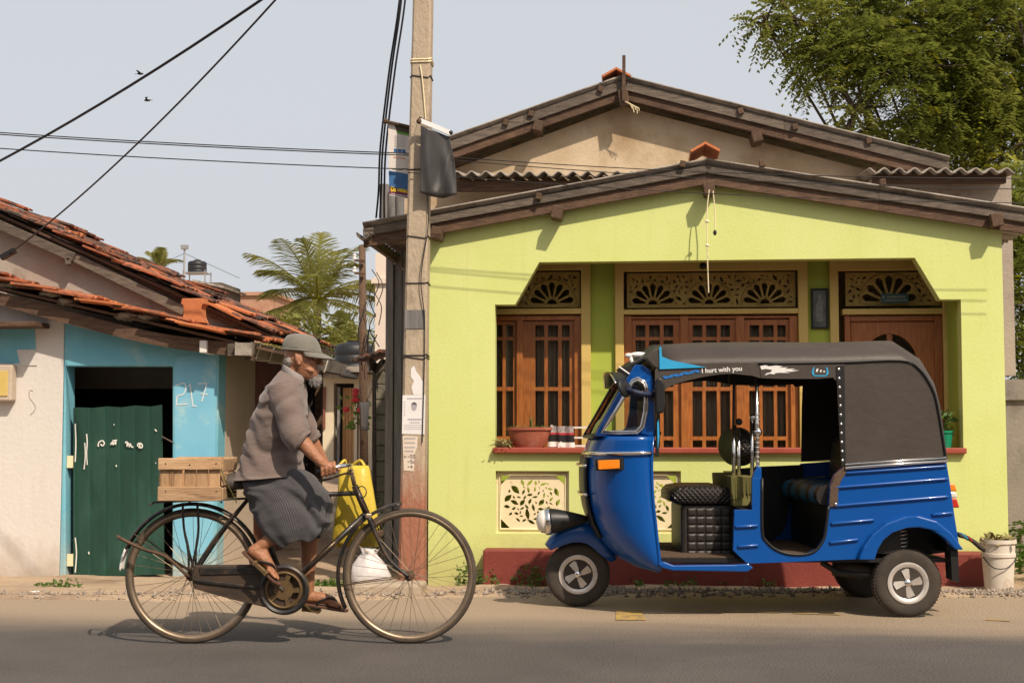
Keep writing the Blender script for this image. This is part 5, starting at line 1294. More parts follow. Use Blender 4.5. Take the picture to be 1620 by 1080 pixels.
# --- front cowl
CW = [(690, 936, 1034, 3.2), (704, 931, 1032, 3), (720, 927, 1031, 2.8), (745, 924.5, 1031, 2.7), (772, 925, 1032, 2.6), (800, 929.5, 1034, 2.6), (825, 937, 1037, 2.5), (845, 947, 1039, 2.5), (864, 962, 1041, 2.4), (880, 979, 1043, 2.3), (892, 1003, 1044, 2.2), (899, 1034, 1046, 2.2)]
def cowl(py, t, out=0.0):
    """t -1 (near) .. +1 (far)"""
    xf = interp(py, [(r[0], r[1]) for r in CW]); xr = interp(py, [(r[0], r[2]) for r in CW]); n = interp(py, [(r[0], r[3]) for r in CW])
    x0, x1 = T(xr, py, -.57).x, T(xf, py, -.1).x; z = lerp(T(xr, py, -.57).z, T(xf, py, -.1).z, abs(math.cos(t * math.pi / 2)) ** (2 / n))
    ct, st_ = abs(math.cos(t * math.pi / 2)) ** (2 / n), abs(math.sin(t * math.pi / 2)) ** (2 / n)
    return V((x0 + (x1 - x0) * ct - out * ct, (.57 + out) * (st_ if t > 0 else -st_), z))
rows = []
for i in range(len(CW) - 1):
    for f in (0, .5): rows.append([cowl(lerp(CW[i][0], CW[i + 1][0], f), k / 20 * 2 - 1) for k in range(21)])
rows.append([cowl(899, k / 20 * 2 - 1) for k in range(21)])
K(MB().loft(rows, wrap=False), 'front_cowl', M['blue'], smooth=True, solid=.014)
K(MB().tube([cowl(716, k / 30 * 2 - 1, .012) for k in range(31)], .013, 6), 'cowl_chrome', M['chrome'], smooth=True)
K(MB().tube([cowl(py, -1, .004) for py in (690, 720, 745, 772, 800, 825, 845, 864, 880, 892, 899)], .010, 6), 'cowl_edge', M['blue'], smooth=True)
rows = [[cowl(py, k / 8 * .5 - .25, .022) for k in range(9)] for py in (722, 745, 772, 800, 825, 848)]
K(MB().loft(rows, wrap=False), 'nose_guard', M['blk'], smooth=True, solid=.012)
for py in (735, 780): K(MB().tube([cowl(py, k / 8 * .6 - .3, .04) for k in range(9)], .009, 6), 'nose_bar', M['chrome'], smooth=True)
# A frame with quarter glass (follows the cowl's corner)
def fdep(x):
    xa_, xb_ = T(1034, 690, -.57).x, T(948, 690, -.4).x
    f = max(0, min(1, (x - xa_) / (xb_ - xa_))); return -.57 + .13 * f ** 2.2
def frame_plate(outer, holes, th, off, name, m, s=-1, **k):
    o2 = tp(outer, -.55); h2 = [tp(h, -.55) for h in holes]
    return K(MB().plate(o2, h2, lambda a, c, w: (a, s * (-fdep(a) + off - (th if w else 0)) if s > 0 else fdep(a) - off + (th if w else 0), c)), name, m, **k)
fo = [(1036, 691), (1034, 640), (1033, 600), (1028, 585), (1016, 577), (1004, 577), (1000, 584), (975, 628), (955, 664), (942, 690), (970, 691), (1000, 691)]
fh = [(957, 681), (980, 642), (1002, 604), (1009, 601), (1017, 606), (1021, 615), (1019, 650), (1014, 674), (1006, 682), (980, 682.5)]
for s in (-1, 1): frame_plate(fo, [fh], .03, 0, 'a_frame', M['blue'], s, bevel=.006)
K(MB().tube([V((t2(a, c, -.55)[0], fdep(t2(a, c, -.55)[0]) - .006, t2(a, c, -.55)[1])) for a, c in fh], .009, 6, closed=True), 'window_bead', M['chrome'], smooth=True)
ho = [(954, 684), (978, 642), (1000, 601), (1009, 597), (1020, 604), (1024.5, 615), (1023, 650), (1018, 676), (1008, 685), (980, 686)]
K(MB().tube([V((t2(a, c, -.55)[0], fdep(t2(a, c, -.55)[0]) - .004, t2(a, c, -.55)[1])) for a, c in ho], .007, 6, closed=True), 'window_bead', M['chrome'], smooth=True)
K(MB().plate(tp(fh, -.55), [], lambda a, c, w: (a, fdep(a) + .012 + .003 * w, c)), 'quarter_glass', M['wglass'])
# windscreen between the frames
ws0, ws1 = (944, 690), (1002, 580)
def wsf(u, v, off=0):
    a, c = T(*ws0, -.43), T(*ws1, -.43); p = lerp(a, c, v); y = lerp(-.43, .43, u)
    return (p.x - .05 * (1 - (2 * u - 1) ** 2) - off, y, p.z)
K(MB().grid(wsf, 12, 4), 'windscreen', M['wglass'], smooth=True, solid=.005)
for pts in ([wsf(0, k / 6) for k in range(7)], [wsf(1, k / 6) for k in range(7)], [wsf(k / 12, 0) for k in range(13)], [wsf(k / 12, 1) for k in range(13)]):
    K(MB().tube(pts, .015, 6), 'windscreen_rubber', M['blk'], smooth=True)
K(MB().tube([V(wsf(.35, .02, .02)), V(wsf(.25, .7, .02))], .007, 5), 'wiper', M['blk'])
# header over windscreen to hood
a, c = T(1002, 579, -.43), T(1044, 556, -.5)
K(MB().grid(lambda u, v: (lerp(a.x - .05 * (1 - (2 * u - 1) ** 2), c.x, v), lerp(-.45, .45, u) * lerp(1, 1.25, v), lerp(a.z, c.z + .06 * (1 - (2 * u - 1) ** 2), v)), 12, 4), 'header', M['blk'], smooth=True, solid=.02)
# sun visor
vis = [(1003, 577), (976, 582), (973, 589), (979, 601), (985, 612)]
va, vb, vc = T(1012, 584, -.5), T(974, 585, -.5), T(1016, 606, -.5)
def vf(u, v): 
    w = lerp(-.5, .5, u); dn_ = abs(2 * u - 1) ** 3 * .10
    return (lerp(va.x, vb.x, v) - .03 * (1 - (2 * u - 1) ** 2) * v, w, lerp(va.z, vb.z, v) - dn_ * (1 - .2 * v))
K(MB().grid(vf, 20, 5), 'sun_visor', M['blk'], smooth=True, solid=.006)
K(MB().tube([vf(k / 20, 1.0) for k in range(21)], .006, 5), 'visor_edge', M['chrome'], smooth=True)
side([(976, 583), (1000, 578), (1014, 583), (1016, 606), (1013, 609)], [], .505, .512, 'visor_side', M['blk'])
K(MB().tube([T(979, 580, -.516), T(996, 592, -.516), T(1015, 609, -.516)], .0055, 5), 'visor_edge', wpr); K(MB().ball(T(1013, 589, -.515), (.008, .003, .008), 8, 6), 'sticker', wpr)
side([(1008, 601), (1013, 597), (1015, 599), (1010, 604)], [], .5125, .515, 'sticker', wpr)
orn = MB(); p = T(1010, 561, -.3); orn.ball(p, (.055, .02, .018)); orn.ball(p + V((-.06, 0, -.005)), (.025, .018, .016)); orn.tube([p + V((-.05, 0, -.01)), p + V((-.035, 0, -.07))], .012, 7); orn.tube([p + V((.03, 0, 0)), p + V((.07, 0, .012))], [.014, .006], 7)
K(orn, 'roof_ornament', wpr, smooth=True)
# mirrors
md = T(987, 613, -.62)
K(MB().lathe([(.0, -.022), (.03, -.02), (.058, -.008), (.062, .006), (.055, .012), (.0, .014)], md, axis=(.75, -.55, .25), n=24), 'mirror', M['blk'], smooth=True)
K(MB().tube(smoothpath([md + V((.02, .01, -.01)), T(1005, 620, -.64), T(1018, 623, -.63), T(1036, 624, -.58)], 5), [.016] * 16, 8), 'mirror_arm', mat('navy wrapped arm', (.015, .022, .06), None, rough=.6), smooth=True)
b = MB()
for k in range(7): p = lerp(T(1001, 619.5, -.64), T(1032, 624, -.59), k / 6); b.torus(p, .0165, .004, (1, 0, .1), 12, 5)
K(b, 'arm_wrap', M['blk'], smooth=True)
rg = [[(p.x + dx, y, p.z + dz) for dx, dz in ((-.022, -.10), (.022, -.10), (.036, -.05), (.03, .08), (.012, .11), (-.012, .11), (-.026, .06))] for y, p in ((-.66, T(1043, 627, -.64)), (-.60, T(1043, 627, -.64)))]
K(MB().loft(rg), 'rear_view_mirror', M['blk'], bevel=.01)
K(MB().tube([T(1032, 632, -.57), T(1041, 630, -.61)], .012, 6), 'mirror_bracket', M['matbrown'])
side([(1038.5, 662), (1043, 657), (1044.5, 690), (1042, 722), (1037, 722)], [], .575, .60, 'door_grip', M['blk'], bevel=.004)
side([(1039.5, 667), (1042, 662), (1043, 690), (1040.5, 712)], [], .601, .606, 'grip_insert', M['cyan'])
# indicator and headlamp
side([(942, 726), (991, 724), (991, 743), (943, 745)], [], .49, .555, 'indicator_base', M['blk'], bevel=.006)
side([(946, 728), (981, 727), (981, 741), (947, 743)], [], .556, .572, 'indicator_lens', M['amber'], bevel=.006)
hl = T(868, 824, -.12)
K(MB().lathe([(.01, .26), (.028, .22), (.055, .13), (.075, .05), (.082, .0), (.082, -.004)], hl, axis=(1, 0, .06), n=28), 'headlamp_shell', M['blk'], smooth=True)
K(MB().lathe([(.084, .016), (.088, .0), (.086, -.02), (.076, -.024)], hl, axis=(1, 0, .06), n=28), 'headlamp_ring', M['chrome'], smooth=True)
K(MB().lathe([(.077, -.02), (.07, -.05), (.045, -.072), (.002, -.08)], hl, axis=(1, 0, .06), n=28), 'headlamp_lens', M['clearlens'], smooth=True)
# front mudguard
wc = T(914, 906, 0); wc.z = .205
gu = [(863, 862), (870, 851), (882, 838), (898, 828), (916, 824), (935, 827), (950, 838), (961, 853), (969, 869), (976, 884)]
rg = []
for i, (px, py) in enumerate(gu):
    p = T(px, py, -.05); d = (p - wc); d.y = 0; d.normalize(); hw = lerp(.075, .10, math.sin(math.pi * min(1, i / 8)))
    rg.append([(p.x - d.x * dd, y * hw, p.z - d.z * dd) for y, dd in ((-1, .045 + .085 * math.sin(math.pi * i / 9)), (-.97, .03), (-.75, .008), (-.4, 0), (0, -.003), (.4, 0), (.75, .008), (.97, .03), (1, .045 + .085 * math.sin(math.pi * i / 9)))])
K(MB().loft(rg, wrap=False), 'front_mudguard', M['blue'], smooth=True, solid=.006)
K(MB().tube([wc + V((.03, .09, .0)), wc + V((.13, .09, .30)), wc + V((.22, .05, .62))], .02, 8), 'fork', M['blk'], smooth=True)
# wheels
def wheel(c, face, name='wheel', rot=0.0):
    s = -1 if face < 0 else 1
    ty = MB().lathe([(.118, -.044), (.135, -.05), (.17, -.053), (.192, -.047), (.203, -.032), (.2055, 0), (.203, .032), (.192, .047), (.17, .053), (.135, .05), (.118, .044)], (0, 0, 0), (0, 1, 0), 48)
    w = ty.build(name, M['rubber'], tk_, smooth=True); w.location = c
    b_ = MB()
    for k in range(60):
        a = 2 * math.pi * k / 60
        for y in (-.03, 0, .03): e = V((math.cos(a), 0, math.sin(a))); b_.box(0, 0, 0, 0, 0, 0) if False else b_.bar(e * (.2035 if y == 0 else .2015) + V((0, y - .009, 0)), e * (.2035 if y == 0 else .2015) + V((0, y + .009, 0)), .012, .006, e)
    b_.build('tread', M['rubber'], w)
    MB().lathe([(.122, s * .046), (.124, s * .052), (.116, s * .054), (.098, s * .046), (.088, s * .040), (.084, s * .028)], (0, 0, 0), (0, 1, 0), 40, cap=False).build('rim', M['alu'], w, smooth=True, angle=40)
    MB().lathe([(.119, s * .03), (.10, s * .022), (.085, s * .012), (.03, s * .016), (.001, s * .018)], (0, 0, 0), (0, 1, 0), 40).build('wheel_dish', M['wheeldark'], w, smooth=True, angle=40)
    for k in range(4):
        a0 = rot + k * math.pi / 2; pts = []
        pts = [(.02 * math.cos(a0 - .5), .02 * math.sin(a0 - .5)), (.082 * math.cos(a0 - .42), .082 * math.sin(a0 - .42)), (.088 * math.cos(a0), .088 * math.sin(a0)), (.082 * math.cos(a0 + .42), .082 * math.sin(a0 + .42)), (.02 * math.cos(a0 + .5), .02 * math.sin(a0 + .5))]
        MB().plate(pts, [], lambda a, c_, w_: (a, s * (.042 + .004 * (1 if w_ else 0) + .13 * (a * -math.sin(a0) + c_ * math.cos(a0))), c_)).build('hub_cap_blade', M['alu'], w)
    MB().lathe([(.022, s * .02), (.022, s * .046), (.012, s * .054), (.001, s * .055)], (0, 0, 0), (0, 1, 0), 16).build('hub', M['chrome'], w, smooth=True, angle=40)
    for k in range(4):
        a0 = rot + math.pi / 4 + k * math.pi / 2; MB().lathe([(.008, s * .018), (.008, s * .03), (.001, s * .031)], (.06 * math.cos(a0), 0, .06 * math.sin(a0)), (0, 1, 0), 8).build('wheel_nut', M['blk'], w)
    return w
wheel(V((wc.x, 0, .2055)), -1, rot=R(110))
rw = T(1433, 917, -.51)
for s in (-1, 1): wheel(V((rw.x, s * .51, .2055)), s, rot=R(95))
# undercarriage
K(MB().tube([(rw.x, -.45, .2055), (rw.x, .45, .2055)], .035, 10), 'axle', M['blk']); K(MB().box(rw.x - .25, rw.x + .22, -.3, .3, .20, .36), 'gearbox', M['blk'], bevel=.03)
K(MB().tube([T(1318, 897, -.4), T(1390, 905, -.42)], .05, 12), 'silencer', M['rubber'], smooth=True); K(MB().tube([T(1300, 889, -.45), T(1325, 905, -.45), T(1400, 912, -.46)], .018, 8), 'trailing_arm', M['blk'])
b = MB(); p = T(1425, 856, -.48)
b.tube([p + V((.035 * math.cos(t * .8), .035 * math.sin(t * .8), -.07 + .14 * t / 47)) for t in range(48)], .008, 5); K(b, 'spring', M['steel'], smooth=True)
K(MB().xz(tp([(1376, 888), (1384, 866), (1394, 850), (1410, 838), (1435, 830), (1460, 831), (1484, 839), (1500, 853), (1510, 870)], -.3), [], -.34, -.30), 'wheel_well', M['blk'])
side([(1502, 870), (1514, 871), (1516, 921), (1505, 917)], [], .50, .62, 'mud_flap', M['blk']); side([(1503, 870), (1513, 871), (1514, 905), (1506, 903)], [], .50, .62, 'mud_flap', M['blk'], 1)
K(MB().box(t2(1500, 866, -HB)[0], t2(1517, 866, -HB)[0], -.58, .58, t2(1500, 874, -HB)[1], t2(1500, 866, -HB)[1] + .02), 'rear_valance', M['blk'])
a = T(1519, 850, -.56)
K(MB().grid(lambda u, v: (a.x + .0 + .15 * u, a.y + .10 * v, a.z + .01 - .07 * u * u - .02 * u + .01 * v), 8, 3), 'bumper_end', M['rubber'], smooth=True, solid=.022)
K(MB().grid(lambda u, v: (a.x + .012 + .035 * u, a.y - .001 + .102 * v, a.z + .024 - .03 * u), 4, 3), 'bumper_reflector', M['cyan'], solid=.006); K(MB().grid(lambda u, v: (a.x + .052 + .02 * u, a.y - .001 + .102 * v, a.z + .008 - .03 * u), 4, 3), 'bumper_reflector', M['redlens'], solid=.006)
# tail lamp
for (y0, y1, mm) in ((764, 777, 'amber'), (777.3, 787, 'clearlens'), (787.3, 803, 'redlens')):
    f = lambda py: interp(py, [(764, 1502.5), (803, 1508)])
    side([(f(y0) - 2, y0), (f(y0) + 9, y0 + 1), (f(y1) + 11.5, y1), (f(y1) - 2, y1)], [], .46, .59, 'tail_lamp', M[mm], bevel=.008)
# running board
side([(1041, 892), (1049, 898), (1064, 902), (1182, 904), (1192, 898), (1184, 891), (1160, 893), (1066, 894), (1050, 888)], [], .54, .60, 'running_board', M['blue'], bevel=.006)
K(MB().box(t2(1046, 893, -HB)[0], t2(1165, 893, -HB)[0], -.54, .54, zf + .021, zf + .03), 'driver_mat', M['matbrown'])
# driver seat: quilted base, cushion, pod backrest, chrome rods
def quilt(x0, x1, z0, z1, y, nx, nz, dep):
    return lambda u, v: (lerp(x0, x1, u), y - dep * (1 - (1 - abs(math.sin(u * nx * math.pi))) ** 3) * (1 - (1 - abs(math.sin(v * nz * math.pi))) ** 3), lerp(z0, z1, v))
sx0, sx1 = t2(1078, 800, -.29)[0], t2(1161, 800, -.29)[0]; sz0, sz1 = t2(1100, 884, -.29)[1], t2(1100, 798, -.29)[1]
sb_ = K(MB().box(sx0, sx1, -.285, .285, sz0 - .03, sz1), 'driver_seat_base', M['leather'], bevel=.02)
K(MB().grid(quilt(sx0 + .035, sx1 - .02, sz0, sz1 - .02, -.288, 5, 6, .010), 60, 60), 'quilting', M['leather'], sb_, smooth=True)
cu0, cu1 = t2(1061, 797, -.3)[0], t2(1162, 797, -.3)[0]; cz0, cz1 = t2(1100, 798, -.3)[1], t2(1100, 768, -.3)[1]
m = mat('diamond quilted leatherette', (.024, .02, .018), (.034, .028, .024), 8, .4); M['diamond'] = m
t = m.node_tree; N = t.nodes; L = t.links; tc = N.new('ShaderNodeTexCoord')
wv = []
for ang in (45, -45):
    mp = N.new('ShaderNodeMapping'); mp.inputs['Rotation'].default_value = (0, R(ang), 0); L.new(tc.outputs['Object'], mp.inputs[0])
    w_ = N.new('ShaderNodeTexWave'); w_.inputs['Scale'].default_value = 14; w_.wave_profile = 'SIN'; L.new(mp.outputs[0], w_.inputs[0]); wv.append(w_)
mu = N.new('ShaderNodeMath'); mu.operation = 'MINIMUM'; L.new(wv[0].outputs['Fac'], mu.inputs[0]); L.new(wv[1].outputs['Fac'], mu.inputs[1])
bp = N.new('ShaderNodeBump'); bp.inputs['Strength'].default_value = .8; bp.inputs['Distance'].default_value = .012; L.new(mu.outputs[0], bp.inputs['Height']); L.new(bp.outputs[0], N['Principled BSDF'].inputs['Normal'])
rg = []
for y, e in ((-.315, .03), (-.30, .008), (-.27, 0), (.27, 0), (.30, .008), (.315, .03)):
    rg.append([(x, y, z) for x, z in ((cu0 + e, cz0 + .02 + e * .5), (cu0 + e, cz0 + .07), (cu0 + .03 + e, cz1 - .012 - e), (cu0 + .10, cz1 - e * .8), (cu1 - .08, cz1 - e * .8), (cu1 - .015 - e, cz1 - .02 - e), (cu1 - e, cz0 + .06), (cu1 - e, cz0 + e * .5), (cu0 + .05 + e, cz0 + e * .5))])
K(MB().loft(rg), 'driver_cushion', m, smooth=True, angle=60)
pc_ = T(1170, 706, -.05)
b = MB().ball(pc_, (.10, .26, .125), 28, 18, Matrix.Rotation(R(-12), 3, 'Y')); K(b, 'driver_backrest', m, smooth=True)
b = MB().ball(pc_ + V((-.035, .01, -.005)), (.095, .25, .12), 24, 14, Matrix.Rotation(R(-12), 3, 'Y')); K(b, 'backrest_shell', M['olive'], smooth=True)
for px, py0, py1, r_, mm in ((1161, 672, 756, .012, 'chrome'), (1169, 678, 756, .012, 'chrome'), (1190, 662, 760, .013, 'chrome')):
    K(MB().tube([T(px, py0, -.3), T(px, py1 + 16, -.3)], r_, 10), 'backrest_rod', M[mm], smooth=True)
K(MB().ball(T(1169, 667, -.3), .022, 14, 10), 'knob', M['blk'], smooth=True); K(MB().ball(T(1191, 660, -.3), .022, 14, 10), 'knob', M['chrome'], smooth=True)
K(MB().tube([T(1197, 597, -.56), T(1199, 758, -.56)], .011, 10), 'hood_post', M['chrome'], smooth=True)
b = MB()
for k in range(13): b.torus(T(1198, 655 + k * 7.5, -.56), .012, .004, (0, 0, 1), 14, 5)
K(b, 'post_rings', M['steel'], smooth=True); K(MB().ball(T(1199, 683, -.56), .026, 16, 10), 'post_knob', M['chrome'], smooth=True)
K(MB().tube([T(1161, 598, -.3), T(1160, 680, -.3)], .008, 8), 'inner_rod', M['blk'])
b = MB()
K(MB().loft([[(x, y, z) for x, z in ((T(1156, 753, -.4).x, T(1156, 753, -.4).z), (T(1194, 753, -.4).x, T(1156, 753, -.4).z), (T(1192, 785, -.4).x, T(1156, 785, -.4).z), (T(1182, 800, -.4).x, T(1156, 800, -.4).z), (T(1160, 801, -.4).x, T(1156, 801, -.4).z))] for y in (-.42, .42)]), 'fringe_panel', M['olive'], bevel=.008)
for k in range(22):
    a = T(1157 + k * 1.7, 754, -.425); K(MB().tube([a, a + V((random.uniform(-.004, .004), -.004, -.10 - .05 * random.random()))], .0032, 4), 'tassel', M['olive'])
side([(1190, 757), (1205, 757), (1205, 740), (1199, 736), (1193, 748)], [], .555, .598, 'post_socket', M['blue'], bevel=.006)
# handlebar and dash
hb0 = T(1010, 690, 0)
K(MB().tube(smoothpath([hb0 + V((.10, -.33, .02)), hb0 + V((.04, -.2, .03)), hb0 + V((0, 0, .02)), hb0 + V((.04, .2, .03)), hb0 + V((.10, .33, .02))], 5), .015, 8), 'handlebar', M['blk'], smooth=True)
K(MB().tube([hb0, hb0 + V((-.02, 0, -.55))], .03, 10), 'steering_column', M['blk'], smooth=True)
K(MB().box(T(960, 692, -.3).x, T(1020, 692, -.3).x, -.38, .38, T(1000, 703, -.3).z, T(1000, 690, -.3).z), 'dashboard', M['blk'], bevel=.02)
# ================================================================ BICYCLE
ZBk = 7.41
bk0 = Dp(452, 1014, ZBk); bk0.z = 0
bi = thing('bicycle', 'old black roadster bicycle with rod brakes, full chain case and rear carrier', 'bicycle', bk0, YAW)
def B(px, py, d=0.0):
    p = Dp(px, py, ZBk + d) - bk0
    return V((p.dot(RT), d, p.z))
def b2(px, py, d=0.0): p = B(px, py, d); return (p.x, p.z)
def C(b, name, m, par=None, **k): return b.build(name, m, par or bi, **k)
M['bikeblack'] = mat('worn black enamel', (.014, .013, .012), (.022, .02, .018), 8, .4, coat=.1, dirt=(.09, .055, .033), dscale=14, damt=(.48, .66))
M['casebrown'] = mat('rusty black chain case', (.030, .022, .017), (.075, .046, .028), 9, .55, bump=.15, dirt=(.11, .065, .036), dscale=12, damt=(.55, .72), stretch=(.5, 1, 2))
M['rust'] = mat('rusty brown steel', (.07, .04, .024), (.14, .08, .045), 12, .7, metal=.2, bump=.2)
M['biketyre'] = mat('dusty brown tyre', (.055, .042, .031), (.10, .075, .052), 9, .9, bump=.2, bscale=60)
M['rimsteel'] = mat('tarnished rim steel', (.34, .26, .18), (.22, .16, .11), 12, .4, metal=.7)
M['brass'] = mat('brassy grime', (.20, .13, .055), (.12, .075, .035), 14, .5, metal=.4)
M['saddle'] = mat('old saddle leather', (.05, .042, .036), (.075, .062, .05), 10, .6)
RWH = .354
rh, fhb = B(304, 909), B(648, 911); rh.z = fhb.z = RWH
bb = B(453, 930)
def bwheel(c):
    w = C(MB().torus((0, 0, 0), RWH - .017, .017, (0, 1, 0), 72, 10), 'wheel', M['biketyre'], smooth=True); w.location = c
    MB().lathe([(.320, -.014), (.332, -.017), (.336, -.013), (.322, -.006), (.312, 0), (.322, .006), (.336, .013), (.332, .017), (.320, .014), (.308, 0)], (0, 0, 0), (0, 1, 0), 72, closed=True).build('rim', M['rimsteel'], w, smooth=True)
    sp = MB()
    for k in range(36):
        a = 2 * math.pi * k / 36; s = -1 if k % 2 else 1; off = .42 * (1 if (k // 2) % 2 else -1)
        sp.tube([(.022 * math.cos(a + off * 2.2), s * .028, .022 * math.sin(a + off * 2.2)), (.312 * math.cos(a), 0, .312 * math.sin(a))], .00125, 4)
    sp.build('spokes', M['rimsteel'], w)
    MB().lathe([(.012, -.055), (.012, -.034), (.026, -.032), (.026, -.026), (.016, -.02), (.016, .02), (.026, .026), (.026, .032), (.012, .034), (.012, .055)], (0, 0, 0), (0, 1, 0), 16).build('hub', M['rust'], w, smooth=True, angle=40)
    return w
bwheel(rh); bwheel(fhb)
def tb(pts, r, name, m='bikeblack', n=10, **k): return C(MB().tube(pts, r, n), name, M[m], smooth=True, **k)
st_top = B(394, 776); ht0, ht1 = B(561, 768), B(581, 814)
tb([bb, st_top], .0145, 'seat_tube'); tb([bb, ht1 + V((-.005, 0, .01))], .016, 'down_tube'); tb([lerp(bb, st_top, .93), lerp(ht0, ht1, .25)], .0135, 'top_tube')
tb([ht0, ht1], .018, 'head_tube')
for s in (-1, 1):
    tb(smoothpath([bb + V((-.04, s * .035, 0)), lerp(bb, rh, .5) + V((0, s * .055, 0)), rh + V((0, s * .06, 0))], 4), .009, 'chain_stay')
    tb(smoothpath([lerp(bb, st_top, .95) + V((0, s * .016, 0)), lerp(st_top, rh, .5) + V((0, s * .05, 0)), rh + V((0, s * .06, 0))], 4), .008, 'seat_stay')
    tb(smoothpath([B(583, 818, s * .05), B(596, 848, s * .052), B(612, 880, s * .055), B(630, 899, s * .056), fhb + V((0, s * .058, 0))], 5), [.013 - .0003 * k for k in range(21)], 'fork_blade')
C(MB().bar(B(583, 816, -.06), B(583, 816, .06), .035, .03), 'fork_crown', M['rimsteel'], bevel=.008)
# lettering flake on the down tube
tb([lerp(bb, ht1, .38) + V((-.006, -.014, .006)), lerp(bb, ht1, .62) + V((-.006, -.014, .006))], .0035, 'tube_decal', 'rimsteel', 6)
# stem and bars
tb([ht0, B(555, 742)], .012, 'stem', 'rimsteel')
for s in (-1, 1):
    tb(smoothpath([B(555, 741), B(556, 737, s * .10), B(550, 736, s * .2), B(535, 738, s * .26), B(505, 746, s * .275)], 6), .0115, 'handlebar', 'chrome')
    tb([B(529, 740, s * .268), B(502, 747, s * .277)], .0165, 'grip', 'blk')
    tb(smoothpath([B(504, 760, s * .24), B(522, 757, s * .24), B(545, 749, s * .18), B(557, 748, s * .06)], 5), .0055, 'brake_lever', 'rust')
    tb([B(557, 748, s * .06), B(570, 790, s * .045), B(600, 838, s * .045)], .004, 'brake_rod', 'rust')
C(MB().box(B(596, 830).x, B(606, 830).x, -.05, .05, B(600, 848).z, B(600, 838).z), 'brake_stirrup', M['rust'], bevel=.006)
C(MB().torus(B(572, 778, -.05), .03, .003, (.5, 1, 0), 20, 5), 'cable_loop', M['wire'])
# mudguards
def guard(c, a0, a1, rad, w, name, m, n=30, par=None):
    rg = []
    for i in range(n + 1):
        a = R(lerp(a0, a1, i / n)); e = V((math.cos(a), 0, math.sin(a)))
        rg.append([c + e * (rad - dd) + V((0, y * w, 0)) for y, dd in ((-1, .014), (-.8, .004), (-.4, 0), (0, -.002), (.4, 0), (.8, .004), (1, .014))])
    return C(MB().loft(rg, wrap=False), name, M[m], par, smooth=True, solid=.003)
guard(fhb, 97, 207, .386, .03, 'front_mudguard', 'bikeblack'); g_ = guard(rh, 8, 158, .382, .03, 'rear_mudguard', 'bikeblack'); guard(rh, 158.3, 176, .384, .031, 'mudguard_tail', 'whitepaint', 8)
for s in (-1, 1):
    tb([rh + V((0, s * .055, 0)), rh + V((-.30, s * .034, .22))], .003, 'mudguard_stay', 'rust', 6); tb([fhb + V((0, s * .055, 0)), fhb + V((-.365, s * .034, -.05))], .003, 'mudguard_stay', 'rust', 6)
# chain case: upper and lower arms and disc cover
yc = -.062
C(MB().xz([b2(a, c, yc) for a, c in ((308, 893), (440, 892), (458, 900), (462, 955), (446, 966), (425, 961), (370, 948), (306, 930), (303, 912))], [], yc - .014, yc + .012), 'chain_case', M['casebrown'], bevel=.009)
C(MB().xz([b2(a, c, yc) for a, c in ((316, 897), (428, 897), (424, 906), (318, 908))], [], yc - .021, yc - .0145), 'chain_case_panel', M['bikeblack'], bevel=.004)
C(MB().xz([b2(a, c, yc) for a, c in ((308, 914), (330, 917), (420, 927), (421, 932), (330, 923), (308, 919))], [], yc - .024, yc - .0145), 'chain_case_panel', M['bikeblack'], bevel=.004)
bc_ = V((bb.x, yc, bb.z))
C(MB().lathe([(.128, -.022), (.132, 0), (.128, .014), (.10, .016), (.10, -.018), (.118, -.027)], bc_, (0, 1, 0), 40, closed=True), 'chain_case_ring', M['bikeblack'], smooth=True, angle=40)
holes = []
for k in range(5):
    a0, a1 = 2 * math.pi * (k + .14) / 5, 2 * math.pi * (k + .86) / 5
    holes.append([(bb.x + .082 * math.cos(lerp(a0, a1, j / 6)), bb.z + .082 * math.sin(lerp(a0, a1, j / 6))) for j in range(7)] + [(bb.x + .05 * math.cos(lerp(a1, a0, j / 4)), bb.z + .05 * math.sin(lerp(a1, a0, j / 4))) for j in range(5)])
C(MB().xz([(bb.x + .099 * math.cos(2 * math.pi * j / 40), bb.z + .099 * math.sin(2 * math.pi * j / 40)) for j in range(40)], holes, yc - .024, yc - .017), 'chainwheel', M['brass']); C(MB().torus(bc_ + V((0, -.025, 0)), .09, .006, (0, 1, 0), 40, 6), 'chainwheel_rim', M['brass'], smooth=True)
C(MB().lathe([(.099, .006), (.099, .008), (.001, .009)], bc_, (0, 1, 0), 32), 'chain_case_back', M['rust'])
tb([bb + V((0, -.085, 0)), bb + V((0, .085, 0))], .018, 'bottom_bracket', 'rust')
pn, pf = B(416, 896, -.10), B(491, 965, .10)
tb([bb + V((0, -.085, 0)), V((pn.x, -.09, pn.z))], [.011, .009], 'crank', 'chrome'); tb([bb + V((0, .085, 0)), V((pf.x, .09, pf.z))], [.011, .009], 'crank', 'brass')
def pedal(p, s, ang):
    rot = Matrix.Rotation(R(ang), 3, 'Y'); b = MB()
    for sx in (-1, 1): b.box(-.048 if sx < 0 else .028, -.028 if sx < 0 else .048, 0, .095, -.012, .012)
    b.box(-.0279, .0279, .04, .06, -.008, .008); b.box(-.0279, .0279, 0, .01, -.01, .01); b.box(-.0279, .0279, .085, .095, -.01, .01)
    b.v = [V((p.x, p.y, p.z)) + rot @ V((v.x, v.y * s, v.z)) for v in b.v]
    C(b, 'pedal', M['brass'], bevel=.003)
pedal(V((pn.x, -.10, pn.z)), -1, 42); pedal(V((pf.x, .10, pf.z)), 1, 8)
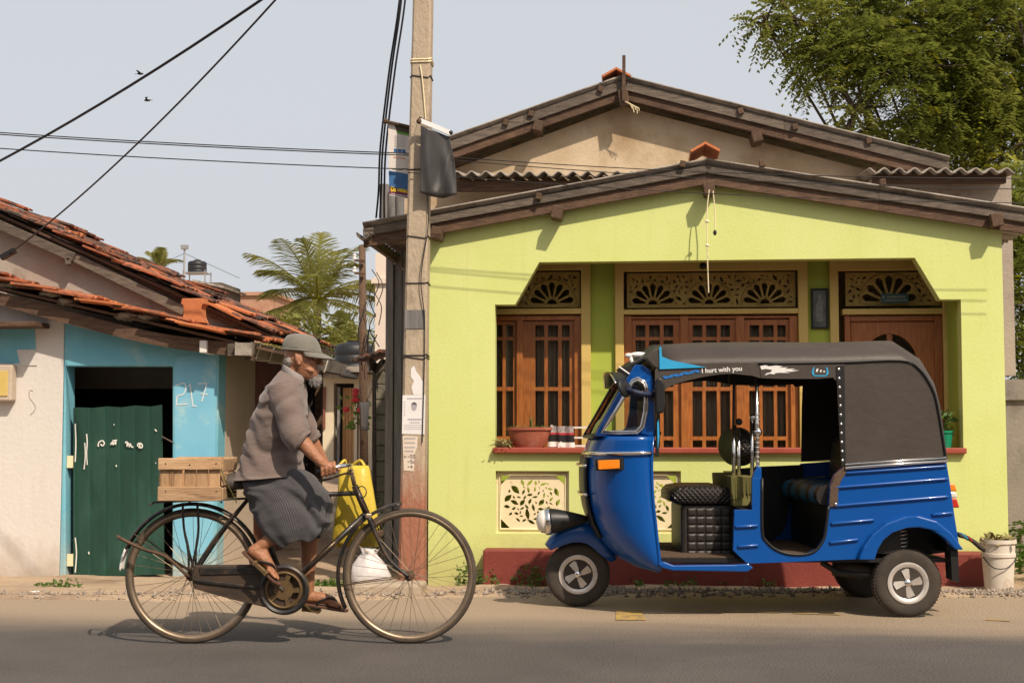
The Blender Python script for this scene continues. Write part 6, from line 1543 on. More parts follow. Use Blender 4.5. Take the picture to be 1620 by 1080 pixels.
# saddle
tb([st_top, B(391, 768)], .011, 'seat_post', 'rimsteel')
rg = []
for x, hw, z0, z1 in ((-.155, .05, -.03, .0), (-.14, .085, -.045, .022), (-.09, .098, -.05, .03), (-.03, .075, -.05, .024), (.04, .04, -.045, .018), (.10, .024, -.035, .016), (.125, .012, -.02, .008)):
    rg.append([(y * hw, zz) for y, zz in ((-1, z0), (-.98, lerp(z0, z1, .6)), (-.7, z1), (0, z1 + .006), (.7, z1), (.98, lerp(z0, z1, .6)), (1, z0), (0, z0 + .02))]); rg[-1] = [(x, a, c) for a, c in rg[-1]]
sp_ = B(394, 758)
C(MB().loft([[sp_ + V(p) for p in r_] for r_ in rg]), 'saddle', M['saddle'], smooth=True)
b = MB()
for s in (-1, 1):
    c = sp_ + V((-.10, s * .05, -.09)); b.tube([c + V((.022 * math.cos(t), .022 * math.sin(t), .06 * t / 19)) for t in range(20)], .004, 5)
C(b, 'saddle_spring', M['rust'])
# carrier
zc = B(300, 793).z
for y in (-.07, 0, .07): tb([B(244, 794, y), B(392, 788, y)], .006, 'carrier_rail', 'bikeblack', 8)
for px in (250, 300, 350): tb([B(px, 794, -.075), B(px, 794, .075)], .006, 'carrier_cross_bar', 'bikeblack', 8)
for s in (-1, 1):
    for px in (289, 312): tb(smoothpath([B(px, 795, s * .072), B(px + 2, 835, s * .078), B(px + (9 if px < 300 else -2), 868, s * .075), rh + V((.004 if px > 300 else -.004, s * .065, .02))], 5), .0065, 'carrier_stay', 'bikeblack', 8)
tb([B(244, 794, -.06), B(236, 799, -.08)], .005, 'carrier_hook', 'rust', 6)
# folded rear stand
for s in (-1, 1): tb(smoothpath([rh + V((0, s * .075, 0)), B(262, 880, s * .09), B(226, 868, s * .10), B(188, 850, s * .11)], 4), .009, 'stand_leg', 'rust', 8)
tb([B(188, 850, -.11), B(186, 848, 0), B(188, 850, .11)], .009, 'stand_foot', 'rust', 8); tb([B(226, 868, -.1), B(226, 868, .1)], .006, 'stand_bar', 'rust', 8)
# ================================================================ CRATE
cr0 = B(300, 792, 0); cw = bk0 + RT * cr0.x + V((0, 0, cr0.z))
M['pine'] = mat('worn crate pine', (.42, .25, .13), (.56, .37, .21), 7, .8, bump=.3, bscale=40, stretch=(.6, 4, 4), dirt=(.22, .12, .06), dscale=9, damt=(.56, .72), rnd=.18)
M['pine_v'] = mat('worn crate pine upright', (.40, .23, .11), (.52, .33, .18), 7, .8, bump=.3, bscale=40, stretch=(4, 4, .6), dirt=(.22, .12, .06), dscale=9, damt=(.56, .72), rnd=.22)
cz_ = B(300, 789.5, -.2).z - cr0.z
ct = thing('wooden_crate', 'worn wooden slat crate tied on the bicycle carrier', 'crate', cw, YAW)
l0, l1 = B(251, 780, -.2).x - cr0.x, B(349, 780, -.2).x - cr0.x; hC = B(300, 722, -.2).z - B(300, 790, -.2).z; z0 = .009
def ck(b, name='slat', m='pine'): return b.build(name, M[m], ct, bevel=.004)
for y, s in ((-.2, -1), (.2, 1)):
    ck(MB().box(l0 - .004, l1 + .004, y - .008, y + .008, z0 + hC - .06, z0 + hC)); ck(MB().box(l0 - .004, l1 + .004, y - .009, y + .009, z0, z0 + .075))
    n = 5
    for k in range(n):
        a = lerp(l0 + .003, l1 - .003, k / n); c = lerp(l0 + .003, l1 - .003, (k + 1) / n) - (.012 if k == 1 else .004)
        ck(MB().box(a, c, y + (.010 if s < 0 else -.022), y + (.022 if s < 0 else -.010), z0 + .004, z0 + hC - .004), 'slat', 'pine_v')
for x in (l0 - .001, l1 + .001):
    for k in range(3):
        za_ = z0 + .002 + k * hC / 3
        ck(MB().box(x - .006, x + .006, -.175, .175, za_, za_ + hC / 3 - .008))
for k in range(4): ck(MB().box(lerp(l0, l1, k / 4) + .01, lerp(l0, l1, (k + 1) / 4), -.175, .175, z0 + .001, z0 + .011), 'bottom_slat', 'pine')
for px, py in ((262, 733), (342, 733), (262, 777), (342, 777), (300, 735)):
    p = B(px, py, -.21) - cr0; ck(MB().ball((p.x, -.2095, p.z), (.004, .002, .004), 6, 5), 'nail', 'blk')
ck(MB().tube([V((l1 - .02, -.2, z0 + hC)), V((l1 + .02, -.19, z0 + hC * .5)), V((l1 + .06, -.08, -.005))], .004, 5), 'tie_cord', 'olive')
# ================================================================ YELLOW BAG on the handlebar
bg0 = B(556, 800, .16); bw = bk0 + RT * bg0.x + FH * bg0.y; bw.z = B(556, 866, .16).z
yb = thing('yellow_bag', 'bright yellow plastic shopping bag hanging from the handlebar', 'bag', bw, YAW)
M['yellowbag'] = mat('yellow plastic', (.62, .45, .04), (.70, .53, .07), 4, .42, bump=.35, bscale=14, dirt=(.55, .36, .02), dscale=5, damt=(.6, .85))
st = [(736, 541, 583, .02), (742, 536, 585, .035), (770, 535, 590, .05), (800, 532, 595, .06), (830, 528, 600, .062), (855, 525, 602, .06), (864, 526, 600, .045)]
rg = []
for i, (py, xa_, xb_, hw) in enumerate(st):
    p0, p1 = B(xa_, py, .16), B(xb_, py, .16); c = (p0 + p1) / 2; a = (p1.x - p0.x) / 2; ring = []
    for k in range(28):
        t = 2 * math.pi * k / 28; cc, ss = math.cos(t), math.sin(t)
        ring.append(V((c.x + a * math.copysign(abs(cc) ** .55, cc) - bg0.x, hw * math.copysign(abs(ss) ** .8, ss) * (1 + .15 * math.sin(5 * t + i)), c.z - bw.z)))
    rg.append(ring)
MB().loft(rg).build('sack', M['yellowbag'], yb, smooth=True, angle=60)
for x in (-.07, .07): MB().tube(smoothpath([V((x, 0, B(556, 737, .16).z - bw.z)), V((x * .6, .02, B(556, 728, .16).z - bw.z)), V((x * .2 - .02, .05, B(556, 737, .2).z - bw.z))], 5), .008, 6).build('strap', M['yellowbag'], yb, smooth=True)
# ================================================================ CYCLIST
pe = thing('person', 'person in grey-brown shirt, striped sarong and grey cap riding the bicycle', 'person', bk0, YAW)
def capsule(b, p0, p1, r0, r1, n=12, sq=1.0):
    p0, p1 = V(p0), V(p1); d = p1 - p0; u = d.normalized(); pts, rs = [], []
    for k in range(4): a = math.pi / 2 * k / 4; pts.append(p0 - u * r0 * math.cos(a)); rs.append(max(r0 * math.sin(a), r0 * .05))
    for k in range(5): pts.append(lerp(p0, p1, k / 4)); rs.append(lerp(r0, r1, k / 4))
    for k in range(3, -1, -1): a = math.pi / 2 * k / 4; pts.append(p1 + u * r1 * math.cos(a)); rs.append(max(r1 * math.sin(a), r1 * .05))
    b.tube(pts, rs, n); return b
def limb(b, pts, rs, n=14):
    pp = smoothpath(pts, 5); k = len(pp) - 1; tab = [(i / (len(rs) - 1), r) for i, r in enumerate(rs)]
    b.tube(pp, [interp(i / k, tab) for i in range(k + 1)], n); b.ball(pts[0], rs[0], 12, 8); b.ball(pts[-1], rs[-1], 12, 8)
body = MB()
hip = B(404, 742); sh_ = {-1: B(446, 614, -.17), 1: B(451, 614, .17)}
body.ball(hip + V((.03, 0, .03)), (.09, .125, .09)); body.ball(B(432, 690), (.085, .12, .17)); body.ball(B(447, 632), (.075, .135, .10))
for s in (-1, 1): body.ball(sh_[s] + V((0, -s * .015, -.015)), .045)
HC = B(479, 566); HR = Matrix.Rotation(R(2), 3, 'Y')
limb(body, [B(452, 602), B(466, 588), HC + V((-.015, 0, -.04))], [.06, .055, .056])
# head, sliced
def hp(x, y, z): return HC + HR @ V((x, y, z))
hs = [(.118, -.03, .03, .03), (.104, -.072, .06, .058), (.075, -.094, .080, .071), (.035, -.100, .087, .075), (.012, -.098, .083, .073), (-.012, -.094, .076, .071), (-.035, -.086, .080, .068), (-.06, -.07, .084, .060), (-.082, -.045, .084, .052), (-.102, -.005, .080, .041), (-.116, .03, .068, .022)]
rg = []
for z, xb, xf, w in hs:
    ring = []
    for k in range(28):
        t = 2 * math.pi * k / 28; cx, sy = math.cos(t), math.sin(t)
        xx = (xf if cx > 0 else -xb) * abs(cx) ** .9 * (1 if cx > 0 else -1)
        ring.append(hp(xx, w * abs(sy) ** .9 * (1 if sy > 0 else -1), z))
    rg.append(ring)
body.loft(rg[::-1])
def hb_(x, y, z, r, rot=0): body.ball(hp(x, y, z), r, 12, 9, HR @ Matrix.Rotation(R(rot), 3, 'Y'))
hb_(.092, 0, -.008, (.014, .010, .032), -22); hb_(.101, 0, -.028, (.015, .013, .012)); hb_(.094, .013, -.031, (.009, .007, .007)); hb_(.094, -.013, -.031, (.009, .007, .007))
hb_(.077, 0, .022, (.014, .046, .010)); hb_(.082, 0, -.060, (.010, .022, .0055)); hb_(.081, 0, -.071, (.010, .019, .0065)); hb_(.072, 0, -.098, (.018, .02, .016))
for s in (-1, 1):
    hb_(.055, s * .042, -.022, (.022, .02, .015)); hb_(-.012, s * .074, -.008, (.022, .009, .033), -12); hb_(-.008, s * .077, -.034, (.01, .008, .012)); hb_(-.022, s * .080, .0, (.008, .006, .026), -12)
    hb_(.035, s * .048, -.06, (.04, .012, .012), 20)
# arms
el_ = {-1: B(470, 690, -.235), 1: B(487, 688, .215)}; wr = {-1: B(508, 731, -.262), 1: B(513, 731, .258)}
for s in (-1, 1):
    limb(body, [sh_[s] + V((0, -s * .015, -.015)), lerp(sh_[s], el_[s], .5), el_[s]], [.043, .042, .037]); limb(body, [el_[s], lerp(el_[s], wr[s], .3), lerp(el_[s], wr[s], .8), wr[s]], [.037, .040, .029, .025])
    # hand closed round the grip: palm, four bent fingers, thumb
    g0, g1 = B(529, 740, s * .268), B(502, 747, s * .277); ax = (g0 - g1).normalized(); gc = lerp(g1, g0, .62)
    upv = V((0, 0, 1)); outv = V((0, s, 0))
    palm = gc + V((-.004, s * .012, .022))
    body.ball(palm, (.044, .030, .019), 12, 9, Matrix.Rotation(R(12), 3, 'Y')); capsule(body, wr[s], palm + V((-.01, 0, .002)), .026, .024)
    for k in range(4):
        c = gc + ax * (.033 - .021 * k) ; r = .0098 - (.0012 if k == 3 else 0); e = .034 - (.004 if k == 3 else 0)
        a0 = c + V((0, s * .016, .028)); a1 = c + V((.004, s * (e + .002), .010)); a2 = c + V((.004, s * .026, -.020)); a3 = c + V((.002, s * .002, -.026))
        capsule(body, a0, a1, r * 1.08, r, 9); capsule(body, a1, a2, r, r * .93, 9); capsule(body, a2, a3, r * .93, r * .82, 9)
    t0 = palm + V((.012, -s * .016, .0)); capsule(body, t0, t0 + V((.028, -s * .010, -.006)), .0125, .0112, 9); capsule(body, t0 + V((.028, -s * .010, -.006)), t0 + V((.05, -s * .004, -.022)), .0108, .009, 9)
# legs
kn = {-1: B(490, 803, -.10), 1: B(490, 812, .09)}; ank = {-1: B(410, 866, -.11), 1: B(487, 943, .12)}
for s in (-1, 1):
    hj = hip + V((.045, s * .075, -.01))
    limb(body, [hj, lerp(hj, kn[s], .5), kn[s]], [.068, .060, .044]); limb(body, [kn[s], lerp(kn[s], ank[s], .28), lerp(kn[s], ank[s], .7), ank[s]], [.044, .052, .036, .031])
def foot(ank_, heel, toe, s):
    d = (toe - heel).normalized(); n_ = d.cross(V((0, 1, 0))).normalized()
    if n_.z < 0: n_ = -n_
    L_ = (toe - heel).length
    capsule(body, ank_, heel + d * .03 + n_ * .035, .033, .030); body.ball(heel + d * .03 + n_ * .03, (.034, .030, .032))
    limb(body, [heel + d * .03 + n_ * .028, heel + d * L_ * .45 + n_ * .035, heel + d * L_ * .72 + n_ * .02], [.030, .032, .022])
    limb(body, [ank_ + d * .02, heel + d * L_ * .5 + n_ * .034], [.030, .026])
    for k in range(5):
        y = (k - 2) * .0175; f = (.0, .012, .010, .002, -.01)[k] if s < 0 else (-.01, .002, .010, .012, .0)[k]
        r = .0105 if (k == 4 and s < 0) or (k == 0 and s > 0) else .0085
        b0 = heel + d * L_ * .66 + n_ * .016 + V((0, y * .9, 0)); b1 = heel + d * (L_ * .93 + f - .012) + n_ * .012 + V((0, y * 1.15, 0))
        capsule(body, b0, b1, .0135, r, 9)
ft = {-1: (B(389, 872, -.12), B(437, 916, -.12)), 1: (B(478, 951, .12), B(533, 960, .12))}
# keep real foot length
for s in (-1, 1):
    h_, t_ = ft[s]; d = (t_ - h_).normalized(); ft[s] = (h_, h_ + d * .235)
    foot(ank[s], *ft[s], s)
me = body.mesh('body_raw'); ob = bpy.data.objects.new('body_raw', me); col.objects.link(ob)
rm = ob.modifiers.new('r', 'REMESH'); rm.mode = 'VOXEL'; rm.voxel_size = .0042; rm.adaptivity = 0
sm = ob.modifiers.new('s', 'SMOOTH'); sm.factor = .5; sm.iterations = 3
dg = bpy.context.evaluated_depsgraph_get(); dg.update()
me2 = bpy.data.meshes.new_from_object(ob.evaluated_get(dg)); bpy.data.objects.remove(ob)
me2.polygons.foreach_set('use_smooth', [True] * len(me2.polygons))
M['skin'] = mat('weathered brown skin', (.36, .155, .075), (.42, .19, .10), 9, .48, bump=.35, bscale=75, dirt=(.22, .08, .04), dscale=12, damt=(.55, .75), spec=.45)
M['skin'].node_tree.nodes['Principled BSDF'].inputs['Subsurface Weight'].default_value = .08; M['skin'].node_tree.nodes['Principled BSDF'].inputs['Subsurface Radius'].default_value = (.01, .004, .002)
me2.materials.clear(); me2.materials.append(M['skin']); me2.name = 'body'
put('body', me2, pe)
def E(b, name, m, par=None, **k): return b.build(name, m, par or pe, **k)
# eyes, brows, beard, hair
eyew = mat('eye white', (.62, .55, .48), None, rough=.3); M['hair'] = mat('grey white hair', (.48, .43, .38), (.30, .26, .23), 40, .9, bump=.8, bscale=120); M['beard'] = mat('white beard', (.66, .62, .57), (.48, .44, .40), 40, .95, bump=.9, bscale=120)
for s in (-1, 1):
    E(MB().ball(hp(.069, s * .032, .004), (.012, .013, .0095), 12, 9), 'eye', eyew, smooth=True); E(MB().ball(hp(.0795, s * .033, .003), (.0035, .006, .006), 10, 7), 'iris', M['blk'], smooth=True)
    E(MB().ball(hp(.080, s * .033, .019), (.008, .020, .005), 10, 7), 'eyebrow', M['hair'], smooth=True)
def fuzz(c, r, n, ln, m, name, rot=None, down=0.6):
    b = MB().ball(c, r, 18, 12, rot)
    for i, v in enumerate(b.v): b.v[i] = v + (v - V(c)).normalized() * .006 * noise.noise(v * 90)
    for i in range(n):
        u = V((random.gauss(0, 1), random.gauss(0, 1), random.gauss(0, 1))).normalized(); p = V(c) + V((u.x * r[0], u.y * r[1], u.z * r[2])) * .95
        d = (u + V((0, 0, -down))).normalized() * ln * random.uniform(.5, 1.2); w = d.cross(V((random.gauss(0, 1), 1, random.gauss(0, 1)))).normalized() * .0011
        b.add([p - w, p + w, p + d], [(0, 1, 2)])
    return E(b, name, M[m], smooth=True)
fuzz(hp(.070, 0, -.110), (.022, .024, .027), 800, .024, 'beard', 'beard'); fuzz(hp(.086, 0, -.050), (.009, .028, .005), 160, .010, 'beard', 'moustache')
fuzz(hp(-.062, 0, -.022), (.036, .066, .042), 500, .014, 'hair', 'hair')
# cap: panelled dome, band, brim
M['cap'] = mat('grey green cotton cap', (.17, .16, .13), (.22, .205, .17), 7, .9, bump=.25, bscale=160, sheen=.2)
cb_ = MB(); rg = []
for i in range(11):
    f = i / 10; a = f * math.pi / 2; ring = []
    for k in range(36):
        t = 2 * math.pi * k / 36
        r = math.cos(a) ** .62 if f < 1 else .02
        px_ = (.108 if math.cos(t) < 0 else .101) * math.cos(t) * r - .004 - .012 * f; py_ = .089 * math.sin(t) * r
        zz = .034 + .094 * math.sin(a) ** 1.0 - .006 * math.cos(t) * (1 - f) + .0022 * math.sin(6 * t) * math.cos(a) + .004 * noise.noise(V((px_ * 22, py_ * 22, f * 4)))
        ring.append(hp(px_, py_, zz))
    rg.append(ring)
cap = E(cb_.loft(rg), 'cap', M['cap'], smooth=True)
E(MB().tube([hp((.110 if math.cos(2 * math.pi * k / 40) < 0 else .103) * math.cos(2 * math.pi * k / 40) - .004, .0905 * math.sin(2 * math.pi * k / 40), .037 - .006 * math.cos(2 * math.pi * k / 40)) for k in range(40)], .0055, 6, closed=True), 'cap_band', M['cap'], cap, smooth=True)
def brim(u, v):
    t = (u - .5) * math.pi * .92; r0x, r0y = .099, .088; ext = .078 * math.cos(t) ** .7 * v
    return hp(r0x * math.cos(t) + ext - .004, r0y * math.sin(t) * (1 + .05 * v), .034 - .006 * math.cos(t) - .022 * v * math.cos(t) - .018 * (math.sin(t) ** 2) * v - .008 * v * v)
E(MB().grid(brim, 26, 8), 'cap_brim', M['cap'], cap, smooth=True, solid=.004)
E(MB().ball(hp(-.016, 0, .127), (.006, .006, .004), 8, 6), 'cap_button', M['cap'], cap, smooth=True)
# ---- shirt: lofted stations between back and front pixels, half depth
M['shirt'] = mat('grey brown cotton shirt', (.165, .122, .104), (.21, .158, .136), 5, .9, bump=.25, bscale=28, sheen=.2, fine=.06, stretch=(.7, .7, 1.4), detail=4)
def stations(tab, n=36, m=5, wr=.012, freq=(9, 7), pw=.85, seed=0, fold=0.0, fd=(.94, .34), ff=15):
    rows = []
    for i in range(len(tab) - 1):
        for j in range(m):
            f = j / m; A, Bq = tab[i], tab[i + 1]
            rows.append([lerp(a, c, f) if not isinstance(a, tuple) else (lerp(a[0], c[0], f), lerp(a[1], c[1], f)) for a, c in zip(A, Bq)])
    rows.append(list(tab[-1])); rg = []
    for ri, (bk_, fr_, w) in enumerate(rows):
        p0, p1 = B(*bk_), B(*fr_); c = (p0 + p1) / 2; h = (p1 - p0) / 2; ring = []
        for k in range(n):
            t = 2 * math.pi * k / n; ct_, st__ = math.cos(t), math.sin(t)
            p = c + h * (abs(ct_) ** pw) * (1 if ct_ > 0 else -1) + V((0, w * (abs(st__) ** pw) * (1 if st__ > 0 else -1), 0))
            e = V((h.x * ct_, w * st__, h.z * ct_)).normalized()
            q_ = p * 1.0
            wv = noise.noise(V((q_.x * freq[0], q_.y * 5 + seed, q_.z * freq[1]))) + .6 * noise.noise(V((q_.x * freq[0] * 2.4 + q_.z * 9, q_.y * 9 + seed, q_.z * freq[1] * 2.6)))
            u_ = q_.x * fd[0] - q_.z * fd[1]; v_ = q_.x * fd[1] + q_.z * fd[0]
            fo_ = 1 - 2.2 * abs(noise.noise(V((u_ * 3.0, q_.y * 3.0 + seed, v_ * ff + 1.5 * noise.noise(q_ * 6)))))
            ring.append(p + e * (wr * wv + fold * fo_))
        rg.append(ring)
    return rg
shirt_t = [((373, 760), (479, 751), .186), ((375, 755), (477, 747), .178), ((380, 738), (474, 732), .166), ((387, 712), (477, 705), .168), ((395, 680), (480, 676), .176), ((406, 650), (483, 648), .188), ((417, 624), (482, 626), .196), ((428, 610), (481, 616), .185), ((438, 599), (480, 609), .130), ((446, 592), (479, 604), .085), ((450, 588), (479, 601), .064)]
rg = stations(shirt_t, 64, 9, .010, (6, 5), fold=.014)
sh = E(MB().loft(rg, cap=False), 'shirt', M['shirt'], smooth=True, solid=.004, subsurf=1)
for s in (-1, 1):
    A_s, E_s, W_s = sh_[s] + V((-.002, -s * .02, .01)), el_[s], lerp(el_[s], wr[s], .22)
    pts = smoothpath([A_s, lerp(A_s, E_s, .4), E_s + V((-.006, 0, .008)), W_s], 8); L_ = len(pts) - 1; b = MB(); prev = None; rings = []
    for i, p in enumerate(pts):
        t = (pts[min(i + 1, L_)] - pts[max(i - 1, 0)]).normalized(); u = V((0, 1, 0)) - t * t.y; u.normalize(); w = t.cross(u)
        r = interp(i / L_, [(0, .072), (.25, .072), (.5, .066), (.8, .060), (1, .056)])
        ring = []
        for k in range(24):
            a = 2 * math.pi * k / 24; e = u * math.cos(a) + w * math.sin(a)
            wv = noise.noise(p * 9 + e * 1.0) + .9 * (1 - 2.2 * abs(noise.noise(V((p.x * 22 + p.z * 14, e.y * 1.2, e.z * 1.2 + i * .30)))))
            ring.append(p + e * (r + .013 * wv))
        rings.append(ring)
    E(b.loft(rings, cap=False), 'sleeve', M['shirt'], sh, smooth=True, solid=.004, subsurf=1)
    c, d = pts[-1], (pts[-1] - pts[-3]).normalized(); u, w = ortho(d)
    E(MB().loft([[c + d * x + (u * math.cos(2 * math.pi * k / 24) + w * math.sin(2 * math.pi * k / 24)) * r for k in range(24)] for x, r in ((-.045, .060), (-.043, .0635), (.004, .0615), (.006, .056), (-.01, .053))], cap=False), 'rolled_cuff', M['shirt'], sh, smooth=True)
# collar
rows = []
for v in range(4):
    f = v / 3; row = []
    for k in range(25):
        t = lerp(-2.75, 2.75, k / 24); cx_, sy_ = -math.cos(t), math.sin(t)
        base_ = lerp(B(450, 578), B(481, 603), .5 + .5 * cx_)
        row.append(V((base_.x + .000 * cx_, (.066 + .012 * f) * sy_, base_.z + (.028 * (1 - abs(2 * f - 1)) - .024 * max(0, 2 * f - 1)) + .006 * cx_)) + V((cx_ * .012 * f, 0, 0)))
    rows.append(row)
E(MB().loft(rows, wrap=False), 'collar', mat('grey collar cotton', (.27, .235, .22), (.32, .285, .27), 6, .9, bump=.15, bscale=120), sh, smooth=True, solid=.006, subsurf=1)
b = MB()
for k in range(5):
    y = -.012; p = B(lerp(482, 484, k / 4), lerp(610, 735, k / 4), 0); b.ball(V((p.x + .006, y, p.z)), (.003, .006, .006), 8, 6)
E(b, 'buttons', M['blk'], sh, smooth=True)
# ---- sarong with narrow stripes, tucked up over the knees
m = mat('striped cotton sarong', (.045, .043, .048), (.056, .053, .058), 6, .9, bump=.2, bscale=28, sheen=.12, detail=4); M['sarong'] = m
me_t = [((396, 741), (462, 737), .135), ((390, 764), (487, 751), .154), ((396, 786), (502, 764), .165), ((405, 806), (515, 780), .170), ((412, 826), (522, 797), .172), ((428, 845), (519, 822), .165), ((450, 857), (501, 846), .150)]
rg = stations(me_t, 64, 8, .008, (7, 5), .58, 3, fold=.020, fd=(.70, .71), ff=9)
for i, r_ in enumerate(rg):
    fr = i / (len(rg) - 1)
    for k in range(len(r_)): 
        t = 2 * math.pi * k / len(r_); r_[k] = r_[k] + V((0, 0, -.012 * fr * fr * (1 + math.sin(5 * t)))) + V((math.cos(t), math.sin(t), 0)) * .008 * fr * math.sin(11 * t + 1.5 * fr)
bm_ = MB(); bm_.loft(rg, cap=False)
sa = E(bm_, 'sarong', m, smooth=True, solid=.004, subsurf=1)
at = sa.data.attributes.new('wrap', 'FLOAT', 'POINT'); n_ = len(rg[0])
at.data.foreach_set('value', [math.cos(2 * math.pi * (i % n_) / n_) * .30 + (0 if math.sin(2 * math.pi * (i % n_) / n_) < 0 else 5) for i in range(len(sa.data.vertices))])
t = m.node_tree; N = t.nodes; L = t.links; an_ = N.new('ShaderNodeAttribute'); an_.attribute_name = 'wrap'
mu = N.new('ShaderNodeMath'); mu.operation = 'MULTIPLY'; mu.inputs[1].default_value = 130; L.new(an_.outputs['Fac'], mu.inputs[0]); fr_ = N.new('ShaderNodeMath'); fr_.operation = 'FRACT'; L.new(mu.outputs[0], fr_.inputs[0])
gt_ = N.new('ShaderNodeMapRange'); gt_.inputs['From Min'].default_value = .62; gt_.inputs['From Max'].default_value = .82; L.new(fr_.outputs[0], gt_.inputs['Value'])
bs = N['Principled BSDF']; src = bs.inputs['Base Color'].links[0].from_socket; mx = N.new('ShaderNodeMix'); mx.data_type = 'RGBA'; sc_ = N.new('ShaderNodeMath'); sc_.operation = 'MULTIPLY'; sc_.inputs[1].default_value = .32; L.new(gt_.outputs[0], sc_.inputs[0])
L.new(sc_.outputs[0], mx.inputs['Factor']); L.new(src, mx.inputs['A']); mx.inputs['B'].default_value = (.21, .19, .18, 1); L.new(mx.outputs['Result'], bs.inputs['Base Color'])
# ---- flip-flops
M['sole'] = mat('worn rubber sole', (.10, .045, .028), (.14, .07, .045), 12, .85)
for s in (-1, 1):
    h_, t_ = ft[s]; d = (t_ - h_).normalized(); n2 = d.cross(V((0, 1, 0))).normalized(); n2 = -n2 if n2.z < 0 else n2; L_ = .255
    out = [(x, w) for x, w in ((-.012, .02), (0, .034), (.06, .036), (.12, .036), (.18, .046), (.22, .043), (.245, .026), (.252, .01))]
    rg = []
    for x, w in out: c = h_ + d * x; rg.append([c + V((0, y * w, 0)) + n2 * z for y, z in ((-1, -.016), (1, -.016), (1, -.002), (-1, -.002))])
    so = E(MB().loft(rg), 'sandal', M['sole'], bevel=.004)
    toe = h_ + d * .185 + n2 * .028
    for sy in (-1, 1): E(MB().tube(smoothpath([toe, h_ + d * .15 + n2 * .047 + V((0, sy * .026, 0)), h_ + d * .10 + n2 * .026 + V((0, sy * .041, 0)), h_ + d * .085 + V((0, sy * .036, 0))], 5), .0055, 6), 'strap', M['blk'], so, smooth=True)
# ================================================================ VEGETATION
random.seed(21)
M['bark'] = mat('grey brown bark', (.10, .07, .05), (.17, .12, .085), 8, .95, bump=.8, bscale=25, stretch=(3, 3, .6))
M['leaf'] = leafmat('tamarind leaf', (.17, .21, .035), (.32, .34, .07), .5, .9)
M['leaf_y'] = leafmat('yellowing leaf', (.26, .28, .02), (.36, .32, .03), .4, 2)
M['palm'] = leafmat('palm leaf', (.18, .20, .04), (.32, .30, .08), .4, .5)
def frond(b, p, d, ln, n, lw, ll, droop):
    """pinnate spray: paired leaflets on a drooping rachis"""
    d = d.normalized(); s = d.cross(V((0, 0, 1)));
    if s.length < .05: s = V((1, 0, 0))
    s.normalize()
    for i in range(n):
        f = (i + .5) / n; c = p + d * ln * f + V((0, 0, -droop * ln * f * f)); dd = (d + V((0, 0, -2 * droop * f))).normalized()
        for sd in (-1, 1):
            o = (s * sd + dd * .35 + V((0, 0, -.25 + random.gauss(0, .2)))).normalized(); l = ll * (1 - .35 * abs(2 * f - 1)) * random.uniform(.8, 1.2); w = o.cross(dd + V((0, 0, .8))).cross(o).normalized() * lw
            b.add([c, c + o * l * .5 + w, c + o * l, c + o * l * .5 - w], [(0, 1, 2, 3)])
def tree(name, label, basep, blobs, nf, seed, leafk='leaf', trunk_r=.25, group=None, yellow=.05, size=1.0):
    random.seed(seed); t_ = thing(name, label, 'tree', basep, group=group)
    cen = sum((V(c) for c, r in blobs), V()) / len(blobs); fork = V((lerp(basep.x, cen.x, .5), basep.y, lerp(basep.z, cen.z, .45)))
    b = MB().tube(smoothpath([basep - V((0, 0, .2)), lerp(basep, fork, .5) + V((.1, 0, 0)), fork], 5), [lerp(trunk_r, trunk_r * .7, k / 10) for k in range(11)], 12)
    tw = []
    for c, r in blobs:
        c = V(c); b.tube(smoothpath([fork - V((0, 0, .3)), lerp(fork, c, .5) + V((random.gauss(0, .15), random.gauss(0, .15), .15)), c], 5), [lerp(trunk_r * .14, .010, k / 10) for k in range(11)], 8)
        for k in range(7):
            u = V((random.gauss(0, 1), random.gauss(0, 1), random.gauss(.1, .7))).normalized(); e = c + V((u.x * r[0], u.y * r[1], u.z * r[2])) * .95
            mid = lerp(c, e, .5) + V((random.gauss(0, .1), random.gauss(0, .1), random.gauss(0, .08))); b.tube(smoothpath([c, mid, e], 4), [lerp(.028, .006, q_ / 8) for q_ in range(9)], 5)
            tw += [(lerp(c, e, f), u) for f in (.4, .6, .8, 1.0)]
    Bd(b, 'trunk', M['bark'], t_, smooth=True)
    lb, ly = MB(), MB()
    vol = [(r[0] * r[1] * r[2]) ** .62 for c, r in blobs]
    for i in range(nf):
        c, r = random.choices(blobs, vol)[0]
        u = V((random.gauss(0, 1), random.gauss(0, 1), random.gauss(0, 1))).normalized(); f = random.random() ** .45
        p = V(c) + V((u.x * r[0], u.y * r[1], u.z * r[2])) * f
        if noise.noise(p * 1.3 / size + V((seed, 0, 0))) < -.24: continue
        d = (u + V((random.gauss(0, .5), random.gauss(0, .5), random.gauss(-.15, .4))))
        frond(ly if random.random() < yellow and f > .75 else lb, p, d, random.uniform(.22, .40) * size, 8, .016 * size, .085 * size, random.uniform(.2, .7))
    Bd(lb, 'crown', M[leafk], t_); 
    if ly.v: Bd(ly, 'yellow_leaves', M['leaf_y'], t_)
    return t_
def blob(px, py, y, rx, ry=None, rz=None): p = P(px, py, y); return ((p.x, p.y, p.z), (rx, ry or rx, rz or rx * .8))
tb_ = base(1560, 17)
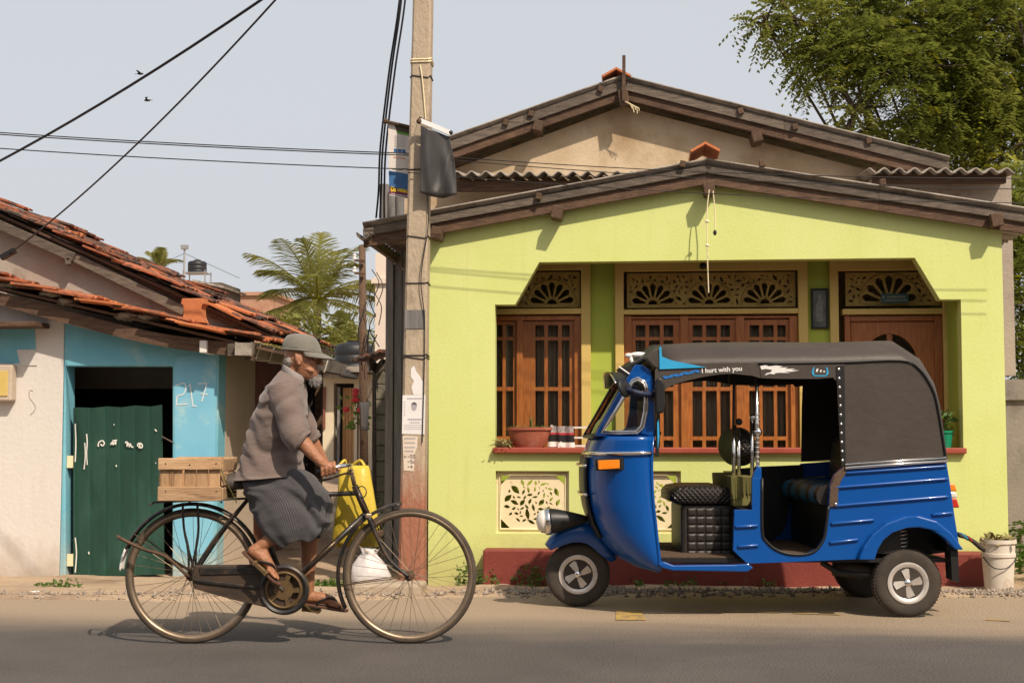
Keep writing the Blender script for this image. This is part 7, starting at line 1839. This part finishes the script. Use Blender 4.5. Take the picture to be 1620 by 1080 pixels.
tree('shade_tree', 'large feathery leaved shade tree rising behind the green house', tb_, [blob(1330, 40, 16.5, .75, .8, .55), blob(1400, 120, 16.3, .75, .9, .7), blob(1480, 40, 16.8, 1.1, 1.1, .8), blob(1480, 190, 16.4, .7, .8, .45), blob(1580, 90, 16.6, 1.1, 1.1, .9), blob(1620, 220, 16.2, .8, .9, .7), blob(1700, 60, 17, 1.3, 1.2, 1.1), blob(1400, -60, 17, 1.2, 1.2, .8), blob(1560, -80, 17, 1.4, 1.3, .9), blob(1255, 28, 16.3, .46, .4, .24), blob(1300, 90, 16.3, .42, .5, .34), blob(1345, 215, 16.3, .30, .4, .20), blob(1350, 170, 16.2, .36, .5, .28), blob(1530, 215, 17.5, 1.0, .9, .5), blob(1210, 40, 16.3, .22, .3, .10), blob(1440, 225, 16.6, .7, .8, .35), blob(1350, 100, 16.4, .6, .7, .5), blob(1590, 20, 16.3, 1.0, 1, .8), blob(1600, 160, 16.4, .9, 1, .8), blob(1460, 110, 16.2, .8, .8, .7)], 9000, 4, yellow=.06, trunk_r=.22)
tree('dark_shrub_tree', 'dark leafy tree beyond the right corner of the green house', base(1640, 14.8), [blob(1625, 480, 14.6, .5, .6, .75), blob(1660, 390, 14.8, .6, .6, .6), blob(1640, 560, 14.4, .4, .5, .35), blob(1612, 330, 14.9, .3, .5, .5)], 1700, 9, trunk_r=.1, yellow=.03, size=.9)
# drooping bright spray hanging in front of the crown
sp2 = MB(); a = P(1522, 180, 15.2)
frond(sp2, a, V((-.12, -.1, -1)), .62, 13, .02, .13, .05)
# shrubs and bushes by the right edge
for k, (px, y, h, lb) in enumerate(((1608, 12.1, .55, 'leafy garden shrub at the foot of the grey boundary wall'), (1618, 11.5, .35, 'low weedy bush behind the white bucket'))):
    p = base(px, y); s_ = thing('shrub', lb, 'shrub', p)
    b = MB(); 
    for j in range(26 if k == 0 else 20): frond(b, p + V((random.gauss(0, .12), random.gauss(0, .1), h * random.uniform(.1, .8))), V((random.gauss(0, 1), random.gauss(0, 1), random.gauss(.7, .4))), random.uniform(.2, .4), 6, .015, .09, .5)
    Bd(b, 'foliage', M['weed'], s_); Bd(MB().tube([p, p + V((.02, 0, h * .7))], .012, 6), 'stem', M['bark'], s_)
# coconut palms
def palm(label, px, py, y, fl, nf, seed, lean=0):
    random.seed(seed); c = P(px, py, y); p0 = V((c.x + lean, y, .4)); t_ = thing('coconut_palm', label, 'palm tree', p0, group='coconut palms')
    Bd(MB().tube(smoothpath([p0, lerp(p0, c, .5) + V((lean * .3, 0, 0)), c], 6), [lerp(.17, .12, k / 12) for k in range(13)], 10), 'trunk', M['bark'], t_, smooth=True)
    b = MB(); rb_ = MB()
    for k in range(nf):
        az = 2 * math.pi * k / nf + random.gauss(0, .2); el = R(random.choice((82, 70, 58, 45, 30, 8)) + random.gauss(0, 6)); d = V((math.cos(az) * math.cos(el), math.sin(az) * math.cos(el), math.sin(el))); ln = fl * random.uniform(.8, 1.1); dr = random.uniform(.45, .8) * (1 - .35 * math.sin(el))
        s = d.cross(V((0, 0, 1))).normalized(); pts = []
        n = 46
        for i in range(n + 1):
            f = i / n; pts.append(c + d * ln * f + V((0, 0, -dr * ln * f * f)))
        rb_.tube(pts[::3], [lerp(.03, .006, i / 16) for i in range(len(pts[::3]))], 5)
        for i in range(4, n):
            f = i / n; dd = (pts[i + 1] - pts[i]).normalized(); up_ = s.cross(dd)
            for sd in (-1, 1):
                o = (s * sd * .9 + dd * .75 - V((0, 0, 1)) * random.uniform(.15, .5) + up_ * .1).normalized(); l = fl * .26 * math.sin(math.pi * min(1, .12 + .9 * f)) ** .6 * random.uniform(.85, 1.1); w = dd * .019
                q0 = pts[i]; b.add([q0 - w, q0 + w, q0 + o * l * .6 + w * .8 - V((0, 0, .03 * l)), q0 + o * l - V((0, 0, .16 * l)), q0 + o * l * .6 - w * .8 - V((0, 0, .03 * l))], [(0, 1, 2, 3, 4)])
    Bd(b, 'crown', M['palm'], t_); Bd(rb_, 'frond_ribs', M['leaf_y'], t_, smooth=True)
    return t_
palm('coconut palm with feathery crown above the alley roofs', 502, 478, 42, 3.4, 22, 3)
palm('distant coconut palm tip just above the tiled roof', 252, 425, 70, 1.9, 14, 8)
palm('young palm clump below the large palm near the wooden pole', 545, 548, 36, 1.3, 14, 5)
# banana-like broad bush under the palms
tree('alley_bush_tree', 'low green tree mass under the coconut palm', base(520, 34), [blob(500, 535, 34, 1.3, 1, .8), blob(550, 560, 33, .9, .8, .6), blob(450, 540, 35, 1.0, .8, .6)], 900, 12, leafk='palm', trunk_r=.1, size=1.6)
fp = base(566, 21); fs = thing('flowering_shrub', 'slender shrub with red flowers in front of the cream cottage', 'shrub', fp)
b = MB(); zf0 = P(566, 628, 21).z
b.tube([fp, V((fp.x, fp.y, zf0))], .015, 5); Bd(b, 'stem', M['bark'], fs)
b = MB(); leafy(b, V((fp.x, fp.y, zf0 - .5)), 120, .55, .10, .10); Bd(b, 'foliage', M['weed'], fs)
for k in range(6):
    Bd(MB().ball(V((fp.x + random.gauss(0, .07), fp.y - .12, zf0 + random.uniform(-.22, .14))), (.055, .05, .045), 8, 6), 'flower', M['cloth_red'], fs, smooth=True)
# weeds: uncountable ground cover
random.seed(31)
wb = MB()
def weedspot(px, py, n, h, sp, y=None):
    g = G(px, py, -.05) if y is None else V((P(px, py, y).x, y, 0)); g.z = hgt(g.x, g.y)
    for j in range(n):
        c = g + V((random.gauss(0, sp), random.gauss(0, sp * .4), 0)); leafy(wb, c, 9, h * random.uniform(.4, 1), .02, .035)
for px, py, n, h, sp in ((745, 912, 6, .10, .08), (830, 905, 14, .17, .10), (870, 905, 8, .14, .06), (780, 908, 5, .08, .1), (938, 912, 5, .08, .06), (1010, 905, 8, .05, .2), (1080, 903, 8, .05, .2), (735, 905, 8, .20, .03), (1215, 905, 4, .05, .1)):
    weedspot(px, py, n, h, sp, 10.55 if px > 760 else 10.72)
for px, py, n in ((85, 926, 8), (105, 925, 4), (375, 929, 5), (500, 925, 16), (520, 924, 14)): weedspot(px, py, n, .05, .08)
for y in (12.2, 12.6, 13.2, 14, 15): 
    for px in (592, 600, 606): weedspot(px, 800, 9, .45, .10, y)
tag(wb.build('weeds', M['weed']), 'scattered green weeds along walls and kerb', 'weeds', kind='stuff')
# litter scraps on the verge
for k, (px, py, mm, lb) in enumerate(((1307, 931, 'paper', 'tiny pale paper scrap on the gravel'), (1288, 928, 'cloth_red', 'tiny red wrapper on the gravel'), (55, 936, 'paper', 'white litter scrap on the verge by the white wall'))):
    g = G(px, py, 0); g.z = hgt(g.x, g.y) + .012
    b = MB().grid(lambda u, v: (g.x + (u - .5) * .06, g.y + (v - .5) * .04, g.z + .012 * noise.noise(V((u * 4, v * 4, k)))), 5, 4)
    tag(b.build('litter', M[mm], solid=.002), lb, 'litter')
# birds
for px, py, sgn, lb in ((222, 117, 1, 'tiny dark bird in the sky, the upper one'), (233, 159, -1, 'tiny dark bird in the sky, the lower one')):
    c = P(px, py, 40); b = MB().ball(c, (.10, .05, .03), 10, 7)
    for s in (-1, 1): b.add([c + V((.05, 0, .01)), c + V((-.05, 0, .01)), c + V((-.08 * sgn, s * .16, .07)), c + V((0, s * .2, .05))], [(0, 1, 2, 3)])
    b.add([c + V((-.08 * sgn, 0, 0)), c + V((-.16 * sgn, .03, 0)), c + V((-.16 * sgn, -.03, 0))], [(0, 1, 2)])
    tag(b.build('bird', M['wire'], loc=c, solid=.006), lb, 'bird', 'birds in the sky')
